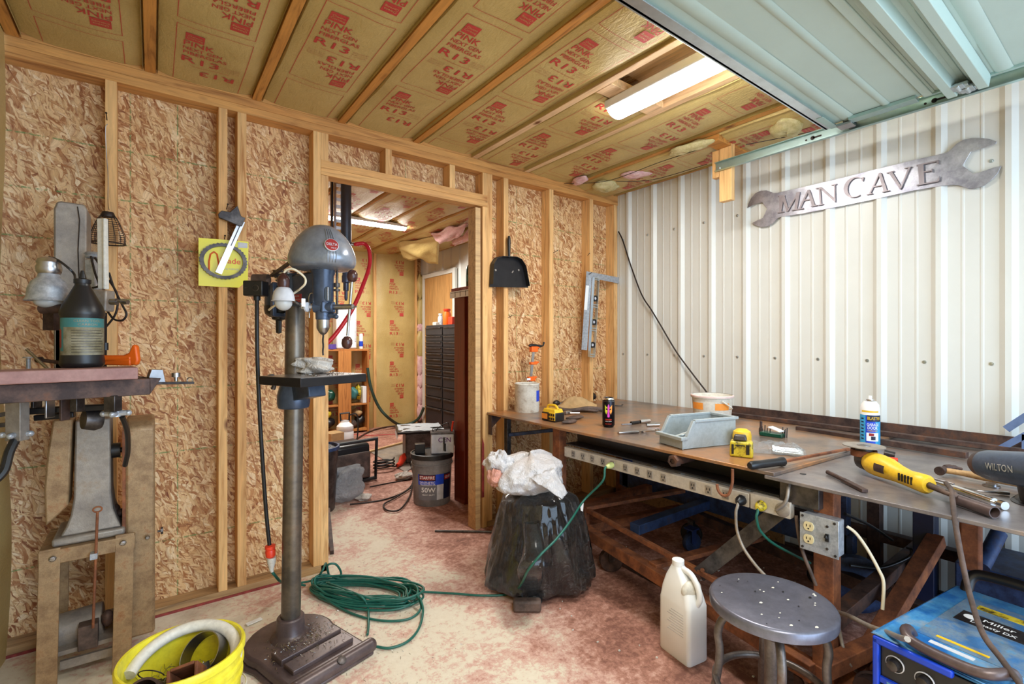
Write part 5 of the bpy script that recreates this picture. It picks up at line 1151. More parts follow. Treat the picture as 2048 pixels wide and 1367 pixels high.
# pry bar
P0, P1, P2 = A_(1499, 941), A_(1566, 932), A_(1697, 902)
t = thing('pry_bar', 'rusty steel pry bar with a black rubber grip lying across the bench', 'pry bar', P0)
z1 = Vector((0, 0, .018)); b = MB(); b.tube([P0+z1, P0.lerp(P1, .06)+z1, P0.lerp(P1, .3)+z1, P0.lerp(P1, .85)+z1, P0.lerp(P1, .93)+z1, P1+z1], [.011, .0155, .0145, .0145, .017, .017], 12); b.build('grip', M['black'], t)
b = MB(); b.beam(P1+z1, P2+Vector((0, 0, .010)), .012, .010); b.beam(P1.lerp(P2, .93)+Vector((0, 0, .010)), P2+Vector((.004, 0, .006)), .018, .008); b.build('shaft', M['rust'], t, bev=.002)
# spray can
p = B_(1740, 890); vd = atan2(CAM.y-p.y, CAM.x-p.x); hs = .222
t = thing('spray_can', 'blue and white aerosol can of garage door lubricant standing on the bench', 'spray can', p)
b = MB(); b.lathe(p, (0, 0, 1), [(.034, 0), (.037, .003), (.037, .165), (.033, .185), (.022, .200), (.015, .204), (.015, .208), (.008, .21)], 36); b.build('body', M['chrome'], t)
b = MB(); b.lathe(p, (0, 0, 1), [(.0373, .006), (.0373, .140)], 36, cap=False); b.mat(1); b.lathe(p, (0, 0, 1), [(.0373, .140), (.0373, .165), (.0334, .185), (.0226, .2002)], 36, cap=False)
b.mat(2); arc_patch(b, p, .0376, .01, .14, vd-.45, vd+.55, 8); b.mat(1); arc_patch(b, p, .0379, .064, .118, vd-1.4, vd+1.1, 12) if False else None
b.mat(3); arc_patch(b, p, .0380, .112, .140, vd-.3, vd+1.3, 10); b.mat(4); curved(b, 'BLASTER', p, .0384, .126, vd+.42, .020, .052, taper=0)
b.mat(1); curved(b, 'GARAGE', p, .0380, .098, vd+.30, .017, .046, taper=0); curved(b, 'DOOR', p, .0380, .083, vd+.26, .018, .038, taper=0); b.mat(4); curved(b, 'LUBRICANT', p, .0380, .071, vd+.26, .008, .040, taper=0)
b.mat(1); arc_patch(b, p, .0378, .025, .062, vd-.35, vd+.9, 8); b.mat(5); arc_patch(b, p, .0381, .048, .060, vd-.1, vd+.4, 6); b.mat(3); arc_patch(b, p, .0381, .030, .046, vd+.1, vd+.55, 6); b.mat(4); arc_patch(b, p, .0380, .172-.02, .160, vd-.9, vd+.9, 12); b.mat(3)
for k in range(7): b.mat(3); arc_patch(b, p, .0378, .03+k*.015, .036+k*.015, vd-1.0, vd-.65, 3)
b.build('label_print', [plain('sky_blue_label', (60, 160, 210), .35), M['white'], M['labelblue'], M['navy'], M['toolyellow'], M['labelred']], t, smooth=60)
b = MB(); b.cyl(p+Vector((0, 0, .205)), p+Vector((0, 0, .224)), .0075, n=14); b.build('nozzle', M['white'], t)
# stub chisel
P0, P1 = B_(1655, 948), B_(1730, 985); z1 = Vector((0, 0, .008)); b = MB(); b.tube([P0+z1, P0.lerp(P1, .5)+z1], .0075, 8); b.beam(P0.lerp(P1, .45)+z1, P1+z1*.7, .018, .010); obj1('cold_chisel', b, 'rustdark', 'rusty cold chisel lying near the right end of the bench edge', 'chisel', P0, bev=.001)

# angle grinder
G0, G1 = B_(1738, 948), B_(1852, 990)
ax = (G1-G0); gl = ax.length; ax.normalize(); sdv = Vector((-ax.y, ax.x, 0))
t = thing('angle_grinder', 'yellow angle grinder with its cutting disc up on the bench', 'angle grinder', G0)
def GF(mb): return mb.frame(G0, ax, sdv, Vector((0, 0, 1)))
b = GF(MB()); b.tube([(x, 0, z) for x, z in ((.0, .045), (.02, .045), (.05, .044), (.09, .043), (.13, .038), (.17, .034), (.205, .034), (.235, .034), (.245, .034))], [.030, .038, .039, .036, .029, .026, .028, .029, .022], 20)
b.build('body', M['toolyellow'], t, smooth=50)
b = GF(MB()); b.tube([(-.045, 0, .045), (-.03, 0, .045), (.005, 0, .045)], [.022, .032, .034], 18); b.cyl((-.025, 0, .05), (-.025, 0, .092), .030, .024, n=24); b.build('gear_head', M['darksteel'], t)
b = GF(MB()); b.lathe((-.025, 0, .094), (0, 0, 1), [(.010, 0), (.064, .0), (.064, .003), (.010, .003), (.010, .0)], 36, cap=False); b.build('cutting_disc', M['tangrey'], t)
b = GF(MB()); b.lathe((-.025, 0, .090), (0, 0, 1), [(.02, .0), (.02, .009), (.014, .013), (0, .013)], 20); b.build('disc_nut', M['steel'], t)
b = GF(MB()); b.lathe((-.025, 0, .060), (0, 0, 1), [(.038, .0), (.040, .0), (.040, .022), (.038, .022), (.038, 0)], 24, cap=False); b.build('guard', M['rust'], t)
b = GF(MB()); b.grid(lambda u, v: (.070+.045*u, -.0385*cos(.7*(v-.45)) , .044+.0385*sin(.7*(v-.45)) ), 4, 6); b.build('nameplate', M['rustdark'], t)
for k in range(5):
    b = GF(MB()); b.box((.165+.012*k, -.0278, .038), (.004, .004, .024)); b.build('vent', M['black'], t)
b = GF(MB()); b.cyl((.245, 0, .034), (.30, 0, .030), .010, .008, n=12); b.build('strain_relief', M['leather'], t)
E_ = G0+ax*.30+Vector((0, 0, .030)); P = [E_-ax*.02, E_+ax*.03, B_(1892, 985)+Vector((0, 0, .03)), B_(1902, 1003)+Vector((0, 0, .035)), B_(1906, 1022)+Vector((0, 0, .018)), atX(1913, 1060, -1.285), atX(1924, 1120, -1.29), atX(1940, 1190, -1.30), atD(1965, 1265, 1.15), atD(2005, 1320, 1.08), atD(2045, 1375, 1.02), atD(2085, 1440, 1.0)]
b = MB(); b.tube(smoothpts(P, 8), .0065, 8); b.build('power_cord', M['leather'], t, smooth=80)
# hammer
H0, H1 = B_(1888, 950), B_(1984, 968); ax = (H1-H0); hl = ax.length; ax.normalize(); sdv = Vector((-ax.y, ax.x, 0))
t = thing('claw_hammer', 'old claw hammer with a worn wooden handle beside the vise', 'hammer', H0)
b = MB().frame(H0, ax, sdv, Vector((0, 0, 1))); b.tube([(.0, 0, .018), (.04, 0, .019), (.10, 0, .02), (.16, 0, .018), (.24, 0, .02)], [.010, .009, .013, .011, .014], 12); b.build('handle', M['board'], t)
b = MB().frame(H0, ax, sdv, Vector((0, 0, 1))); b.tube([(0, -.040, .020), (0, -.028, .020), (0, -.024, .020), (0, -.012, .020), (0, .015, .020)], [.015, .015, .010, .011, .012], 14); 
for s_ in (-1, 1): b.tube(smoothpts([(0, .01, .024), (.006+s_*.006, .04, .026), (.016+s_*.008, .075, .018)], 4), [.010]*3+[.008]*3+[.005]*3, 8)
b.build('head', M['rustdark'], t)
# silver punch rod, pipe, small things
P0, P1 = B_(1868, 970), B_(1988, 1012); z1 = Vector((0, 0, .012)); ax = (P1-P0).normalized()
b = MB(); b.tube([P0+z1, P0.lerp(P1, .35)+z1, P0.lerp(P1, .40)+z1, P1+z1], [.005, .010, .0115, .0115], 14); b.cyl(P1+z1, P1+z1+ax*.02, .006); b.cyl(P1+z1+ax*.016, P1+z1+ax*.032, .012, n=10); obj1('slide_punch', b, 'chrome', 'long polished silver tapered rod with a knob end', 'rod', P0)
P0, P1 = B_(1912, 1009), B_(1990, 1037); z1 = Vector((0, 0, .0165)); b = MB(); b.pipe(P0+z1, P1+z1, .016, .0135); obj1('pipe_offcut', b, 'brownmetal', 'short dark steel pipe with an open end near the bench edge', 'pipe', P0)
P0, P1 = B_(1840, 951), B_(1908, 970); b = MB(); b.tube([P0+Vector((0, 0, .004)), P1+Vector((0, 0, .004))], .0035, 6); obj1('twist_drill', b, 'steel', 'thin twist drill bit behind the silver rod', 'drill bit', P0)
P = [B_(1925, 978), B_(1960, 985), B_(1995, 988), B_(2018, 990)]; b = MB(); b.tube(smoothpts([q+Vector((0, 0, .006)) for q in P], 4), [.003]*6+[.004]*3+[.006]*4, 8); obj1('spoon_tool', b, 'steel', 'thin steel spatula tool right of the silver rod', 'tool', P[0])
b = MB(); q = B_(1983, 972); b.lathe(q, (0, 0, 1), [(.012, 0), (.022, 0), (.022, .003), (.014, .003), (.014, .010), (.006, .010)], 20); obj1('washer_stack', b, 'steel', 'stack of steel washers in front of the vise', 'washer', q)
b = MB(); P0 = B_(1795, 925); b.cyl(P0+Vector((0, 0, .010)), P0+Vector((-.02, .04, .012)), .009, n=12); obj1('red_fitting', b, 'redpl', 'small red handled fitting lying behind the grinder', 'fitting', P0)
b = MB(); P0 = B_(1797, 917); b.cyl(P0+Vector((0, .012, .012)), P0+Vector((-.01, .045, .018)), .013, n=12); obj1('steel_fitting', b, 'darksteel', 'small grey steel fitting behind the red fitting', 'fitting', P0)
# vise
vz = ZB
V0 = B_(1975, 962)
t = thing('bench_vise', 'grey bullet bench vise bolted to the right end of the bench', 'vise', V0)
c0 = atD(1945, 925, 1.55); c1 = atD(2100, 945, 1.32)
d_ = (c1-c0).normalized()
b = MB(); b.lathe(c0, d_, [(0, 0), (.012, .002), (.026, .010), (.036, .024), (.041, .045)], 30, cap=False); b.build('nose', M['rustdark'], t)
b = MB(); b.lathe(c0, d_, [(.0415, .045), (.045, .06), (.050, .16), (.052, .32)], 30); b.build('barrel', M['bluegrey'], t)
mid = c0+d_*.15
b = MB(); b.tube([Vector((mid.x+.05, mid.y-.06, vz+.001)), Vector((mid.x+.05, mid.y-.06, vz+.02)), Vector((mid.x+.04, mid.y-.05, vz+.035)), Vector((mid.x+.02, mid.y-.03, mid.z-.02))], [.085, .085, .062, .045], 28); b.build('swivel_base', M['darksteel'], t)
b = MB(); up = Vector((0, 0, 1)); toC = (CAM-mid); toC -= d_*toC.dot(d_); toC.normalize(); vv = d_.cross(toC); vv = -vv if vv.z < 0 else vv
def vfn(p, k):
    R = .0485+.006*((p-c0).dot(d_)-.12)/.2; h_ = (p-mid).dot(vv); a = h_/R; base = c0+d_*((p-c0).dot(d_)); return base+toC*(R*cos(a)+.0015+k)+vv*(R*sin(a))
addtext(b, 'WILTON', mid+d_*-.01+vv*-.005, d_, vv, .028, width=.085, fn=vfn, bold=True); b.build('raised_lettering', M['galvbox'], t)
# speed square
q0 = B_(1992, 907); XS = q0.x
t = thing('speed_square', 'pale blue marked rafter square leaning behind the vise', 'square', q0)
b = MB(); b.beam(atX(2012, 858, XS+.03), atX(2110, 795, XS+.03), .028, .003, up=(1, 0, 0)); b.beam(atX(1994, 900, XS), atX(2110, 838, XS), .024, .003, up=(1, 0, 0)); b.beam(atX(2047, 868, XS), atX(2047, 914, XS), .010, .003, up=(1, 0, 0)); b.beam(atX(2110, 838, XS), atX(2110, 790, XS+.03), .024, .003, up=(1, 0, 0)); b.beam(atX(2110, 838, XS), atX(2110, 925, XS), .020, .003, up=(1, 0, 0)); b.build('blade', plain('anodised_blue_grey', (110, 132, 176), .4, .4), t)
# ---------------------------------------------------------------- drill press
C0 = Vector((-2.557, -.567, 0)); f_ = Vector((.2834, -.959, 0)); s_ = Vector((.959, .2834, 0)); UP = Vector((0, 0, 1))
CT = C0 + RT*.020                                   # the column leans a hair to the right at the top
dp = thing('drill_press', 'old floor standing drill press with domed grey belt guard and rusty round column', 'drill press', C0)
def L_(a, b_, z, o=None): return (C0 if o is None else o) + f_*a + s_*b_ + UP*z    # along the throat, sideways, up
def Lt(a, b_, z): return L_(a, b_, z, CT)
def DF(mb, o=CT): return mb.frame(o, f_, s_, UP)
R_ = .19
# base
def outline(ff, ss, rb, n=14):
    P = [(ff, -ss), (ff, ss)]
    P += [(rb*cos(a)*.95-.0, rb*sin(a)) for a in [radians(70)+radians(220)*i/n for i in range(n+1)]]
    return P
b = DF(MB(), C0)
for (ff, ss, rb, z0, z1, k) in ((.300, .170, .180, .0, .018, 1.0), (.290, .162, .172, .018, .046, .94)):
    Po = outline(ff, ss, rb); Pi = outline(ff*k, ss*k, rb*k); n = len(Po)
    b.add([(p[0], p[1], z0) for p in Po] + [(p[0], p[1], z1) for p in Pi], [tuple(range(n-1, -1, -1)), tuple(range(n, 2*n))] + [(i, (i+1) % n, n+(i+1) % n, n+i) for i in range(n)])
b.build('base', M['brownmetal'], dp, bev=.008)
b = DF(MB(), C0); b.tube([(.278, -.135, .030), (.278, .165, .030)], .026, 14); b.ball((.278, .165, .030), .026); b.ball((.278, -.135, .030), .026); b.build('base_lip', M['brownmetal'], dp, smooth=70)
b = DF(MB(), C0); b.bx((.075, -.115, .045), (.150, .125, .068)); b.bx((.165, -.115, .045), (.230, .125, .062)); b.build('base_pad', M['brownmetal'], dp, bev=.003)
b = DF(MB(), C0); b.lathe((.292, .03, .045), (.5, 0, .8), [(.012, 0), (.016, .004), (.016, .010), (.008, .012), (0, .012)], 16); b.build('base_bolt', M['darksteel'], dp)
b = MB(); b.lathe(L_(0, 0, .045), (0, 0, 1), [(.075, 0), (.068, .008), (.058, .016), (.052, .026), (.050, .075), (.046, .080), (.036, .080)], 36, cap=False); b.build('collar', M['brownmetal'], dp)
b = MB(); b.cyl(L_(0, 0, .05), Lt(0, 0, 1.44), .0355, n=36); b.build('column', M['colrust'], dp)
# table
TZ = 1.074
A0, B0 = atZ(601, 757, TZ), atZ(733, 747, TZ); e1 = (B0-A0); tl = e1.length; e1.normalize(); e2 = Vector((-e1.y, e1.x, 0))
tw = .235
b = MB().frame(A0, e1, e2, UP); b.bx((0, 0, -.030), (tl, tw, 0)); b.build('table', M['blacksat'], dp, bev=.002)
b = MB().frame(A0, e1, e2, UP); b.bx((.004, .004, .0002), (tl-.004, tw-.004, .0012)); tb = b.build('table_top_face', M['steel'], dp)
b = MB(); q = Vector((CT.x, CT.y, TZ)); 
b.lathe(L_(0, 0, TZ-.135, C0+RT*.012), (0, 0, 1), [(.038, 0), (.056, .0), (.060, .02), (.060, .05), (.050, .09), (.050, .105)], 30); b.beam(L_(.02, 0, TZ-.075, CT), L_(.15, 0, TZ-.050, CT), .07, .06); b.build('table_bracket', M['bluegrey'], dp, bev=.004)
b = MB(); b.beam(atD(541, 755, 1.78), atD(548, 755, 1.75), .012, .012); b.cyl(atD(538, 755, 1.78), atD(545, 754, 1.77), .012, n=12); b.cyl(atD(546, 778, 1.78), atD(549, 768, 1.78), .008); b.build('clamp_knob', M['darksteel'], dp)
# white rag, swarf on table and base
bag('shop_rag', atZ(618, 748, TZ)+Vector((.02, .03, .001)), (.070, .050, .030), 'rag', 'crumpled white rag on the drill press table', 6, amp=.9, fold=6, cat='rag')
P = atZ(601, 757, TZ)
random.seed(21)
def swarf(name, pts_fn, n, parent=None, label=None, cat=None, loc=None, sz=.010):
    b = MB()
    for k in range(n):
        c = pts_fn(); a = random.uniform(0, 6.3); d = Vector((cos(a), sin(a), random.uniform(.0, .8)))*random.uniform(.4, 1.2)*sz
        e = Vector((random.uniform(-1, 1), random.uniform(-1, 1), random.uniform(0, .8)))*sz*.5
        b.tube([c, c+d*.5+e*.6, c+d+UP*.001], .0008, 3, cap=False)
    o = b.build(name, M['swarf'], parent, loc=loc, label=label, cat=cat); o['kind'] = 'stuff'; return o
def gauss_on(c, sx, sy, zf):
    def fn():
        a, b_ = random.gauss(0, sx), random.gauss(0, sy); return c+f_*a+s_*b_+UP*zf
    return fn
def inb():
    while True:
        a, b_ = random.gauss(.08, .06), random.gauss(0, .07)
        if a*a+b_*b_ > .058**2 and -.1 < a < .25 and abs(b_) < .14:
            z = .047
            if .075 < a < .15 and -.115 < b_ < .125: z = .069
            elif .165 < a < .23 and -.115 < b_ < .125: z = .063
            return L_(a, b_, z)
swarf('metal_shavings', inb, 420, None, 'curly bright metal shavings scattered on the drill press base', 'metal shavings', L_(.05, 0, .05))
swarf('metal_shavings', lambda: A0+e1*random.uniform(.08, tl-.02)+e2*random.uniform(.01, .2)+UP*.0015, 90, None, 'sparse metal shavings on the drill press table', 'metal shavings', A0)
swarf('metal_shavings', lambda: Vector((-2.35+random.gauss(0, .25), -.55+random.gauss(0, .28), .001)), 260, None, 'metal shavings strewn over the floor around the cord coil', 'metal shavings', (-2.35, -.55, 0), .008)
# head
b = MB(); b.lathe(Lt(0, 0, 1.335), (0, 0, 1), [(.036, 0), (.050, .002), (.052, .03), (.052, .10), (.044, .125)], 32); b.build('column_clamp', M['bluegrey'], dp)
b = MB(); b.beam(Lt(0, 0, 1.395), Lt(R_, 0, 1.395), .070, .115); b.lathe(Lt(R_, 0, 1.285), (0, 0, 1), [(.020, 0), (.026, .002), (.027, .035), (.037, .050), (.038, .155), (.042, .165), (.042, .19)], 32); b.build('head_casting', M['bluegrey'], dp, bev=.01)
b = MB(); g = (CAM-Lt(R_, 0, 1.38)); g.z = 0; g.normalize(); gs = UP.cross(g)
g2 = (g+gs*.45).normalized(); gg = UP.cross(g2)
c = Lt(R_, 0, 1.372)+g2*.0375
b.add([c+gg*.012*cos(a)+UP*(.015*sin(a)+(.012 if sin(a) > 0 else -.012)) for a in [2*pi*i/24 for i in range(24)]], [tuple(range(24))]); 
b2 = MB(); b2.poly3([c+g2*.0012+gg*.012*cos(a)+UP*(.015*sin(a)+(.012 if sin(a) > 0 else -.012)) for a in [2*pi*i/24 for i in range(24)]], -g2*.006); b2.build('quill_window', M['black'], dp)
b = MB(); b.cyl(c+g2*.002-UP*.024, c+g2*.002+UP*.024, .0025); b.build('quill_rod', M['steel'], dp)
c = Lt(.075, 0, 1.362)+(-s_)*.0355
b = MB(); b.beam(c-f_*.033-s_*.0005, c+f_*.03-s_*.0005, .002, .030); pl_ = b.build('nameplate', M['labelred'], dp)
b = MB(); addtext(b, 'DRILLING', c-s_*.0025+UP*.007, f_, UP, .008, width=.035); addtext(b, 'MADE IN U S A', c-s_*.0025-UP*.005, f_, UP, .006, width=.045); b.build('plate_lettering', M['label'], pl_)
# dome guard
dc = Lt(R_-.005, 0, 0)
b = MB(); prof = [(0, 1.628), (.020, 1.6265), (.045, 1.618), (.070, 1.598), (.092, 1.570), (.107, 1.540), (.1165, 1.512), (.119, 1.492), (.112, 1.472), (.095, 1.462), (.04, 1.460)]
prof = [(r, z) for r, z in prof]
n = 44; vs = []; fs = []
for r, z in prof:
    for k in range(n):
        a = 2*pi*k/n; ext = 1.0+.16*max(0, cos(a))**2; vs.append(dc+f_*(r*cos(a)*ext)+s_*(r*sin(a))+UP*z)
for i in range(len(prof)-1):
    for k in range(n): k2 = (k+1) % n; fs.append((i*n+k, i*n+k2, (i+1)*n+k2, (i+1)*n+k))
b.add(vs, fs); dm = b.build('belt_guard', M['dome'], dp, smooth=180)
dm.modifiers.new('sub', 'SUBSURF').render_levels = 1
# raised bands and the round badge facing the camera side
def domept(az, z, off=0.0):
    for i in range(len(prof)-1):
        if prof[i][1] >= z >= prof[i+1][1]:
            t = (prof[i][1]-z)/(prof[i][1]-prof[i+1][1]+1e-9); r = prof[i][0]+(prof[i+1][0]-prof[i][0])*t; break
    r += off; ext = 1.0+.16*max(0, cos(az))**2
    return dc+f_*(r*cos(az)*ext)+s_*(r*sin(az))+UP*z
AZ = radians(-20)
for k in range(4):
    az = AZ+(k-1.5)*.075
    b = MB(); b.tube([domept(az, z, .0005) for z in (1.60, 1.59, 1.575, 1.56, 1.545, 1.53, 1.515, 1.50, 1.485, 1.475)], .0016, 6); b.build('raised_band', M['dome'], dm)
bcn = domept(AZ, 1.535, .003); nb = (bcn-(dc+UP*1.49)).normalized(); ub = UP.cross(nb).normalized(); vb2 = nb.cross(ub)
b = MB().frame(bcn, ub, vb2, nb); b.lathe((0, 0, -.004), (0, 0, 1), [(.024, 0), (.024, .005), (.0225, .006)], 32); b.mat(1); b.lathe((0, 0, .0022), (0, 0, 1), [(.0222, 0), (.0222, .0005), (0, .0005)], 32); b.mat(0)
addtext(b, 'DELTA', (0, .001, .0032), (1, 0, 0), (0, 1, 0), .014, width=.036, bold=True); addtext(b, 'MILW', (.006, -.013, .0032), (1, 0, 0), (0, 1, 0), .008, width=.018)
b.build('badge', [M['label'], M['labelred']], dm)
# quill, chuck, bit
b = MB(); b.lathe(Lt(R_, 0, 1.235), (0, 0, 1), [(.004, -.012), (.012, -.006), (.016, 0), (.022, .012), (.023, .016), (.023, .044), (.020, .047), (.009, .050), (.009, .062)], 28); b.build('chuck', M['steel'], dp)
b = MB(); b.tube([Lt(R_, 0, 1.228)-UP*.010*k+f_*.0008*cos(k*1.6)+s_*.0008*sin(k*1.6) for k in range(9)], .0035, 8); b.build('drill_bit', M['darksteel'], dp)
# feed hub, levers with knobs, stops
hub = Lt(R_, 0, 1.325)
hd = (RT*.95-FW*.25).normalized()
b = MB(); b.cyl(hub-hd*.03+FW*-.02, hub+hd*.045, .021, n=20); b.box(tuple(hub+hd*.015), (.05, .05, .04)); b.build('feed_hub', M['bluegrey'], dp, bev=.004)
b = MB(); b.cyl(hub+hd*.045, hub+hd*.125, .010, n=16); b.cyl(hub+hd*.125, hub+hd*.14, .003); b.build('feed_shaft', M['steel'], dp)
lc = hub+hd*.112; ld = (UP*.99+RT*.08).normalized()
b = MB(); b.cyl(lc-ld*.105, lc+ld*.09, .0050, n=12); lv = b.build('feed_lever', M['steel'], dp)
for (k, sgn) in ((.112, 1), (.130, -1)):
    c = lc+ld*k*sgn; b = MB(); b.tube([c-ld*.022, c-ld*.016, c-ld*.004, c+ld*.010, c+ld*.020, c+ld*.023], [.008, .0155, .019, .018, .011, .003], 18); b.build('knob', M['bakelite'], lv, smooth=70)
b = MB(); q = Lt(R_+.035, .035, 0); b.cyl(q+UP*1.30, q+UP*1.465, .0045); b.cyl(q+UP*1.40, q+UP*1.415, .011).cyl(q+UP*1.385, q+UP*1.393, .011); b.build('depth_stop', M['darksteel'], dp)
b = MB(); q = Lt(R_, 0, 1.290); b.cyl(q, q+hd*.055, .006); b.ball(tuple(q+hd*.055), .009); b.cyl(q+hd*.02+UP*.005, q+hd*.05+UP*.005, .009); b.lathe(q-UP*.012, (0, 0, 1), [(.022, 0), (.026, .004), (.026, .016), (.022, .020)], 20); b.build('quill_clamp', M['bluegrey'], dp)
q = Lt(R_, 0, 1.338)-g*-.0
mp = hub-hd*.045-FW*.03
b = MB(); b.lathe(mp, -hd, [(.005, -.025), (.006, 0), (.018, .004), (.019, .010), (.008, .012), (.007, .03)], 24); b.build('lamp_mount', M['label'], dp)
b = MB(); b.tube(smoothpts([mp-hd*.0+UP*.045+hd*.045, mp+UP*.05+hd*.01, mp+UP*.035+hd*.0, mp-UP*.0, mp-UP*.04], 4), .0022, 6); b.build('wire_guard', M['chrome'], dp)
# motor, bracket, pulley, belt
mc = Lt(-.150, .02, 0)
b = MB(); b.lathe(mc+UP*1.315, (0, 0, 1), [(0, -.01), (.03, -.008), (.055, .004), (.062, .02), (.062, .10), (.055, .115)], 30); b.build('motor', M['navy' if 0 else 'bluegrey'], dp)
b = MB(); b.lathe(mc+UP*1.300, (0, 0, 1), [(0, -.002), (.045, .0), (.060, .012), (.0635, .03), (.0635, .045)], 30, cap=False); b.lathe(mc+s_*-.01+UP*1.235, (0, 0, 1), [(0, -.005), (.011, .0), (.012, .05), (.026, .055), (.03, .075)], 18); b.build('motor_cap', M['black'], dp)
b = MB(); b.lathe(mc+UP*1.455+f_*.02, (0, 0, 1), [(.010, -.03), (.022, -.028), (.022, -.014), (.034, -.006), (.030, .0), (.045, .008), (.050, .012), (.042, .018), (.052, .026), (.055, .030), (.050, .034), (.02, .036), (0, .036)], 36); b.build('motor_pulley', M['chrome'], dp)
b = MB(); p = mc+UP*1.464+f_*.02; b.beam(p+s_*-.05, Lt(R_-.1, -.07, 1.492), .012, .010); b.beam(p+s_*.05, Lt(R_-.1, .07, 1.492), .012, .010); b.build('drive_belt', M['leather'], dp)
b = MB(); q = Lt(-.085, -.01, 0)
for dx in (-.035, .02): b.beam(q+s_*dx+UP*1.30, q+s_*dx+UP*1.43, .016, .022, up=f_)
b.beam(q+s_*-.04+UP*1.425, q+s_*.03+UP*1.425, .02, .016); b.beam(q+s_*-.04+UP*1.305, q+s_*.03+UP*1.305, .02, .016); b.cyl(q+UP*1.34, Lt(-.02, 0, 1.34), .016); b.cyl(q+UP*1.395, Lt(-.02, 0, 1.395), .016); b.build('motor_bracket', M['bluegrey'], dp, bev=.003)
b = MB(); q = atD(512, 559, 1.93); b.cyl(q-RT*.01, q+RT*.05, .022, n=18); b.build('capacitor_can', M['leather'], dp)
# switch box and conduit
q = atD(512, 577, 1.80); b = MB().frame(q, RT, FW, UP); b.box((0, 0, 0), (.072, .05, .056)); sw = b.build('switch_box', M['black'], dp, bev=.004)
b = MB().frame(q, RT, FW, UP); b.lathe((.012, -.0255, .0), (0, -1, 0), [(.011, 0), (.012, .001), (.010, .0015)], 20, cap=False); b.box((-.022, -.026, 0), (.012, .002, .003)); b.build('switch_marks', M['darksteel'], sw)
# work lamp on the press
lp = Lt(.02, -.13, 0)
q = atD(567, 601, 1.66)
b = MB(); b.lathe(q, (0, 0, 1), [(.039, -.002), (.036, .003), (.035, .012), (.031, .030), (.022, .043), (.012, .048)], 32, cap=False); b.lathe(q, (0, 0, 1), [(.038, -.001), (.034, .004), (.030, .028), (.012, .046)], 32, cap=False); lm = b.build('lamp_shade', M['label'], dp)
b = MB(); b.lathe(q+UP*.045, (0, 0, 1), [(.017, 0), (.019, .006), (.020, .025), (.017, .036), (.010, .044), (.005, .05)], 20); b.build('lamp_socket', M['bakelite'], lm)
b = MB(); b.ball(tuple(q-UP*.006), .028, 24, 14); b.build('light_bulb', M['glass'], lm)
b = MB(); b.beam(q+RT*.035-UP*.0, mp-hd*.02, .012, .003, up=UP); b.box(tuple(q.lerp(mp, .75)+UP*.01), (.012, .012, .028)); b.build('lamp_arm', M['chrome'], lm)
b = MB(); b.tube(smoothpts([q+UP*.092, q+UP*.105+RT*.01, q+RT*.035+UP*.108, q+RT*.062+UP*.085+FW*.02, q+RT*.066+UP*.062+FW*.02, q+RT*.045+UP*.045+FW*.03, q+RT*.02+UP*.035+FW*.05, q-RT*.03+UP*.0+FW*.05, q-RT*.07-UP*.015+FW*.07, q-RT*.10-UP*.025+FW*.10], 8), .0038, 8); b.build('lamp_cord', M['offwhite'], lm, smooth=80)
# black power lead with its orange plug
lead = [atD(514, 594, 1.80), atD(514, 640, 1.82), atD(515, 720, 1.84), atD(519, 820, 1.86), atD(525, 920, 1.88), atD(532, 1020, 1.90), atD(539, 1090, 1.91)]
t = thing('power_lead', 'thick black lead hanging from the drill press to an orange plug', 'power cord', lead[0])
b = MB(); b.tube(smoothpts(lead, 8), .0075, 10); b.cyl(lead[0]+UP*.006, lead[0]+UP*-.012, .012, n=14); b.build('lead', M['black'], t, smooth=80)
b = MB(); q = atD(540, 1102, 1.91); b.lathe(q+UP*.026, (.06, .03, -1), [(.010, 0), (.019, .003), (.019, .014), (.016, .018), (.019, .024), (.018, .044), (.013, .050)], 20); b.build('plug', M['redpl'], t)
b = MB(); q = atD(543, 1128, 1.91); b.tube([q+UP*.028, q+UP*.010, q-UP*.02, q-UP*.03+RT*.003], [.017, .016, .008, .006], 14); b.build('cream_connector', M['grimy'], t)
b = MB(); b.tube(smoothpts([q-UP*.03+RT*.003, atD(550, 1150, 1.92), atD(562, 1163, 1.98), atD(575, 1165, 2.2), atZ(610, 1170, .02)], 8), .0055, 8); b.build('cord_tail', M['green'], t, smooth=80)

# ---------------------------------------------------------------- old belt sander on its stand, left
sa = thing('belt_sander', 'old tan cast metal belt sander on a tall steel stand at the left', 'sander', (-3.18, -.24, 0))
def sb(name, mb, mat, parent=None, **kw): return mb.build(name, M[mat] if isinstance(mat, str) else mat, parent or sa, **kw)
Yf = -.33
def leg2(p, q, w_, nm='leg', th=.010):
    b = MB(); b.beam(p, q, w_, th, up=(0, 1, 0)); return sb(nm, b, 'tan', bev=.002)
tl_, tr_ = atY(100, 1103, Yf), atY(250, 1072, Yf)
bl_, br_ = atY(92, 1390, Yf-.02), atY(243, 1335, Yf-.02)
bl_.z = 0; br_.z = 0
for (a, c, m_) in ((tl_, bl_, 0), (tr_, br_, 0)):
    leg2(a+UP*.01, c, .055)
    leg2(a+UP*.01+Vector((0, .22, 0)), c+Vector((0, .26, 0)), .055)
b = MB(); b.bx((tl_.x-.03, Yf-.006, tl_.z-.045), (tr_.x+.03, Yf+.004, tl_.z+.005)); b.bx((tl_.x-.03, Yf, tl_.z-.005), (tr_.x+.03, Yf+.26, tl_.z+.005)); sb('stand_top', b, 'tan', bev=.003)
b = MB(); b.bx((tl_.x-.03, Yf+.19, .10), (tr_.x+.03, Yf+.21, .14)); b.bx((tl_.x, Yf+.02, .10), (tr_.x, Yf+.20, .115)); sb('lower_shelf', b, 'tangrey')
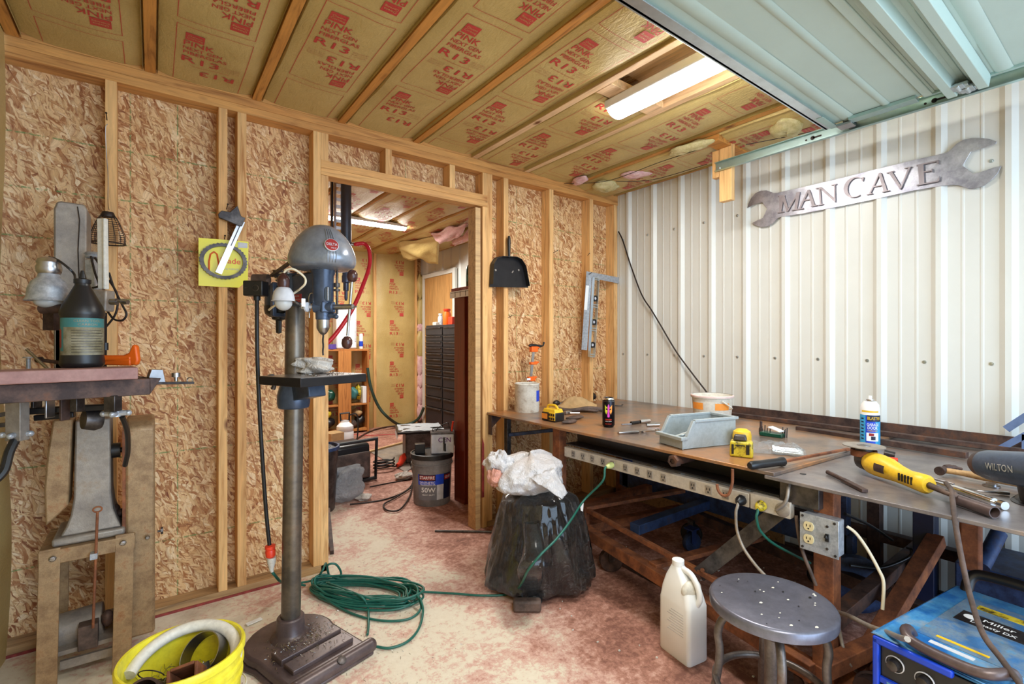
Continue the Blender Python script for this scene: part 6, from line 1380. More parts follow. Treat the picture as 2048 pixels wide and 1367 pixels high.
for p in (atY(105, 1117, Yf-.01), atY(246, 1085, Yf-.01)):
    b = MB(); b.lathe(p, (0, -1, 0), [(.010, 0), (.010, .002), (.007, .005), (0, .006)], 16); b.beam(p+Vector((-.008, -.0062, -.003)), p+Vector((.008, -.0062, .003)), .002, .002); sb('screw', b, 'steel')
# main casting
zt = tl_.z+.006
xm = (tl_.x+tr_.x)/2
def slab(px0, px1, y0, y1, Yv, dep_, mat, nm, **kw):
    a = atY(px0, y1, Yv); c = atY(px1, y0, Yv); b = MB(); b.bx((a.x, Yv, a.z), (c.x, Yv+dep_, c.z)); return sb(nm, b, mat, **kw)
bs = MB(); a = atY(103, 1090, Yf+.02); c = atY(250, 1060, Yf+.02)
bs.bx((a.x, Yf+.015, zt), (c.x, Yf+.23, zt+.028)); sb('foot_flange', bs, 'tangrey', bev=.008)
# flared pedestal
pl0 = atY(148, 1000, Yf+.05).x; pr0 = atY(222, 1000, Yf+.05).x; zl = zt+.028; zu = atY(180, 838, Yf+.05).z
sec = [(zl, -.035, .030), (zl+.03, -.020, .018), (zl+.07, -.008, .006), (zl+.13, 0, 0), (zu, .004, -.002)]
b = MB(); vs = []; 
for z, dl, dr_ in sec: vs += [(pl0+dl, Yf+.04-max(0, dr_)*.3, z), (pr0+dr_, Yf+.04-max(0, dr_)*.3, z), (pr0+dr_, Yf+.20, z), (pl0+dl, Yf+.20, z)]
fs = []
for i in range(len(sec)-1):
    for k in range(4): fs.append((4*i+k, 4*i+(k+1) % 4, 4*i+4+(k+1) % 4, 4*i+4+k))
fs += [(3, 2, 1, 0), tuple(4*(len(sec)-1)+k for k in range(4))]
b.add(vs, fs); sb('pedestal', b, 'tangrey', bev=.006)
a = atY(92, 1045, Yf+.04); c = atY(146, 836, Yf+.04)
b = MB(); b.prism([(a.x-.0, a.z-.01), (c.x-.012, a.z+.05), (c.x, c.z), (a.x+.018, c.z), (a.x+.004, c.z-.12), (a.x-.004, a.z+.12)], (0, Yf+.14, 0), (1, 0, 0), (0, 0, 1), .11); sb('platen_casting', b, 'tan', bev=.006)
# upper belt arm
a = atY(107, 760, Yf+.05); c = atY(174, 408, Yf+.05)
b = MB(); b.prism([(a.x, a.z), (a.x, c.z-.03), (a.x+.008, c.z-.004), (a.x+.02, c.z), (c.x-.006, c.z-.002), (c.x, c.z-.02), (c.x, a.z)], (0, Yf+.20, 0), (1, 0, 0), (0, 0, 1), .15); sb('belt_housing', b, 'tangrey', bev=.006)
b = MB(); q0, q1 = atY(155, 413, Yf+.045), atY(158, 560, Yf+.045); b.tube([q0, atY(159, 440, Yf+.045), atY(156, 500, Yf+.045), q1], .0018, 5); sb('belt_edge', b, 'wireb')
# pulley guard on the right
a = atY(262, 1280, Yf+.02); c = atY(314, 838, Yf+.02); x0 = a.x; x1 = c.x; zt2 = c.z
ysec = [(Yf+.03, a.z+.0), (Yf+.03, zt2-.03), (Yf+.05, zt2-.008), (Yf+.08, zt2), (Yf+.20, zt2), (Yf+.235, zt2-.012), (Yf+.25, zt2-.05), (Yf+.25, a.z)]
b = MB(); b.prism([(y, z) for y, z in ysec], (x0-.018, 0, 0), (0, 1, 0), (0, 0, 1), (x1-x0)+.012); sb('pulley_guard', b, 'tan', bev=.010)
b = MB(); b.prism([(y+.004 if i < 4 else y-.004, min(z, zt2-.012)-.006) for i, (y, z) in enumerate(ysec)], (x0-.026, 0, 0), (0, 1, 0), (0, 0, 1), .010); sb('guard_backplate', b, 'rust')
b = MB(); q = atY(230, 900, Yf+.10); b.cyl(q-Vector((.015, 0, 0)), q+Vector((.016, 0, 0)), .028, n=20); b.cyl(q, q+Vector((.045, 0, 0)), .010); sb('drive_pulley', b, 'black')
b = MB(); q = atY(315, 1062, Yf+.08); b.cyl(q, q+Vector((.012, 0, 0)), .004); b.cyl(q+Vector((.010, 0, 0)), q+Vector((.018, 0, 0)), .014, n=8); sb('guard_knob', b, 'darksteel')
b = MB(); q = atY(295, 1073, Yf+.02); b.lathe(q, (0, -1, 0), [(.008, 0), (.008, .008), (.005, .012), (0, .012)], 14); sb('screw', b, 'steel')
b = MB(); q = atY(228, 1018, Yf+.12); b.ball(tuple(q), (.02, .03, .02)); b.ball((q.x+.02, q.y-.02, q.z-.01), (.014, .02, .014)); sb('greasy_nuts', b, 'rustdark')
# motor in the stand
q = atY(115, 1265, Yf+.12); b = MB(); b.cyl(q+Vector((-.01, 0, -.0)), q+Vector((.13, 0, .01)), .062, n=26); sb('motor', b, 'tangrey', bev=.004)
q = atY(177, 1268, Yf+.03); b = MB(); b.box(tuple(q), (.055, .05, .085)); sb('junction_box', b, 'leather', bev=.003)
q = atY(215, 1235, Yf+.05); b = MB(); b.ball(tuple(q), (.018, .02, .03)); b.ball((q.x-.008, q.y, q.z+.012), .010); b.build('greasy_nuts', M['rustdark'], sa)
b = MB(); b.beam(atY(120, 1330, Yf+.04), atY(235, 1298, Yf+.04), .012, .03); sb('motor_rail', b, 'tangrey')
# trigger rod with ring
r0 = atY(195, 1018, Yf-.03); r1 = atY(186, 1255, Yf-.03)
b = MB(); b.cyl(r0-UP*.008, r1, .0042, n=10); b.tube([r0+Vector((.012*cos(a), 0, .009*sin(a)+.0)) for a in [2*pi*i/18 for i in range(18)]], .0028, 8, closed=True); sb('pull_rod', b, 'rust', smooth=80)
b = MB(); q = atY(188, 1110, Yf-.02); b.box(tuple(q), (.020, .03, .020)); sb('rod_clip', b, 'galvbox')
# table
def barD(p0, p1, w_, h, mat, nm, up=(0, 0, 1), **kw): b = MB(); b.beam(p0, p1, w_, h, up=up); return sb(nm, b, mat, **kw)
TA, TB = atD(-40, 782, 1.30), atD(300, 779, 1.56)
b = MB(); dT = (TB-TA).normalized(); nT = UP.cross(dT).normalized(); nT = nT if nT.dot(FW) > 0 else -nT
cz = (TA.z+TB.z)/2
b.poly3([TA-UP*(TA.z-cz-.026), TB+UP*(cz+.026-TB.z)-dT*.0, TB+UP*(cz+.026-TB.z)-dT*.02+nT*.20, TA-UP*(TA.z-cz-.026)+nT*.20], UP*-.012)
b.beam(Vector((TA.x, TA.y, cz)), Vector((TB.x, TB.y, cz)), .012, .052); b.prism([(0, -.026), (.03, .026), (0, .026)], (TB.x, TB.y, cz), dT, UP, -.012); sb('table', b, 'rustdark', bev=.002)
for (px0, px1, y0, y1, d, m_) in ((20, 50, 795, 880, 1.45, 'tangrey'), (98, 102, 795, 835, 1.5, 'steel'), (70, 76, 795, 815, 1.5, 'darksteel'), (127, 132, 790, 840, 1.5, 'rustdark'), (148, 162, 795, 822, 1.5, 'darksteel'), (215, 237, 790, 822, 1.5, 'darksteel')):
    a, c = atD((px0+px1)/2, y0, d), atD((px0+px1)/2, y1, d); b = MB(); b.beam(a, c, (px1-px0)/969*d, .03, up=FW); sb('table_bracket', b, m_, bev=.002)
b = MB(); b.beam(atD(50, 822, 1.5), atD(235, 812, 1.6), .03, .02); b.beam(atD(70, 835, 1.52), atD(150, 828, 1.56), .025, .018); sb('trunnion', b, 'blacksat', bev=.003)
b = MB(); q = atD(205, 838, 1.60); b.lathe(q, (-RT*.5-FW*.8+UP*.1), [(.0, 0), (.03, .004), (.036, .02), (.03, .05)], 20); sb('trunnion_knuckle', b, 'darksteel')
for px, py, d in ((33, 868, 1.45), (232, 826, 1.52)):
    b = MB(); q = atD(px, py, d)
    for k in range(4): a = k*pi/2+.4; b.tube([q, q+RT*.03*cos(a)+FW*.03*sin(a)], [.010, .008], 8); b.ball(tuple(q+RT*.032*cos(a)+FW*.032*sin(a)), .009, 10, 8)
    b.cyl(q-UP*.01, q+UP*.02, .013); sb('hand_knob', b, 'galvbox')
b = MB(); b.tube(smoothpts([atD(30, 880, 1.44), atD(18, 905, 1.42), atD(8, 940, 1.40), atD(-10, 960, 1.38)], 6), .012, 8); sb('rubber_hose', b, 'black'); b = MB(); b.tube(smoothpts([atD(244, 832, 1.54), atD(254, 860, 1.6), atD(256, 900, 1.7), atD(250, 930, 1.75)], 6), .008, 8); sb('rubber_hose', b, 'black')
barD(atD(-5, 830, 1.45), atD(20, 826, 1.46), .02, .012, 'darksteel', 'side_arm'); barD(atD(-5, 850, 1.45), atD(20, 848, 1.46), .02, .012, 'darksteel', 'side_arm')
# sander work lamp
q = atD(98, 598, 1.5)
b = MB(); b.lathe(q, (0, 0, 1), [(.058, -.006), (.052, .006), (.050, .03), (.042, .052), (.028, .066), (.024, .080)], 32, cap=False); b.lathe(q, (0, 0, 1), [(.057, -.005), (.049, .008), (.046, .03), (.03, .055)], 32, cap=False); lm2 = sb('lamp_shade', b, 'galvbox')
b = MB(); b.lathe(q+UP*.078, (0, 0, 1), [(.026, 0), (.030, .006), (.031, .02), (.028, .030), (.030, .036), (.026, .046), (.012, .052)], 26); b.build('lamp_socket', M['steel'], lm2)
b = MB(); b.ball((q.x, q.y, q.z-.008), (.036, .036, .020)); b.build('light_bulb', M['glass'], lm2)
b = MB(); b.tube(smoothpts([q+UP*.130, atD(112, 518, 1.5), atD(130, 530, 1.5), atD(148, 547, 1.52), atD(150, 560, 1.62)], 6), .0035, 8); b.build('lamp_arm', M['black'], lm2)
b = MB(); p = atD(88, 617, 1.5); b.lathe(p, (-RT), [(.012, -.02), (.016, 0), (.016, .006), (.008, .008)], 14); b.cyl(p+RT*.01, p+RT*.10, .014); b.build('tilt_knob', M['rustdark'], lm2); b = MB(); b.beam(atD(108, 605, 1.58), atD(108, 660, 1.58), .035, .04, up=FW); b.build('lamp_bracket', M['rustdark'], lm2)
b = MB(); b.bx((atY(110, 0, Yf+.05).x, Yf+.05, atY(0, 740, Yf+.05).z), (atY(130, 0, Yf+.05).x, Yf+.08, atY(0, 640, Yf+.05).z)); sb('rear_strut', b, 'tangrey')
# pale guide post, clamp block, cables
b = MB(); b.beam(atD(207, 578, 1.66), atD(205, 437, 1.66), .030, .012, up=FW); b.beam(atD(211, 578, 1.655), atD(210, 437, 1.655), .008, .014, up=FW); sb('guide_post', b, 'dirtywhite', bev=.002)
b = MB(); b.beam(atD(204, 622, 1.66), atD(206, 580, 1.66), .055, .04, up=FW); sb('clamp_block', b, 'tangrey', bev=.005)
b = MB(); p = atD(222, 603, 1.62); b.cyl(p, p+RT*.02, .011); b.tube([p+RT*.02, atD(240, 602, 1.6), atD(248, 603, 1.6), atD(256, 604, 1.6)], [.004, .005, .010, .008], 12); sb('clamp_handle', b, 'steel')
b = MB(); b.lathe(atD(186, 510, 1.72), (0, 0, 1), [(.018, -.012), (.024, -.008), (.020, -.002), (.025, .004), (.019, .010)], 20); b.beam(atD(186, 520, 1.72), atD(188, 585, 1.72), .03, .03, up=FW); sb('tension_column', b, 'galvbox')
b = MB()
for P in ([(182, 512), (190, 545), (198, 570), (185, 575)], [(218, 545), (228, 575), (245, 610), (253, 628), (245, 640), (228, 638), (215, 622)], [(190, 515), (200, 530), (215, 548)], [(218, 560), (235, 590), (232, 625), (215, 650), (208, 655)]):
    b.tube(smoothpts([atD(x, y, 1.70) for x, y in P], 6), .0035, 7)
sb('lamp_cable', b, 'wireb', smooth=80)
b = MB(); b.beam(atD(208, 735, 1.62), atD(209, 625, 1.64), .010, .010, up=FW); b.cyl(atD(211, 700, 1.6), atD(211, 685, 1.6), .008); sb('lift_rod', b, 'black')
# stop gauge at the right end of the table
t = thing('edge_gauge', 'small steel edge gauge with knurled knob sticking out right of the sander table', 'gauge', atD(330, 765, 1.6))
b = MB(); b.beam(atD(296, 766, 1.58), atD(384, 765, 1.70), .03, .008); b.build('gauge_bar', M['darksteel'], t, bev=.001)
b = MB(); b.prism([(0, 0), (.052, 0), (.044, .042), (.012, .042)], atD(295, 764, 1.57), (atD(320, 764, 1.60)-atD(295, 764, 1.57)), UP, -.02); b.build('gauge_block', M['steel'], t, bev=.001)
b = MB(); q = atD(352, 758, 1.66); b.cyl(q-UP*.006, q+UP*.012, .005); b.cyl(q+UP*.008, q+UP*.022, .013, n=24); b.build('knurled_knob', M['steel'], t)
b = MB(); q = atD(380, 762, 1.69); b.tube([q+RT*.010*cos(a)+UP*(.004+.009*sin(a)) for a in [2*pi*i/14 for i in range(14)]], .002, 6, closed=True); b.build('end_ring', M['steel'], t)
# the plank on the table
BA, BB = atD(-40, 756, 1.27), atD(275, 742, 1.50)
b = MB(); zc_ = cz+.026+.021
A1_, B1_ = Vector((BA.x, BA.y, zc_)), Vector((BB.x, BB.y, zc_))
dB = (B1_-A1_).normalized(); nB = UP.cross(dB); nB = nB if nB.dot(FW) > 0 else -nB
b.beam(A1_+nB*.05, B1_+nB*.05, .13, .036); tag(b.build('painted_plank', worn('faded_red_plank', (150, 108, 104), (172, 132, 126), (140, 96, 90), .6, 0, 8, (.38, .6), .15), loc=A1_, bev=.003), 'faded dull red plank lying on the sander table', 'plank')
top = zc_+.018
# black jug on the plank
jq = atD(165, 735, 1.50); jq.z = top+.0005
t = thing('oil_jug', 'glossy black plastic jug with a soiled label standing on the red plank', 'jug', jq)
b = MB(); b.lathe(jq, (0, 0, 1), [(.047, 0), (.053, .006), (.0545, .014), (.0522, .034), (.0522, .155), (.0545, .160), (.0545, .170), (.048, .190), (.031, .226), (.021, .248), (.019, .252), (.019, .268)], 40); b.build('body', M['black'], t)
b = MB(); b.lathe(jq+UP*.258, (0, 0, 1), [(.021, 0), (.0215, .002), (.0215, .012), (.016, .014), (.010, .016), (.007, .030), (.004, .040), (0, .041)], 24); b.build('cap', M['black'], t)
vd = atan2(CAM.y-jq.y, CAM.x-jq.x)
b = MB(); b.mat(0); arc_patch(b, jq, .0527, .038, .122, vd-1.25, vd+1.3, 24); b.mat(1); arc_patch(b, jq, .0529, .122, .150, vd-1.25, vd+1.3, 24); arc_patch(b, jq, .0531, .05, .140, vd-1.2, vd-.95, 4)
b.mat(2)
for i, (tx_, z, sz, wd) in enumerate((('CLEAN TOOL', .141, .010, .068), ('CARBON', .130, .009, .048))): curved(b, tx_, jq, .0531, z, vd+.25, sz, wd, taper=0)
b.mat(3)
for i in range(9): arc_patch(b, jq, .0529, .046+i*.0082, .0476+i*.0082, vd-.5, vd+1.15-.1*(i % 3), 12)
b.build('label_print', [M['labelgrey'], M['labelteal'], M['labelgrey'], M['darksteel']], t, smooth=60)
b = MB(); arc_patch(b, jq, .0532, .06, .115, vd-1.3, vd-1.1, 3); b.build('red_patch', M['labelred'], t)
# orange clamp handle and screw clamp behind the jug
q = atD(205, 722, 1.62); q.z = top+.012
t = thing('orange_clamp', 'bright orange plastic clamp handle lying behind the black jug', 'clamp', q)
b = MB(); b.tube([q+Vector((-.02, 0, .012)), q+RT*.05+UP*.010, q+RT*.10+UP*.012], [.010, .012, .010], 12); b.beam(q+RT*.0+UP*.0, q+RT*.10-UP*.002, .02, .022); b.build('arm', M['orange'], t, bev=.004)
b = MB(); c = q+RT*.105+UP*.012; b.prism([(-.03, -.02), (.012, -.024), (.018, -.006), (.012, .042), (.0, .046), (-.012, .018), (-.032, .010)], c-FW*.008, RT, UP, -.018); b.build('fin', M['orange'], t, bev=.005)
q = atD(88, 722, 1.58); t = thing('screw_clamp', 'small rusty screw clamp with a bright tommy bar left of the jug', 'clamp', q)
b = MB(); b.cyl(atD(78, 719, 1.58), atD(128, 726, 1.60), .006, n=10); b.tube([atD(78, 719, 1.58)-RT*.006, atD(78, 719, 1.58)+RT*.008], .010, 10); b.build('screw', M['rustdark'], t)
b = MB(); b.cyl(atD(53, 698, 1.56), atD(95, 737, 1.56), .0045, n=10); b.build('tommy_bar', M['steel'], t)
b = MB(); b.cyl(atD(57, 716, 1.60), atD(57, 738, 1.60), .006); b.cyl(atD(57, 715, 1.60), atD(57, 713, 1.60), .014); b.build('swivel_pad', M['galvbox'], t)

# ---------------------------------------------------------------- yellow bucket with scrap
bk = Vector((-2.925, -1.012, 0))
t = thing('yellow_bucket', 'bright yellow plastic bucket full of oily metal scrap', 'bucket', bk)
b = MB(); b.lathe(bk, (0, 0, 1), [(.128, 0), (.131, .006), (.138, .26), (.144, .262), (.144, .272), (.139, .275), (.140, .295), (.146, .297), (.146, .307), (.141, .310), (.142, .335), (.149, .337), (.150, .350), (.146, .358), (.140, .357), (.138, .34), (.126, .012), (0, .010)], 48); b.build('body', M['yellow'], t)
b = MB(); b.tube([bk+Vector((.152*cos(a), .152*sin(a), .30-.12*sin((a+.3)/1*1.0)*0-.10*abs(sin((a+1.9)*.5)))) for a in [-2.2+2.6*i/20 for i in range(21)]], .0022, 6); b.build('bail_handle', M['dirtywhite'], t)
fillz = .245
b = MB(); b.lathe(bk, (0, 0, 1), [(.137, fillz-.02), (0, fillz-.005)], 30, cap=False); sf = b.build('scrap_fill', M['wireb'], t); sf['kind'] = 'stuff'
def inbk():
    a = random.uniform(0, 6.28); r = .12*sqrt(random.random()); return bk+Vector((r*cos(a), r*sin(a), fillz+random.uniform(-.01, .02)))
swarf('metal_shavings', inbk, 320, None, 'oily curled shavings filling the yellow bucket', 'metal shavings', bk+UP*fillz, .02)
b = MB(); arc = [bk+Vector((.127*cos(a), .127*sin(a), .30+.052*sin((a+.55)*.9))) for a in [(-.35+3.1*i/30) for i in range(31)]]
b.tube(arc, .016, 12); tag(b.build('plastic_hoop', M['dirtywhite'], loc=arc[0], smooth=80), 'curved white plastic pipe hoop around the inside of the yellow bucket', 'pipe')
a0, a1 = atD(262, 1332, 1.18), atD(318, 1352, 1.22)
b = MB(); c = bk+Vector((-.075, -.035, fillz+.03)); dd = Vector((-.35, -.75, .75)).normalized(); b.pipe(c-dd*.05, c+dd*.05, .042, .036, 28); tag(b.build('pipe_offcut', M['rustdark'], loc=c), 'oily round pipe offcut at the left of the yellow bucket', 'pipe')
c = bk+Vector((.012, -.045, fillz+.035)); dd = Vector((-.30, -.55, .62)).normalized(); u = dd.orthogonal().normalized(); u = (Matrix.Rotation(.5, 4, dd) @ u); v = dd.cross(u)
b = MB()
for sx, sy, w_, h in ((0, .032, .074, .008), (0, -.032, .074, .008), (.036, 0, .008, .056), (-.036, 0, .008, .056)):
    b.frame(c, u, v, dd); b.box((sx, sy, .0), (w_, h, .11))
tag(b.build('square_tube', M['rust'], loc=c, bev=.002), 'rusty square tube offcut standing in the middle of the yellow bucket', 'tube')
c = bk+Vector((.052, .045, fillz+.055)); dd = Vector((-.5, -.4, .55)).normalized(); b = MB(); b.pipe(c-dd*.02, c+dd*.02, .058, .0555, 34); tag(b.build('steel_band', M['steel'], loc=c), 'thin bright steel band ring at the back of the yellow bucket', 'ring')
c = bk+Vector((.055, -.03, fillz)); dd = Vector((-.15, .35, .7)).normalized(); b = MB(); b.cyl(c-dd*.03, c+dd*.065, .018, n=20); tag(b.build('round_bar', M['darksteel'], loc=c), 'grey round bar stub at the right of the yellow bucket', 'bar')
for k in range(6):
    c = bk+Vector((-.045+.010*k, -.085, fillz+.006)); b = MB(); b.beam(c, c+Vector((.02, .06, .014)), .008, .004); tag(b.build('bright_strip', M['steel'], loc=c), 'bright thin metal strip in the row at the front of the yellow bucket', 'metal strip', 'bright strips in the bucket')
b = MB(); c = bk+Vector((-.07, .03, .30)); b.tube([c+RT*.035*cos(a)+UP*.02*sin(a)-FW*.01*sin(a) for a in [2*pi*i/22 for i in range(20)]], .0016, 6); tag(b.build('wire_loop', M['wireb'], loc=c), 'thin black wire loop poking up in the yellow bucket', 'wire')
b = MB(); q0, q1 = atZ(493, 1250, .004), atZ(523, 1237, .004); b.beam(q0+UP*.003, q1+UP*.003, .02, .004); tag(b.build('paper_strip', M['white'], loc=q0), 'white strip of paper on the floor between the bucket and drill press base', 'paper')

# ---------------------------------------------------------------- hanging on the studs
Yw = -.006
q = atY(447, 525, Yw)
t = thing('blade_card', 'bright yellow saw blade card with a coiled band saw blade hung on the studs', 'blade card', q)
cc = [atY(397, 475, Yw), atY(497, 483, Yw), atY(496, 560, Yw), atY(478, 575, Yw), atY(397, 571, Yw)]
b = MB(); b.poly3(cc, (0, .003, 0)); b.build('card', M['cardyellow'], t)
b = MB(); addtext(b, 'Blade', atY(461, 522, Yw-.001), (1, 0, 0), (0, 0, 1), .036, width=.080, bold=True); b.tube([atY(418, 548, Yw-.002), atY(418, 522, Yw-.002), atY(421, 508, Yw-.002), atY(428, 503, Yw-.002), atY(434, 508, Yw-.002), atY(437, 525, Yw-.002), atY(437, 540, Yw-.002)], .0035, 6)
b.build('red_print', plain('orange_red_print', (226, 92, 36), .45), t)
b = MB(); b.mat(0); b.poly3([atY(476, 484, Yw-.001), atY(495, 486, Yw-.001), atY(495, 496, Yw-.001), atY(476, 495, Yw-.001)], (0, .0008, 0)); addtext(b, 'ALL PURPOSE', atY(463, 538, Yw-.0012), (1, 0, 0), (0, 0, 1), .010, width=.06); b.build('pale_print', M['label'], t)
c = atY(447.5, 522, Yw-.008); R1, R2 = .088, .074
vs = []; nn = 72
b = MB()
for k in range(nn):
    a = 2*pi*k/nn; ro = R1+(.004 if k % 2 else 0); ex = 1.06
    for r in (ro, R2): 
        for y in (-.004, .004): vs.append((c.x+ex*r*cos(a), c.y+y, c.z+.92*r*sin(a)))
b.add(vs, sum([[(4*k, 4*((k+1) % nn), 4*((k+1) % nn)+2, 4*k+2), (4*k+1, 4*k+3, 4*((k+1) % nn)+3, 4*((k+1) % nn)+1), (4*k, 4*k+1, 4*((k+1) % nn)+1, 4*((k+1) % nn)), (4*k+2, 4*((k+1) % nn)+2, 4*((k+1) % nn)+3, 4*k+3)] for k in range(nn)], []))
b.build('saw_blade', M['darksteel'], t)
t = thing('combination_square', 'steel combination square hanging on a nail over the yellow card', 'square', atY(470, 440, -.02))
b = MB(); b.beam(atY(484, 442, -.024), atY(437, 546, -.024), .026, .0025, up=(0, 1, 0)); b.build('blade', M['steel'], t)
b = MB(); b.beam(atY(484, 442, -.027), atY(462, 491, -.027), .004, .003, up=(0, 1, 0)); b.build('groove', M['darksteel'], t)
b = MB(); b.prism([(x, z) for x, z in [((atY(px, py, -.03)).x, (atY(px, py, -.03)).z) for px, py in ((436, 428), (443, 421), (460, 424), (472, 413), (475, 411), (482, 432), (491, 436), (484, 452), (478, 452), (458, 443), (438, 435))]], (0, -.018, 0), (1, 0, 0), (0, 0, 1), .016); b.build('square_head', M['darksteel'], t, bev=.002)
def nail(px, py, dy=-.05, lab=None, x2=None):
    p = atY(px, py, 0); b = MB(); e = p+Vector((0 if x2 is None else x2, dy, .012)); b.cyl(p, e, .0018, n=8).cyl(e, e+(e-p).normalized()*.002, .004, n=8); return tag(b.build('nail', M['wireb'], loc=p), lab, 'nail')
nail(453, 418, -.045, 'nail in the stud that the combination square hangs on'); nail(449, 478, -.02, 'nail holding the yellow card'); nail(214, 240, -.045, 'nail in the left stud that the twisted wire hangs from')
nail(1107, 505, -.03, 'bent nail in the second stud right of the dustpan', .01); nail(1016, 635, -.03, 'bent nail in the stud below the dustpan', .01); nail(1175, 511, -.03, 'nail above the framing square', -.01)
# wire and mesh guard
Pw = [atY(215, 248, -.04), atY(211, 258, -.035), atY(213, 310, -.02), atY(216, 350, -.02), atY(216, 402, -.03), atY(218, 420, -.05)]
cord('hanger_wire', Pw, .0015, 'steel', 'twisted hanger wire on the left stud holding the mesh guard', 'wire', n=5)
q = atY(216, 428, -.075)
t = thing('mesh_guard', 'dark wire mesh lamp guard hanging from the twisted wire', 'lamp guard', q)
def gp_(a, k): 
    r = .018+.038*min(1, (k*1.35))**.7; return q+Vector((r*cos(a), r*sin(a)*.8, -.118*k))
b = MB()
for i in range(16): b.tube([gp_(2*pi*i/16, k/7) for k in range(8)], .0011, 4)
for k in range(1, 15): b.tube([gp_(2*pi*i/20, k/14) for i in range(20)], .0009, 4, closed=True)
b.tube([gp_(2*pi*i/20, 1) for i in range(20)], .0028, 6, closed=True); b.build('wire_basket', M['wireb'], t)
b = MB(); b.lathe(q-UP*.004, (0, 0, 1), [(.022, -.008), (.023, 0), (.018, .012), (.008, .014)], 20); b.build('top_ring', M['wireb'], t)
# dustpan
t = thing('dustpan', 'old dark metal dustpan hanging on a stud right of the doorway', 'dustpan', atY(1018, 540, -.02))
def yz(px, py, Y=-.02): p = atY(px, py, Y); return (p.x, p.z)
pan = [yz(*p) for p in ((980, 573), (984, 525), (990, 515), (1000, 512), (1030, 513), (1040, 517), (1049, 530), (1058, 575))]
b = MB(); b.prism(pan, (0, -.012, 0), (1, 0, 0), (0, 0, 1), .003); b.build('pan', M['blacksat'], t, bev=.001)
rimp = [atY(x, y, -.03) for x, y in ((983, 568), (985, 528), (991, 517), (1002, 513), (1030, 514), (1040, 519), (1048, 532), (1056, 572))]
b = MB()
for i in range(len(rimp)-1): b.beam(rimp[i], rimp[i+1], .003, .045, up=(0, 1, 0))
b.build('pan_rim', M['black'], t)
b = MB(); b.tube([atY(1018, 515, -.03), atY(1018, 500, -.03), atY(1018, 480, -.028), atY(1018, 472, -.026)], [.008, .010, .012, .008], 12); b.build('handle', M['black'], t)
b = MB()
for px in (991, 1037): p = atY(px, 540, -.016); b.cyl(p, p+Vector((0, -.003, 0)), .007, n=12)
p = atY(1024, 545, -.016); b.beam(p, p+Vector((.012, 0, .014)), .008, .001, up=(0, 1, 0)); b.build('scuffs', M['tangrey'], t)
# framing square and level
t = thing('framing_square', 'dull aluminium framing square hanging on the stud near the metal wall', 'square', atY(1180, 550, -.012))
b = MB(); b.prism([yz(*p, Y=-.012) for p in ((1163, 699), (1173, 542), (1245, 556), (1245, 568), (1184, 556), (1174, 700))], (0, -.010, 0), (1, 0, 0), (0, 0, 1), .0022); b.build('blade', M['galvbox'], t)
b = MB(); p = atY(1178, 548, -.014); b.cyl(p, p+Vector((0, -.03, .01)), .0025); b.build('peg', M['wireb'], t)
b = MB(); b.poly3([atY(1172, 570, -.0125), atY(1178, 571, -.0125), atY(1174, 620, -.0125), atY(1168, 619, -.0125)], (0, -.0006, 0)); b.build('scale_sticker', M['white'], t)
t = thing('spirit_level', 'short aluminium spirit level with three round vials hanging beside the framing square', 'level', atY(1187, 560, -.02))
l0, l1 = atY(1192, 556, -.030), atY(1183, 713, -.030); dl = (l1-l0).normalized(); sl = Vector((0, 1, 0)).cross(dl).normalized()
Wl = .060
b = MB(); 
for s2 in (-1, 1): b.beam(l0+sl*s2*Wl*.42, l1+sl*s2*Wl*.42, .022, .006, up=sl)
L_l = (l1-l0).length
for k in (0, .02, .34, .37, .64, .67, .97, 1): 
    p = l0+dl*L_l*k; b.beam(p-sl*Wl*.4, p+sl*Wl*.4, .018, .008, up=dl)
b.build('frame', M['galv'], t)
for k in (.28, .60, .88) if False else (.26, .56, .85):
    p = l0+dl*L_l*k; b = MB(); b.lathe(p+Vector((0, .006, 0)), (0, -1, 0), [(.012, 0), (.023, 0), (.023, .016), (.014, .016), (.012, 0)], 22, cap=False); b.build('vial_ring', M['black'], t)
    b = MB(); b.cyl(p, p+Vector((0, -.006, 0)), .011, n=16); b.build('vial', M['lime' if 0 else 'label'], t)
# orange bar clamp
q = atY(1068, 700, -.05)
t = thing('bar_clamp', 'small orange bar clamp leaning on the studs behind the white pot', 'clamp', atY(1064, 765, -.05))
b = MB(); b.beam(atY(1068, 690, -.05), atY(1060, 770, -.05), .020, .006, up=(0, 1, 0)); b.build('bar', M['steel'], t)
for (x, y, h) in ((1067, 698, .038), (1066, 726, .018), (1062, 757, .030)):
    b = MB(); p = atY(x, y, -.05); b.box(tuple(p+Vector((.002, 0, 0))), (.055, .03, h)); b.box(tuple(p+Vector((.03, 0, h*.3))), (.03, .024, .012)); b.build('jaw', M['orange'], t, bev=.004)
b = MB(); b.tube([atY(1058, 691, -.05), atY(1062, 690, -.05), atY(1078, 692, -.05), atY(1086, 691, -.05), atY(1088, 684, -.05)], [.006, .012, .011, .005, .008], 12); b.build('grip', M['black'], t)
b = MB(); p = atY(1057, 758, -.066); b.box(tuple(p), (.03, .006, .014)); b.build('white_mark', M['white'], t)
cord('wall_cable', [atX(1237, 463, -.03), atX(1246, 482, -.035), atX(1262, 532, -.04), atX(1283, 588, -.05), atX(1303, 620, -.05), atX(1320, 648, -.05), atX(1352, 702, -.05), atX(1385, 747, -.055), atX(1412, 782, -.06), atX(1420, 795, -.065)], .0055, 'wireb', 'dark cable slanting down across the cream metal wall to the bench', 'cable')

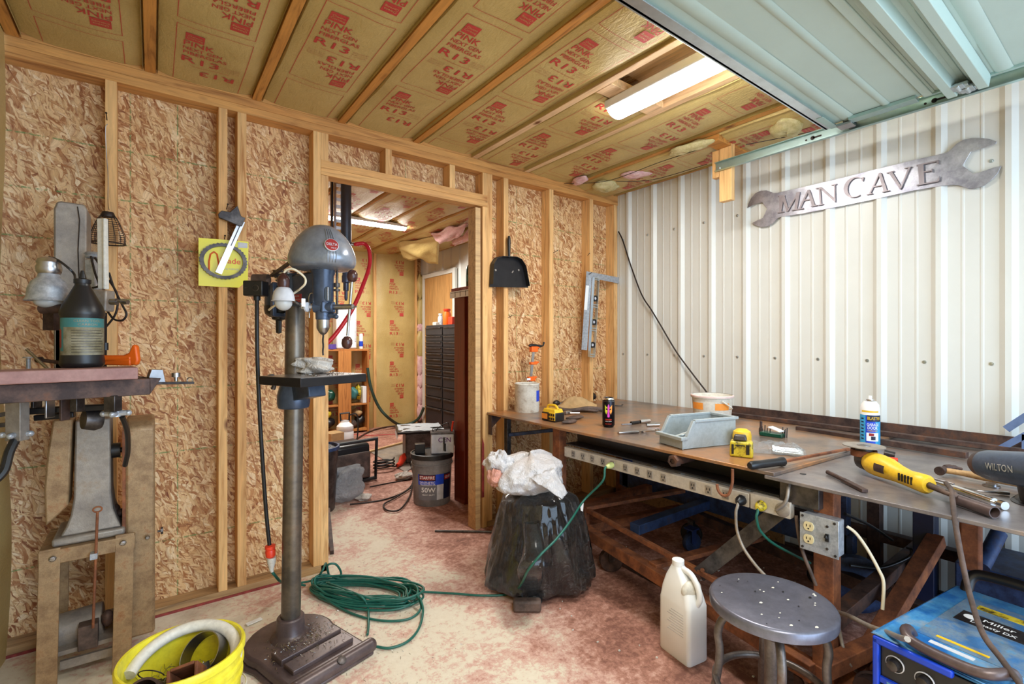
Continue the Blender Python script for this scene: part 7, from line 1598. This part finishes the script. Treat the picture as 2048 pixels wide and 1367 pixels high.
# ---------------------------------------------------------------- trash bags, jug, stool, welder
def bagmesh(c, Rx, Ry, H, seed, nu=96, nv=60, rz=0):
    b = MB().at(c, rz)
    def f(u, v):
        a = u*2*pi; h = v
        r = (1-.36*h**1.5)*(min(1, (h+.03)/.10)**.45)*(1 if h < .9 else sqrt(max(0, 1-((h-.9)/.1)**2))*.98+.02)
        k = 1+.16*mn.noise(Vector((cos(a)*1.2+seed, sin(a)*1.2, h*1.5)))+.09*mn.noise(Vector((cos(a)*4, sin(a)*4+seed, h*1.2)))*(1-h*.3)-.10*abs(mn.noise(Vector((cos(a)*6+seed, sin(a)*6, h*2.2+a*.3))))-.05*abs(mn.noise(Vector((cos(a)*14, sin(a)*14, h*5+seed))))+.018*mn.noise(Vector((cos(a)*22, sin(a)*22+seed, h*9)))
        z = H*h*(1+.05*mn.noise(Vector((cos(a)*2, sin(a)*2, seed)))) 
        return (Rx*r*k*cos(a), Ry*r*k*sin(a), max(.003, z))
    b.grid(f, nu, nv); return b
tc = Vector((-1.455, -.765, 0))
b = bagmesh(tc, .268, .215, .475, 4.2, rz=-.638)
t = thing('black_trash_bag', 'full black plastic trash bag standing by the bench corner', 'trash bag', tc)
b.build('bag_body', M['bagblack'], t, smooth=180)
b = MB(); P = [atD(1062, 1045, 2.16), atD(1068, 1090, 2.10), atD(1060, 1140, 2.06), atZ(1060, 1180, .05), atZ(1054, 1208, .028)]
Q = smoothpts(P, 8); vs = []; nn = 20
for i, p in enumerate(Q):
    k = i/(len(Q)-1); w_ = .032+.030*k**.7; th = .016+.006*k
    for j in range(nn): a = 2*pi*j/nn; wob = 1+.18*mn.noise(Vector((cos(a)*3, sin(a)*3, k*5))); vs.append(p+RT*w_*cos(a)*wob-FW*th*sin(a)*wob)
b.add(vs, [(i*nn+j, i*nn+(j+1) % nn, (i+1)*nn+(j+1) % nn, (i+1)*nn+j) for i in range(len(Q)-1) for j in range(nn)]); b.build('bag_neck', M['bagblack'], t, smooth=180)
q = atZ(1054, 1208, .025); b = MB().frame(q, RT, -FW, UP); b.box((0, .01, .004), (.125, .045, .050)); tag(b.build('dark_spool', M['leather'], loc=q, bev=.01), 'dark flattened roll end lying on the floor at the tail of the black bag', 'roll')
wc = Vector((-1.475, -.715, .455))
t = thing('white_trash_bag', 'crumpled white plastic bag stuffed and knotted on top of the black bag', 'trash bag', wc)
b = MB().at(wc, rz=.55)
def wf(u, v):
    a = u*2*pi; th = v*pi
    k = 1+.25*mn.noise(Vector((cos(a)*1.2, sin(a)*1.2, th+9)))+.12*mn.noise(Vector((cos(a)*4, sin(a)*4, th*2)))+.05*mn.noise(Vector((cos(a)*10, sin(a)*10, th*5)))
    return (.235*sin(th)**.75*cos(a)*k, .16*sin(th)**.75*sin(a)*k, .088*(1+cos(th))*(1+.25*mn.noise(Vector((cos(a)*2+4, sin(a)*2, 1)))))
b.grid(wf, 90, 50); b.build('bag_body', M['bagwhite'], t, smooth=180)
b = MB(); q = atD(998, 925, 2.33)
def kf(u, v):
    a = u*2*pi; th = v*pi; k = 1+.45*mn.noise(Vector((cos(a)*2, sin(a)*2, th*2+3)))+.15*mn.noise(Vector((cos(a)*6, sin(a)*6, th*5)))
    return q+RT*.065*sin(th)*cos(a)*k+FW*.05*sin(th)*sin(a)*k+UP*.055*cos(th)*k
b.grid(kf, 44, 26); b.build('knot', M['bagwhite'], t, smooth=180)
b = MB(); q2 = atD(990, 955, 2.28)
def kf2(u, v):
    a = u*2*pi; th = v*pi; k = 1+.4*mn.noise(Vector((cos(a)*2+5, sin(a)*2, th*2+3)))
    return q2+RT*.040*sin(th)*cos(a)*k+FW*.04*sin(th)*sin(a)*k+UP*.038*cos(th)*k
b.grid(kf2, 30, 18); b.build('pink_fold', M['bagpink'], t, smooth=180)
b = MB(); pts = [atD(1060, 955, 2.20), atD(1108, 935, 2.30), atD(1135, 985, 2.25), atD(1124, 998, 2.18)]
def fl2(u, v):
    p = pts[0].lerp(pts[1], u).lerp(pts[3].lerp(pts[2], u), v); return p-FW*.03*sin(u*pi)*sin(v*pi)+Vector((0, 0, .012*mn.noise(Vector((u*4, v*6, 7)))))
b.grid(fl2, 16, 16); b.build('loose_corner', M['bagwhite'], t, smooth=180, solid=.003)
b = MB(); p0 = atD(1160, 1008, 2.35); b.poly3([p0, p0+RT*.018+UP*.006, p0+RT*.014-UP*.035, p0+RT*.004-UP*.03], FW*.002); tag(b.build('paper_scrap', M['white'], loc=p0), 'small white paper scrap sticking out behind the black bag', 'paper scrap')

# white F-style jug
jc = Vector((-1.352, -1.505, 0))
t = thing('white_jug', 'tall white plastic jug with a moulded handle on the floor beside the stool', 'jug', jc)
jd = FW*.85-RT*.45; ang = atan2(jd.y, jd.x)
def rsec(w_, d, z, r=.012, ox=0):
    P = []
    for (sx, sy, a0) in ((1, 1, 0), (-1, 1, 90), (-1, -1, 180), (1, -1, 270)):
        for k in range(5): a = radians(a0+90*k/4); P.append((ox+sx*(w_/2-r)+r*cos(a), sy*(d/2-r)+r*sin(a), z))
    return P
def loftsec(b, secs, cap=True):
    n = len(secs[0]); vs = [p for s in secs for p in s]
    fs = [(i*n+k, i*n+(k+1) % n, (i+1)*n+(k+1) % n, (i+1)*n+k) for i in range(len(secs)-1) for k in range(n)]
    if cap: fs += [tuple(range(n-1, -1, -1)), tuple(range((len(secs)-1)*n, len(secs)*n))]
    return b.add(vs, fs)
b = MB().at(jc, ang); loftsec(b, [rsec(.145, .098, 0, .014), rsec(.152, .105, .006, .016), rsec(.152, .105, .205, .018), rsec(.150, .103, .212, .02), rsec(.134, .092, .250, .02, .004), rsec(.098, .070, .290, .02, .014), rsec(.058, .052, .318, .018, .022), rsec(.046, .046, .330, .020, .024)]); b.build('body', M['white'], t, bev=0, smooth=50)
b = MB().at(jc, ang); b.tube(smoothpts([(-.066, 0, .215), (-.080, 0, .245), (-.070, 0, .285), (-.040, 0, .318), (0, 0, .325)], 6), .011, 12); b.build('handle', M['white'], t, smooth=80)
b = MB().at(jc, ang); b.ball((-.040, .0, .262), (.022, .048, .036)); b.build('handle_recess', M['dirtywhite'], t, smooth=80)
b = MB().at(jc, ang); b.cyl((.024, 0, .326), (.024, 0, .352), .023, n=28); b.build('cap', M['white'], t, bev=.002)
b = MB().at(jc, ang)
for k in range(9): b.bx((-.05, -.0532, .10+k*.010), (.03-.01*(k % 3), -.0524, .1025+k*.010)); b.bx((-.05, .0524, .10+k*.010), (.03-.01*(k % 3), .0532, .1025+k*.010))
b.build('label_print', M['label'], t)

# stool
zc0 = .445; sc_ = atZ(1543, 1197, zc0); sc_.z = 0; SR = .168
t = thing('shop_stool', 'round grey metal shop stool with bent tube legs', 'stool', sc_)
b = MB(); b.lathe(sc_+UP*(zc0-.034), (0, 0, 1), [(SR-.012, .0), (SR, .003), (SR+.001, .026), (SR-.003, .032), (SR-.010, .034), (SR*.5, .0325), (0, .032)], 72); st = b.build('seat', M['stool'], t, smooth=50)
random.seed(4)
for k in range(26):
    a = random.uniform(0, 6.28); r = SR*.93*sqrt(random.random()); c = sc_+Vector((r*cos(a), r*sin(a), zc0-.0005)); b = MB(); sx = random.uniform(.002, .006); 
    b.add([c+Vector((sx*cos(q_)*(1+.3*sin(3*q_)), sx*.7*sin(q_), .0012)) for q_ in [2*pi*i/9 for i in range(9)]], [tuple(range(9))]); b.build('paint_drip', M['dirtywhite' if k % 3 else 'black'], st)
b = MB(); b.lathe(sc_, (0, 0, 1), [(.018, .10), (.020, .16), (.020, .34), (.034, .35), (.060, .38), (.065, .411)], 28); b.build('screw_column', M['stoolleg'], t)
for k in range(4):
    a = radians(35+90*k); d = Vector((cos(a), sin(a), 0))
    P = [(.018, .34), (.050, .375), (.095, .385), (.130, .365), (.145, .32), (.140, .27), (.146, .20), (.165, .10), (.180, .012)]
    b = MB(); b.tube(smoothpts([sc_+d*r+UP*z for r, z in P], 5), .0115, 12); lg = b.build('leg', M['stoolleg'], t, smooth=80)
b = MB(); b.tube([sc_+Vector((.152*cos(2*pi*i/48), .152*sin(2*pi*i/48), .185)) for i in range(48)], .0105, 12, closed=True); b.build('foot_ring', M['stoolleg'], t, smooth=80)

# welder
wo = Vector((-1.500, -2.165, 0)); wx = Vector((.988, -.12, 0)).normalized(); wy = Vector((-wx.y, wx.x, 0))*-1
t = thing('welder', 'blue portable welding machine with grey handles on the floor at the right', 'welder', wo+wx*.24+wy*.16)
WH = .45; WD = .50; WW = .30
def WF(mb): return mb.frame(wo, wx, wy, UP)
b = WF(MB()); 
b.prism([(0.012, 0), (WD, 0), (WD, WH), (.012, WH)], (0, 0, .02), (1, 0, 0), (0, 0, 1), 0) if False else None
b.bx((.012, .004, .02), (WD, WW, WH-.012)); b.bx((0, 0, WH-.012), (WD+.004, WW+.004, WH)); b.bx((.0, .0, .02), (.014, .012, WH)); b.build('case', M['welderblue'], t, bev=.008)
b = WF(MB()); b.bx((-.012, 0.0, .02), (.004, .014, WH-.004)); b.bx((-.012, .0, WH-.02), (.004, .16, WH-.002)); b.build('front_frame', M['welderdeep'], t, bev=.004)
b = WF(MB()); b.bx((.001, .014, .03), (.0115, WW-.01, WH-.014)); b.build('front_panel', M['black'], t, bev=.002)
b = WF(MB()); b.bx((-.006, .014, WH-.115), (.002, WW-.01, WH-.10)); b.build('blue_band', M['welderdeep'], t, bev=.001)
b = WF(MB()); b.bx((-.012, .02, .10), (.003, WW-.02, WH-.118)); dr_ = b.build('display_door', M['darksteel'], t, bev=.004)
b = WF(MB()); b.lathe((-.0125, .075, WH-.165), (-1, 0, 0), [(.012, 0), (.028, 0), (.028, .001), (.012, .001), (.012, 0)], 26, cap=False); b.build('door_logo', M['white'], dr_)
for (y, z) in ((.045, WH-.055), (.105, WH-.060)):
    b = WF(MB()); b.lathe((.001, y, z), (-1, 0, 0), [(.020, 0), (.020, .002), (.018, .003)], 24, cap=False); b.build('dial_ring', M['label'], t)
    b = WF(MB()); b.lathe((.001, y, z), (-1, 0, 0), [(.013, 0), (.012, .018), (.008, .020), (0, .020)], 20); b.build('dial_knob', M['darksteel'], t)
for k in range(8):
    b = WF(MB()); y = .03+.018*k; b.bx((-.0068, y, WH-.110), (-.006, y+.012, WH-.105)); b.build('band_lettering', M['welderblue'], t)
# top: recessed label panel and lettering
b = WF(MB()); b.bx((.10, .05, WH), (.44, WW-.03, WH+.0012)); tp = b.build('top_label', worn('scuffed_top_label', (60, 110, 160), (110, 130, 146), (60, 140, 190), .5, 0, 18, (.42, .56), .05), t)
b = WF(MB()); b.mat(0); b.bx((.262, .072, WH+.0012), (.335, .215, WH+.0018)); b.mat(1); addtext(b, 'Miller', (.312, .150, WH+.0022), (0, 1, 0), (1, 0, 0), .024, width=.062, bold=True); addtext(b, 'Dynasty DX', (.282, .146, WH+.0022), (0, 1, 0), (1, 0, 0), .020, width=.088, bold=True)
b.build('name_decal', [M['darksteel'], M['white']], tp)
bb = WF(MB()); bb.lathe((.305, .095, WH+.0018), (0, 0, 1), [(.014, 0), (.014, .0006), (0, .0006)], 24); bb.build('oval_logo', M['white'], tp)
b = WF(MB()); b.bx((.375, .085, WH+.0012), (.405, .19, WH+.0022)); b.build('warning_label', M['dirtyyellow'], t)
b = WF(MB()); b.bx((.117, .085, WH+.0012), (.127, .185, WH+.0022)); b.build('yellow_stripe', M['toolyellow'], tp)
b = WF(MB()); b.bx((.074, .085, WH), (.090, .17, WH+.001)); b.build('white_stripe', M['label'], t)
b = WF(MB()); b.tube(smoothpts([(.080, .050, WH), (.060, .05, WH+.018), (.030, .055, WH+.024), (.006, .075, WH+.020), (0, .12, WH+.016), (0, .18, WH+.016), (.006, .215, WH+.020), (.030, .235, WH+.024), (.060, .240, WH+.018), (.080, .240, WH)], 5), .012, 12); b.build('front_handle', M['brownmetal'], t, smooth=80)
b = WF(MB()); b.tube(smoothpts([(WD-.02, .03, WH-.02), (WD+.01, .035, WH+.035), (WD+.02, .08, WH+.05), (WD+.02, .22, WH+.05), (WD+.01, .27, WH+.035), (WD-.02, .275, WH)], 5), .015, 12); b.build('rear_handle', M['black'], t, smooth=80)
for x in (.03, WD-.03):
    for y in (.03, WW-.03): b = WF(MB()); b.cyl((x, y, 0), (x, y, .02), .018, n=14); b.build('foot', M['blackrub'], t)
cord('welder_cable', [atD(1672, 1222, 1.60), atD(1700, 1232, 1.50), atD(1740, 1252, 1.38), atD(1775, 1272, 1.25)+UP*.01, atD(1800, 1281, 1.19)+UP*.008, atD(1815, 1286, 1.15)+UP*.01], .007, 'tangrey', 'grey cable running from behind the stool onto the welder top', 'cable')
cord('tan_cable', [atD(1675, 1240, 1.62), atD(1685, 1290, 1.60), atD(1700, 1330, 1.55), atZ(1730, 1350, .02), atZ(1760, 1362, .02)], .006, 'tangrey', 'tan cable dropping behind the stool towards the welder', 'cable')
# dark blue toolbox, orange motor and grey motor under the bench
b = MB(); b.bx((-.47, -2.42, .0), (-.14, -2.12, .34)); tag(b.build('steel_box', M['bluemetal'], loc=(-.3, -2.2, 0), bev=.006), 'dark blue steel box in the shade behind the welder', 'box')
c = atZ(1705, 1310, .10); c = Vector((-1.00, -2.095, .0))
t = thing('small_motor', 'small orange and brown electric motor on the floor left of the welder', 'motor', c)
b = MB(); b.cyl(c+Vector((-.10, .02, .115)), c+Vector((.10, -.03, .115)), .050, n=28); b.build('motor_body', M['rust'], t, bev=.004)
b = MB(); b.cyl(c+Vector((-.18, .04, .085)), c+Vector((-.10, .02, .09)), .05, n=24); b.tube([c+Vector((-.15, .03, .088))+Vector((0, .055*cos(a), .055*sin(a))) for a in [2*pi*i/24 for i in range(24)]], .006, 8, closed=True); b.build('end_bell', M['brownmetal'], t)
b = MB(); b.box((c.x, c.y, .027), (.16, .12, .052)); b.build('motor_foot', M['rustdark'], t, bev=.003)
# grime: floor litter under the bench
random.seed(9)
b = MB()
for k in range(60):
    p = Vector((random.uniform(-1.6, -.2), random.uniform(-1.9, -.4), .002)); s = random.uniform(.003, .010); b.box((p.x, p.y, .0025), (s, s*random.uniform(.4, 1), .004))
o = b.build('floor_litter', M['grimy'], loc=(-1, -1.2, 0), label='small pale chips and litter on the floor under the bench', cat='litter'); o['kind'] = 'stuff'
